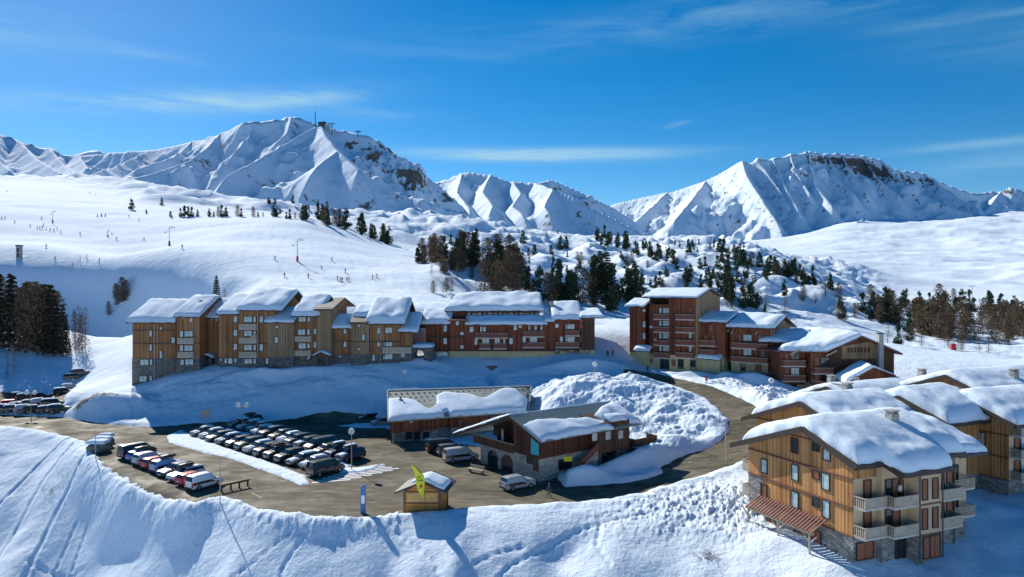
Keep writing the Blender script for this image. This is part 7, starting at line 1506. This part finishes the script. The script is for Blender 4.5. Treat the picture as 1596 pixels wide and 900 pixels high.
grove(74, 690, 1130, 372, 440, 8, 24, {'pine': 6, 'larch': 1}, 'scattered on the hummocky slope in the middle', 'scattered on the middle slope', 260, .05)
grove(32, 930, 1052, 366, 384, 11, 21, {'pine': 1}, 'in the dark diagonal strip on the middle slope', 'dark diagonal strip', 360, .26)
grove(16, 1040, 1160, 378, 398, 6, 13, {'pine': 1}, 'small on the far rim of the middle slope', 'small pines on the far rim', 480)
grove(60, 1120, 1300, 392, 416, 12, 25, {'pine': 5, 'larch': 1}, 'in the long dark band descending to the right', 'long dark band on the slope', 380, .30)
grove(12, 850, 1000, 350, 372, 4, 9, {'pine': 1}, 'tiny on the upper middle slope', 'tiny pines on the upper slope', 560)
grove(26, 1325, 1460, 484, 505, 20, 34, {'larch': 3, 'pine': 2}, 'in the wooded band above the right-hand roofs', 'wooded band on the right, near part', 240)
grove(52, 1340, 1600, 470, 500, 18, 34, {'pine': 4, 'larch': 3}, 'at the back of the wooded band on the right', 'wooded band on the right, back', 330, .04)
grove(42, 1390, 1612, 500, 532, 30, 52, {'larch': 6, 'pine': 1}, 'in front of the wooded band at the right edge', 'brown larches at the right edge', 235, .06)
grove(10, 1380, 1500, 528, 552, 16, 34, {'thin': 3, 'larch': 1, 'pine': 1}, 'on the open snow near the red padded post', 'thin trees near the red padded post', 190)
grove(9, 1470, 1596, 536, 560, 10, 24, {'thin': 1}, 'sparse on the open snow at the right edge', 'sparse twigs at the right edge', 190)
# left grove, close
for px, py, h, k in ((4, 540, 118, 'spruce'), (14, 548, 126, 'spruce'), (22, 536, 110, 'spruce'), (32, 545, 96, 'larch'), (40, 550, 108, 'larch'), (50, 546, 100, 'spruce'), (58, 552, 112, 'larch'), (66, 548, 104, 'larch'), (75, 552, 112, 'spruce'), (84, 556, 108, 'spruce'), (90, 550, 96, 'larch'), (98, 556, 84, 'spruce'), (104, 552, 60, 'spruce'), (44, 530, 90, 'larch'), (-12, 545, 110, 'spruce'), (70, 530, 86, 'larch'), (0, 520, 90, 'larch')):
    put(k, px, py, h, 'in the dense dark grove left of the long brown block', 'dense grove at the left edge, ' + k, k != 'thin', 165, .75)
for px, py, h in ((118, 552, 66), (123, 548, 70), (128, 553, 60), (133, 546, 66), (126, 540, 50), (12, 590, 40), (22, 583, 44), (116, 530, 48)):
    put('thin', px, py, h, 'beside the dense grove left of the long brown block', 'thin larches beside the dense grove', False, 165, .55)
for px, py, h in ((183, 476, 34), (190, 472, 40), (196, 470, 34), (170, 492, 22), (180, 466, 24)): put('larch', px, py, h, 'in the small clump on the blue-shaded slope', 'small clump on the shaded slope', False, 200, .8)
tree('spruce', on_ground(337, 478, 160), 8.2, 'sparse dark spruce poking up behind the long brown block', None, True, .95)
tree('thin', on_ground(350, 474, 160), 4.8, 'twiggy bush-like tree just right of the spruce behind the brown block', None, False, 1.0)
print('TREES', NT)
# ================================================================== LIFTS, LAMPS, SIGNS
def pylon(px, py, hp, label, pad=None, tee=False, dmin=180, mt='metal'):
    p = on_ground(px, py, dmin); h = hp * p.y / F; root = thing('lift_pylon', label, 'lift pylon', p); w = max(.12, .011 * h * 1.4)
    b = MB(); b.bar((0, 0, -.5), (0, 0, h), w * 1.2, 8, w * .8); b.obj('mast', M[mt], root)
    b = MB()
    if tee: b.beam((-h * .22, 0, h), (h * .22, 0, h), w * 1.4, w * 1.4)
    else: b.beam((-h * .10, 0, h * .86), (h * .24, 0, h * .93), w, w * 1.2); b.beam((0, 0, h * .74), (-h * .2, 0, h * .70), w * .8, w)
    b.obj('crossarm', M[mt], root)
    for x, z in (((-.22, 1.0), (.22, 1.0)) if tee else ((.24, .95), (-.2, .70), (.12, .98))): b = MB(); b.bar((h * x, -w, h * z - w), (h * x, w, h * z - w), w * 1.8, 10); b.obj('pulley', M['dark_metal'], root)
    if pad: b = MB(); b.bar((0, 0, -.2), (0, 0, min(2.2, h * .24)), w * 3.2, 10, w * 2.8); b.obj('padding', M[pad], root)
pylon(463.5, 408, 36, 'tall drag-lift pylon with red padded foot on the lower piste', 'red'); pylon(264, 383, 30, 'drag-lift pylon with dark foot on the middle of the piste', 'fascia'); pylon(168, 369, 10, 'short dark lift mast on the left piste', 'fascia'); pylon(82, 347, 18, 'drag-lift mast among the queue of skiers on the left', 'fascia')
pylon(1515, 466, 20, 'T-shaped lift pylon in the valley above the wooded band', tee=True, dmin=300, mt='dark_metal'); pylon(1300, 434, 16, 'T-shaped lift pylon at the end of the dark tree band', tee=True, dmin=400, mt='dark_metal'); pylon(1180, 392, 14, 'T-shaped lift pylon behind the rim of the middle slope', tee=True, dmin=500, mt='dark_metal'); pylon(1084, 386, 12, 'T-shaped lift pylon among small pines on the rim', tee=True, dmin=450, mt='dark_metal')
p = on_ground(30, 403, 200); root = thing('snow_cannon_tower', 'patterned tall box standing at the lower left edge of the piste', 'tower', p); b = MB(); b.box(-.9, .9, -.7, .7, -.5, 5.0); b.obj('body', M['concrete'], root); b = MB(); b.box(-1.1, 1.1, -.9, .9, 5.0, 5.5); b.obj('top', M['dark_metal'], root); b = MB(); b.box(-.5, .5, -.74, -.7, .4, 2.0); b.box(-.5, .5, -.74, -.7, 2.6, 4.2); b.obj('panel', M['roof_dark'], root)
p = on_ground(1486, 552, 190); root = thing('padded_post', 'red padded post standing on the snow behind the right-hand chalets', 'post', p); b = MB(); b.bar((0, 0, -.3), (0, 0, 1.7), .75, 10, .65); b.obj('padding', M['red'], root); b = MB(); b.bar((0, 0, 1.7), (0, 0, 3.2), .12, 8); b.obj('mast', M['metal'], root)
# summit station on the left mountain
def summit():
    D = 1478; k = D / F; base = HC - (196 - HY) * k
    root = thing('lift_station', 'dark summit lift station with a tall antenna on the left mountain', 'lift station', (WX(505, D), D, base - 4)); o = Vector(root.location)
    X = lambda px: WX(px, D) - o.x; Z = lambda py: HC - (py - HY) * k - o.z
    b = MB(); b.box(X(497), X(507), -5, 6, -14, Z(192)); b.obj('wall', M['roof_dark'], root); b = MB(); b.box(X(507), X(514), -5, 6, -16, Z(194)); b.obj('wall', M['metal'], root)
    b = MB(); b.hexa([(X(496), -6, Z(192.5)), (X(508), -6, Z(191.5)), (X(508), 7, Z(191.5)), (X(496), 7, Z(192.5))], [(X(496), -6, Z(191.7)), (X(508), -6, Z(190.5)), (X(508), 7, Z(190.5)), (X(496), 7, Z(191.7))]); b.obj('roof', M['dark_metal'], root)
    b = MB(); b.bar((X(491.5), 0, -14), (X(491.5), 0, Z(174)), .9, 6, .7); b.obj('antenna', M['dark_metal'], root)
    b = MB(); b.bar((X(517.5), 0, -18), (X(517.5), 0, Z(193)), .9, 6); b.beam((X(512), 0, Z(192.5)), (X(522), 0, Z(193.5)), 2, 1.4); b.obj('lift_gantry', M['dark_metal'], root)
    D2 = 1455; z0 = HC - (209 - HY) * D2 / F; root = thing('lift_pylon', 'first lift pylon below the summit station, seen against the sky', 'lift pylon', (WX(558, D2), D2, z0 - 3)); b = MB(); b.bar((0, 0, -4), (0, 0, 8), .8, 6); b.obj('mast', M['dark_metal'], root); b = MB(); b.beam((-6, 0, 8), (6, 0, 8), 2, 1.6); b.beam((-2, 0, 5), (4, 0, 9.5), 1.2, 1.2); b.obj('crossarm', M['dark_metal'], root)
summit()
def lamp(p, h, label, heads=2, single_off=.0):
    root = thing('street_lamp', label, 'street lamp', p); b = MB(); b.bar((0, 0, -.5), (0, 0, h), .07, 8, .05); b.obj('pole', M['rail_pale'], root)
    for x in ((-.75, .75) if heads == 2 else (0,)):
        b = MB(); b.beam((0, 0, h - .15), (x, 0, h + .05), .06, .06); b.obj('arm', M['rail_pale'], root) if x else None
        b = MB(); b.bar((x, -.22, h + .15), (x, .08, h + .15), .42, 16, .42); hd = b.obj('lamp_head', M['white'], root); b = MB(); b.bar((x, -.26, h + .15), (x, -.22, h + .15), .26, 14); b.obj('diffuser', M['pane'], hd)
    return root
lamp(G(548, 733) + Vector((0, 0, 0)), 5.2, 'street lamp in the snowy tip of the striped zone, nearest the kiosk', 1); b = None
lamp(G(378, 672, .0), 4.4, 'double round-headed street lamp standing between the parked cars', 2); q = G(48, 650); lamp(q, 4.6, 'double round-headed street lamp at the far-left lot', 2)
p = on_ground(1202, 640, 100); lamp(Vector((p.x, p.y, p.z)), 4.6, 'round-headed street lamp in front of the low right end of the red blocks', 1)
p = on_ground(927, 592, 120); lamp(Vector((p.x, p.y, p.z)), 2.6, 'small pale lamp on the snow pile behind the dark chalet', 1)
p = on_ground(1110, 575, 120); lamp(Vector((p.x, p.y, p.z)), 5.0, 'pale street lamp against the yellow ground floor of the tall red block', 1)
p = on_ground(631, 600, 120); lamp(Vector((p.x, p.y, p.z)), 2.4, 'globe-topped garden lamp on the blue-shaded bank behind the low building', 1)
for px, py, hh, lb in ((1131, 727, 6.2, 'thin tall marker pole on the edge of the road below the snow pile'), (1122, 658, 2.4, 'short dark marker post on the snow pile inside the road bend'), (343, 783, 6.0, 'thin pale pole beside the white family van'), (149, 714, 4.2, 'thin pole beside the rubble heap at the far end of the slope row')):
    p = on_ground(px, py, 70); root = thing('marker_pole', lb, 'pole', p); b = MB(); b.bar((0, 0, -.4), (0, 0, hh if px != 343 else 5.2), .06, 6, .045); b.obj('pole', M['rail_pale'] if px != 1122 else M['dark_metal'], root); b = MB(); b.bar((0, 0, hh * .86), (0, 0, hh * .9), .075, 6); b.obj('band', M['red'] if px == 1131 else M['metal'], root)
# information board behind the cars
p = G(320, 668, .1); root = thing('sign_board', 'pair of pale notice panels on posts behind the far end of the parked cars', 'sign', p)
for x in (-.75, .1): b = MB(); b.box(x, x + .7, -.05, .05, 1.9, 3.3); b.obj('panel', M['rail_pale'], root)
for x in (-.4, .45): b = MB(); b.bar((x, .08, -.3), (x, .08, 3.3), .05, 6); b.obj('post', M['metal'], root)
# blue totem and bench
p = G(566, 800); root = thing('sign_totem', 'slim blue totem sign with a white panel at the lower edge of the car park', 'sign', p); b = MB(); b.box(-.28, .28, -.1, .1, -.3, 2.85); b.obj('body', M['blue'], root); b = MB(); b.box(-.2, .2, -.13, -.1, 1.1, 2.0); b.obj('panel', M['white'], root)
b = MB(); b.hexa([(-.28, -.1, 2.85), (.28, -.1, 2.85), (.28, .1, 2.85), (-.28, .1, 2.85)], [(.05, -.1, 3.2), (.28, -.1, 3.2), (.28, .1, 3.2), (.05, .1, 3.2)]); b.obj('top', M['blue'], root)
p = G(742, 737); root = thing('bench', 'snowy wooden barrier bench on the asphalt in front of the pale camper van', 'bench', p, R(-38)); b = MB(); b.box(-1.3, 1.3, -.3, .3, .42, .5); b.obj('seat', M['rail_pale'], root)
for x in (-1.1, 1.1): b = MB(); b.box(x - .05, x + .05, -.28, .28, 0, .42); b.obj('leg', M['rail_pale'], root)
b = MB(); b.box(-1.3, 1.3, .28, .34, .7, .95); b.obj('backrest', M['rail_pale'], root)
p = G(366, 762); root = thing('barrier', 'low brown timber barrier in front of the white family van', 'barrier', p, R(48)); b = MB(); b.beam((-1.9, 0, .75), (1.9, 0, .75), .14, .28); b.obj('rail', M['fascia_red'], root)
for x in (-1.7, -.5, .6, 1.7): b = MB(); b.box(x - .08, x + .08, -.08, .08, -.1, .62); b.obj('post', M['fascia'], root)
# rubble heap / covered stacks beside first cars
p = G(157, 712)
for k, (px, py, s, lb) in enumerate(((152, 704, 1.25, 'snow-capped rubble mound at the left end of the slope row'), (159, 697, 1.1, 'rounded snowy rock just above the rubble mound'), (165, 690, .9, 'smallest snowy rock at the top of the heap near the slope row'))):
    q = G(px, py); root = thing('boulder', lb, 'rock', (q.x, q.y, -.1)); rr = random.Random(k); bm_ = bmesh.new(); bmesh.ops.create_icosphere(bm_, subdivisions=3, radius=s)
    for v in bm_.verts: d = float(gnoise(v.co.x * 1.3 + k * 5, v.co.y * 1.3 + v.co.z, k)) * .28; v.co *= 1 + d; v.co.z *= .8; v.co.x *= 1.35
    me = bpy.data.meshes.new('rock'); bm_.to_mesh(me); bm_.free(); me.materials.append(M['stone_dark']); link('rock', me, root, (0, 0, .5))
    A = Vector((q.x - s * 1.2, q.y - s * .6, .1 + s * .95)); B = A + Vector((s * 2.4, 0, 0)); Cc = B + Vector((0, s * 1.4, .1)); Dd = A + Vector((0, s * 1.4, .1)); snow_patch(root, A, B, Cc, Dd, .5, k, nu=14, nv=10, name='snow_cap', org=Vector(root.location))
# dry twigs on the snow
for k, (px, py, n_, lb) in enumerate(((78, 770, 12, 'sparse dry shrub poking out of the left snow slope'), (100, 748, 8, 'smaller dry shrub above the other one on the left slope'), (1105, 868, 26, 'flattened dry grass tuft on the snow left of the pergola chalet'), (1000, 655, 8, 'dark twigs on the snow pile behind the dark chalet'))):
    p = on_ground(px, py, 60); root = thing('shrub', lb, 'shrub', p); rr = random.Random(k + 5); b = MB()
    for i in range(n_):
        a = rr.uniform(0, 6.28); L = rr.uniform(.8, 2.4) * (1.4 if k == 2 else 1); e = Vector((math.cos(a) * L * .7, math.sin(a) * L * .4, L * (.25 if k == 2 else .8))); s0 = Vector((rr.uniform(-.9, .9), rr.uniform(-.5, .5), -.1)); b.bar(s0, s0 + e, .02, 4, .006); b.bar(s0 + e * .5, s0 + e * .5 + Vector((rr.uniform(-.4, .4), rr.uniform(-.3, .3), .5)), .012, 4, .004)
    b.obj('twigs', M['twig'], root)
# ================================================================== PEOPLE
def body_mesh(name, J, mats, zt):
    "J: joints {name:(pos,radius,parent)}; one continuous skinned body, coloured by height"
    names = list(J); me = bpy.data.meshes.new('skeleton'); me.from_pydata([J[k][0] for k in names], [(names.index(J[k][2]), names.index(k)) for k in names if J[k][2]], [])
    o = bpy.data.objects.new('skeleton', me); C.objects.link(o); md = o.modifiers.new('s', 'SKIN'); o.modifiers.new('d', 'SUBSURF').levels = 1
    for i, k in enumerate(names): sv = me.skin_vertices[0].data[i]; rr = J[k][1]; sv.radius = rr if isinstance(rr, tuple) else (rr, rr); sv.use_root = (i == 0)
    dg = bpy.context.evaluated_depsgraph_get(); dg.update(); m2 = bpy.data.meshes.new_from_object(o.evaluated_get(dg)); m2.name = name
    bpy.data.objects.remove(o); bpy.data.meshes.remove(me); m2.materials.clear()
    for x in mats: m2.materials.append(x)
    for p in m2.polygons: p.material_index = zt(p.center); p.use_smooth = True
    return m2
M['skin'] = mat('skin', (.55, .33, .24), .6); M['hair'] = mat('dark_hair', (.04, .025, .018), .7)
cloth = {n: mat(n + '_cloth', c, .85) for n, c in dict(black=(.02, .02, .025), navy=(.02, .03, .10), red=(.45, .02, .02), orange=(.5, .16, .03), grey=(.10, .10, .11), teal=(.02, .16, .2), brown=(.12, .07, .04)).items()}
def person_mesh(pose, top, bottom):
    if pose == 'walk': hipL, kL, aL, hipR, kR, aR, lean = (.09, 0, .92), (.12, -.12, .50), (.12, .12, .08), (-.09, 0, .92), (-.11, -.16, .52), (-.11, -.42, .10), -.05
    elif pose == 'ski': hipL, kL, aL, hipR, kR, aR, lean = (.09, .04, .82), (.13, -.20, .46), (.13, -.02, .10), (-.09, .04, .82), (-.13, -.20, .46), (-.13, -.02, .10), -.22
    else: hipL, kL, aL, hipR, kR, aR, lean = (.09, 0, .92), (.11, -.02, .50), (.12, 0, .08), (-.09, 0, .92), (-.11, -.02, .50), (-.12, 0, .08), -.02
    hz = hipL[2]; ly = lambda z: lean * (z - hz) / .6; s = .0
    J = {'pelvis': ((0, hipL[1], hz + .03), (.15, .11), None), 'waist': ((0, hipL[1] + ly(hz + .2), hz + .2), (.14, .10), 'pelvis'), 'chest': ((0, hipL[1] + ly(hz + .42), hz + .42), (.18, .12), 'waist'), 'neck': ((0, hipL[1] + ly(hz + .58), hz + .58), .06, 'chest'), 'head': ((0, hipL[1] + ly(hz + .70) - .01, hz + .70), (.085, .10), 'neck'), 'crown': ((0, hipL[1] + ly(hz + .80), hz + .80), (.07, .085), 'head'),
         'face': ((0, hipL[1] + ly(hz + .72) - .085, hz + .70), (.05, .03), 'head'),
         'hl': (hipL, .10, 'pelvis'), 'kl': (kL, .065, 'hl'), 'al': (aL, .048, 'kl'), 'fl': ((aL[0], aL[1] - .16, aL[2] - .05), (.05, .035), 'al'), 'hr': (hipR, .10, 'pelvis'), 'kr': (kR, .065, 'hr'), 'ar': (aR, .048, 'kr'), 'fr': ((aR[0], aR[1] - .16, aR[2] - .05), (.05, .035), 'ar')}
    y = hipL[1] + ly(hz + .48); fw = -.28 if pose == 'ski' else 0
    for sg, n in ((1, 'l'), (-1, 'r')):
        sw = (.12 * sg if pose == 'walk' else 0); J['s' + n] = ((.19 * sg, y, hz + .50), .065, 'chest'); J['e' + n] = ((.26 * sg, y + .05 + sw * .5 + fw * .3, hz + .24), .05, 's' + n); J['w' + n] = ((.25 * sg, y - .08 + sw + fw, hz + .06 + (.1 if pose == 'ski' else 0)), .035, 'e' + n); J['p' + n] = ((.245 * sg, y - .12 + sw + fw, hz - .01 + (.1 if pose == 'ski' else 0)), (.04, .022), 'w' + n)
        for q in range(4): J['f%d' % q + n] = ((.245 * sg + (q - 1.5) * .02 , y - .15 + sw + fw - .01 * q, hz - .09 + .01 * abs(q - 1.4) + (.1 if pose == 'ski' else 0)), .010, 'p' + n)
        J['t' + n] = ((.245 * sg - .05 * sg, y - .16 + sw + fw, hz - .02 + (.1 if pose == 'ski' else 0)), .011, 'p' + n)
    zt = lambda c: 1 if c.z < hz + .02 and abs(c.x) < .22 and c.z > .12 else (4 if c.z <= .12 else (2 if c.z > hz + .60 and c.y < hipL[1] + ly(c.z) - .03 else (3 if c.z > hz + .60 else (2 if abs(c.x) > .19 and c.z < hz + .05 + (.1 if pose == 'ski' else 0) else 0))))
    return body_mesh('body', J, [cloth[top], cloth[bottom], M['skin'], M['hair'] if pose == 'walk' else cloth['grey'], cloth['black']], zt)
PM = {}
def person(pose, top, bottom, p, rz, label, group=None, skis=False, sc=1.0):
    k = (pose, top, bottom)
    if k not in PM: PM[k] = person_mesh(*k)
    root = thing('person', label, 'person', p, rz, group); root.scale = (sc,) * 3; link('body', PM[k], root)
    if skis:
        if 'ski' not in PM:
            b = MB(); b.box(-.045, .045, -.95, .75, .0, .035); b.hexa([(-.045, -1.08, .06), (.045, -1.08, .06), (.045, -.95, 0), (-.045, -.95, 0)], [(-.045, -1.08, .09), (.045, -1.08, .09), (.045, -.95, .035), (-.045, -.95, .035)]); PM['ski'] = b.mesh('ski', M['dark_metal']); b = MB(); b.bar((0, 0, .0), (0, -.02, 1.05), .012, 5); PM['pole'] = b.mesh('ski_pole', M['dark_metal'])
        for x in (-.13, .13): link('ski', PM['ski'], root, (x, 0, 0))
        for x in (-.34, .34): link('ski_pole', PM['pole'], root, (x, -.25, 0), (R(25), 0, 0))
    return root
p = on_ground(857, 778, 60); person('walk', 'navy', 'grey', Vector((p.x, p.y, 0)), R(-60), 'person in dark clothes walking below the dark chalet, beside the shaded snow', sc=1.02)
p = on_ground(1101, 598.5, 110); person('walk', 'red', 'black', Vector((p.x, p.y, float(zbase(np.array([p.x]), np.array([p.y]))[0][0]))), R(160), 'person in a red jacket walking up the curved road')
p = on_ground(1009, 582, 110); person('walk', 'brown', 'black', Vector((p.x, p.y, p.z)), R(150), 'person in dark brown walking at the top end of the road')
p = on_ground(955, 556, 150); person('stand', 'red', 'black', p, 0, 'person in dark red standing on the snow between the blocks'); p = on_ground(953, 558, 150); person('stand', 'black', 'black', p + Vector((-.8, 0, 0)), 0, 'person in black standing next to the one in dark red')
cl = ['black', 'navy', 'grey', 'teal', 'brown', 'orange', 'black']
sk = [(47, 354, 'q'), (58, 357, 'q'), (62, 358, 'q'), (66, 357, 'q'), (68, 353, 'q'), (72, 358, 'q'), (78, 360, 'q'), (84, 361, 'q'), (89, 359, 'q'), (95, 364, 'q'), (8, 342, 'l'), (2, 342, 'l'), (23, 348, 'l'), (11, 300, 'u'), (65, 342, 'l'), (125, 367, 'm'), (72, 387, 'w'), (86, 407, 'w'), (125, 407, 'w'), (135, 403, 'w'), (155, 409, 'w'), (113, 416, 'w'), (182, 374, 'm'), (174, 366, 'm'), (201, 339, 'm'), (225, 374, 'm'), (216, 345, 'm'), (284, 388, 'm'), (502, 421, 'r'), (518, 408, 'r'), (444, 433, 'r'), (538, 426, 'r'), (526, 438, 'g'), (530, 439, 'g'), (533, 441, 'g'), (541, 440, 'g'), (544, 440, 'g'), (580, 436, 'r'), (588, 434, 'r'), (429, 406, 'r'), (149, 305, 'u'), (140, 302, 'u'), (268, 342, 'm'), (480, 434, 'r')]
GL = {'q': ('in the queue at the drag lift', 'skiers queueing at the drag lift'), 'l': ('at the far left of the piste', 'skiers at the far left'), 'u': ('high on the upper piste', 'skiers on the upper piste'), 'm': ('in the middle of the piste near the dark-footed pylon', 'skiers in the middle of the piste'), 'w': ('along the lower edge of the piste above the shaded slope', 'skiers along the lower edge of the piste'), 'r': ('right of the red-footed pylon', 'skiers near the red-footed pylon'), 'g': ('in the close group above the block roofs', 'close group of skiers above the roofs')}
for i, (px, py, g) in enumerate(sk):
    p = on_ground(px, py, 180); pose = 'ski' if g in 'mrlu' else 'stand'; c = cl[i % 7]; person(pose, c, 'black' if i % 2 else 'grey', p, r_.uniform(0, 6.28), 'skier in ' + c + ' jacket ' + GL[g][0], GL[g][1] + ', ' + c, True, 1.08)
# labels: number the members of small look-alike groups from left to right
from collections import defaultdict
byl = defaultdict(list)
for o in bpy.data.objects:
    if o.parent is None and 'label' in o.keys(): byl[o['label']].append(o)
for lb, l in byl.items():
    if 1 < len(l) <= 14 and len(lb.split()) <= 11:
        l.sort(key=lambda o: o.location.x / max(o.location.y, 1))
        for i, o in enumerate(l): o['label'] = lb + ', ' + (ORD[i] if i else 'first') + ' from the left'
    elif 1 < len(l) <= 14:
        l.sort(key=lambda o: o.location.x / max(o.location.y, 1))
        for i, o in enumerate(l):
            if len(lb.split()) <= 13: o['label'] = lb + ', ' + ORD[i] + ' from left'
for o in bpy.data.objects:
    if o.parent is None and 'label' in o.keys() and len(o['label'].replace('-', ' ').split()) > 16: print('LONG', len(o['label'].split()), o['label'])
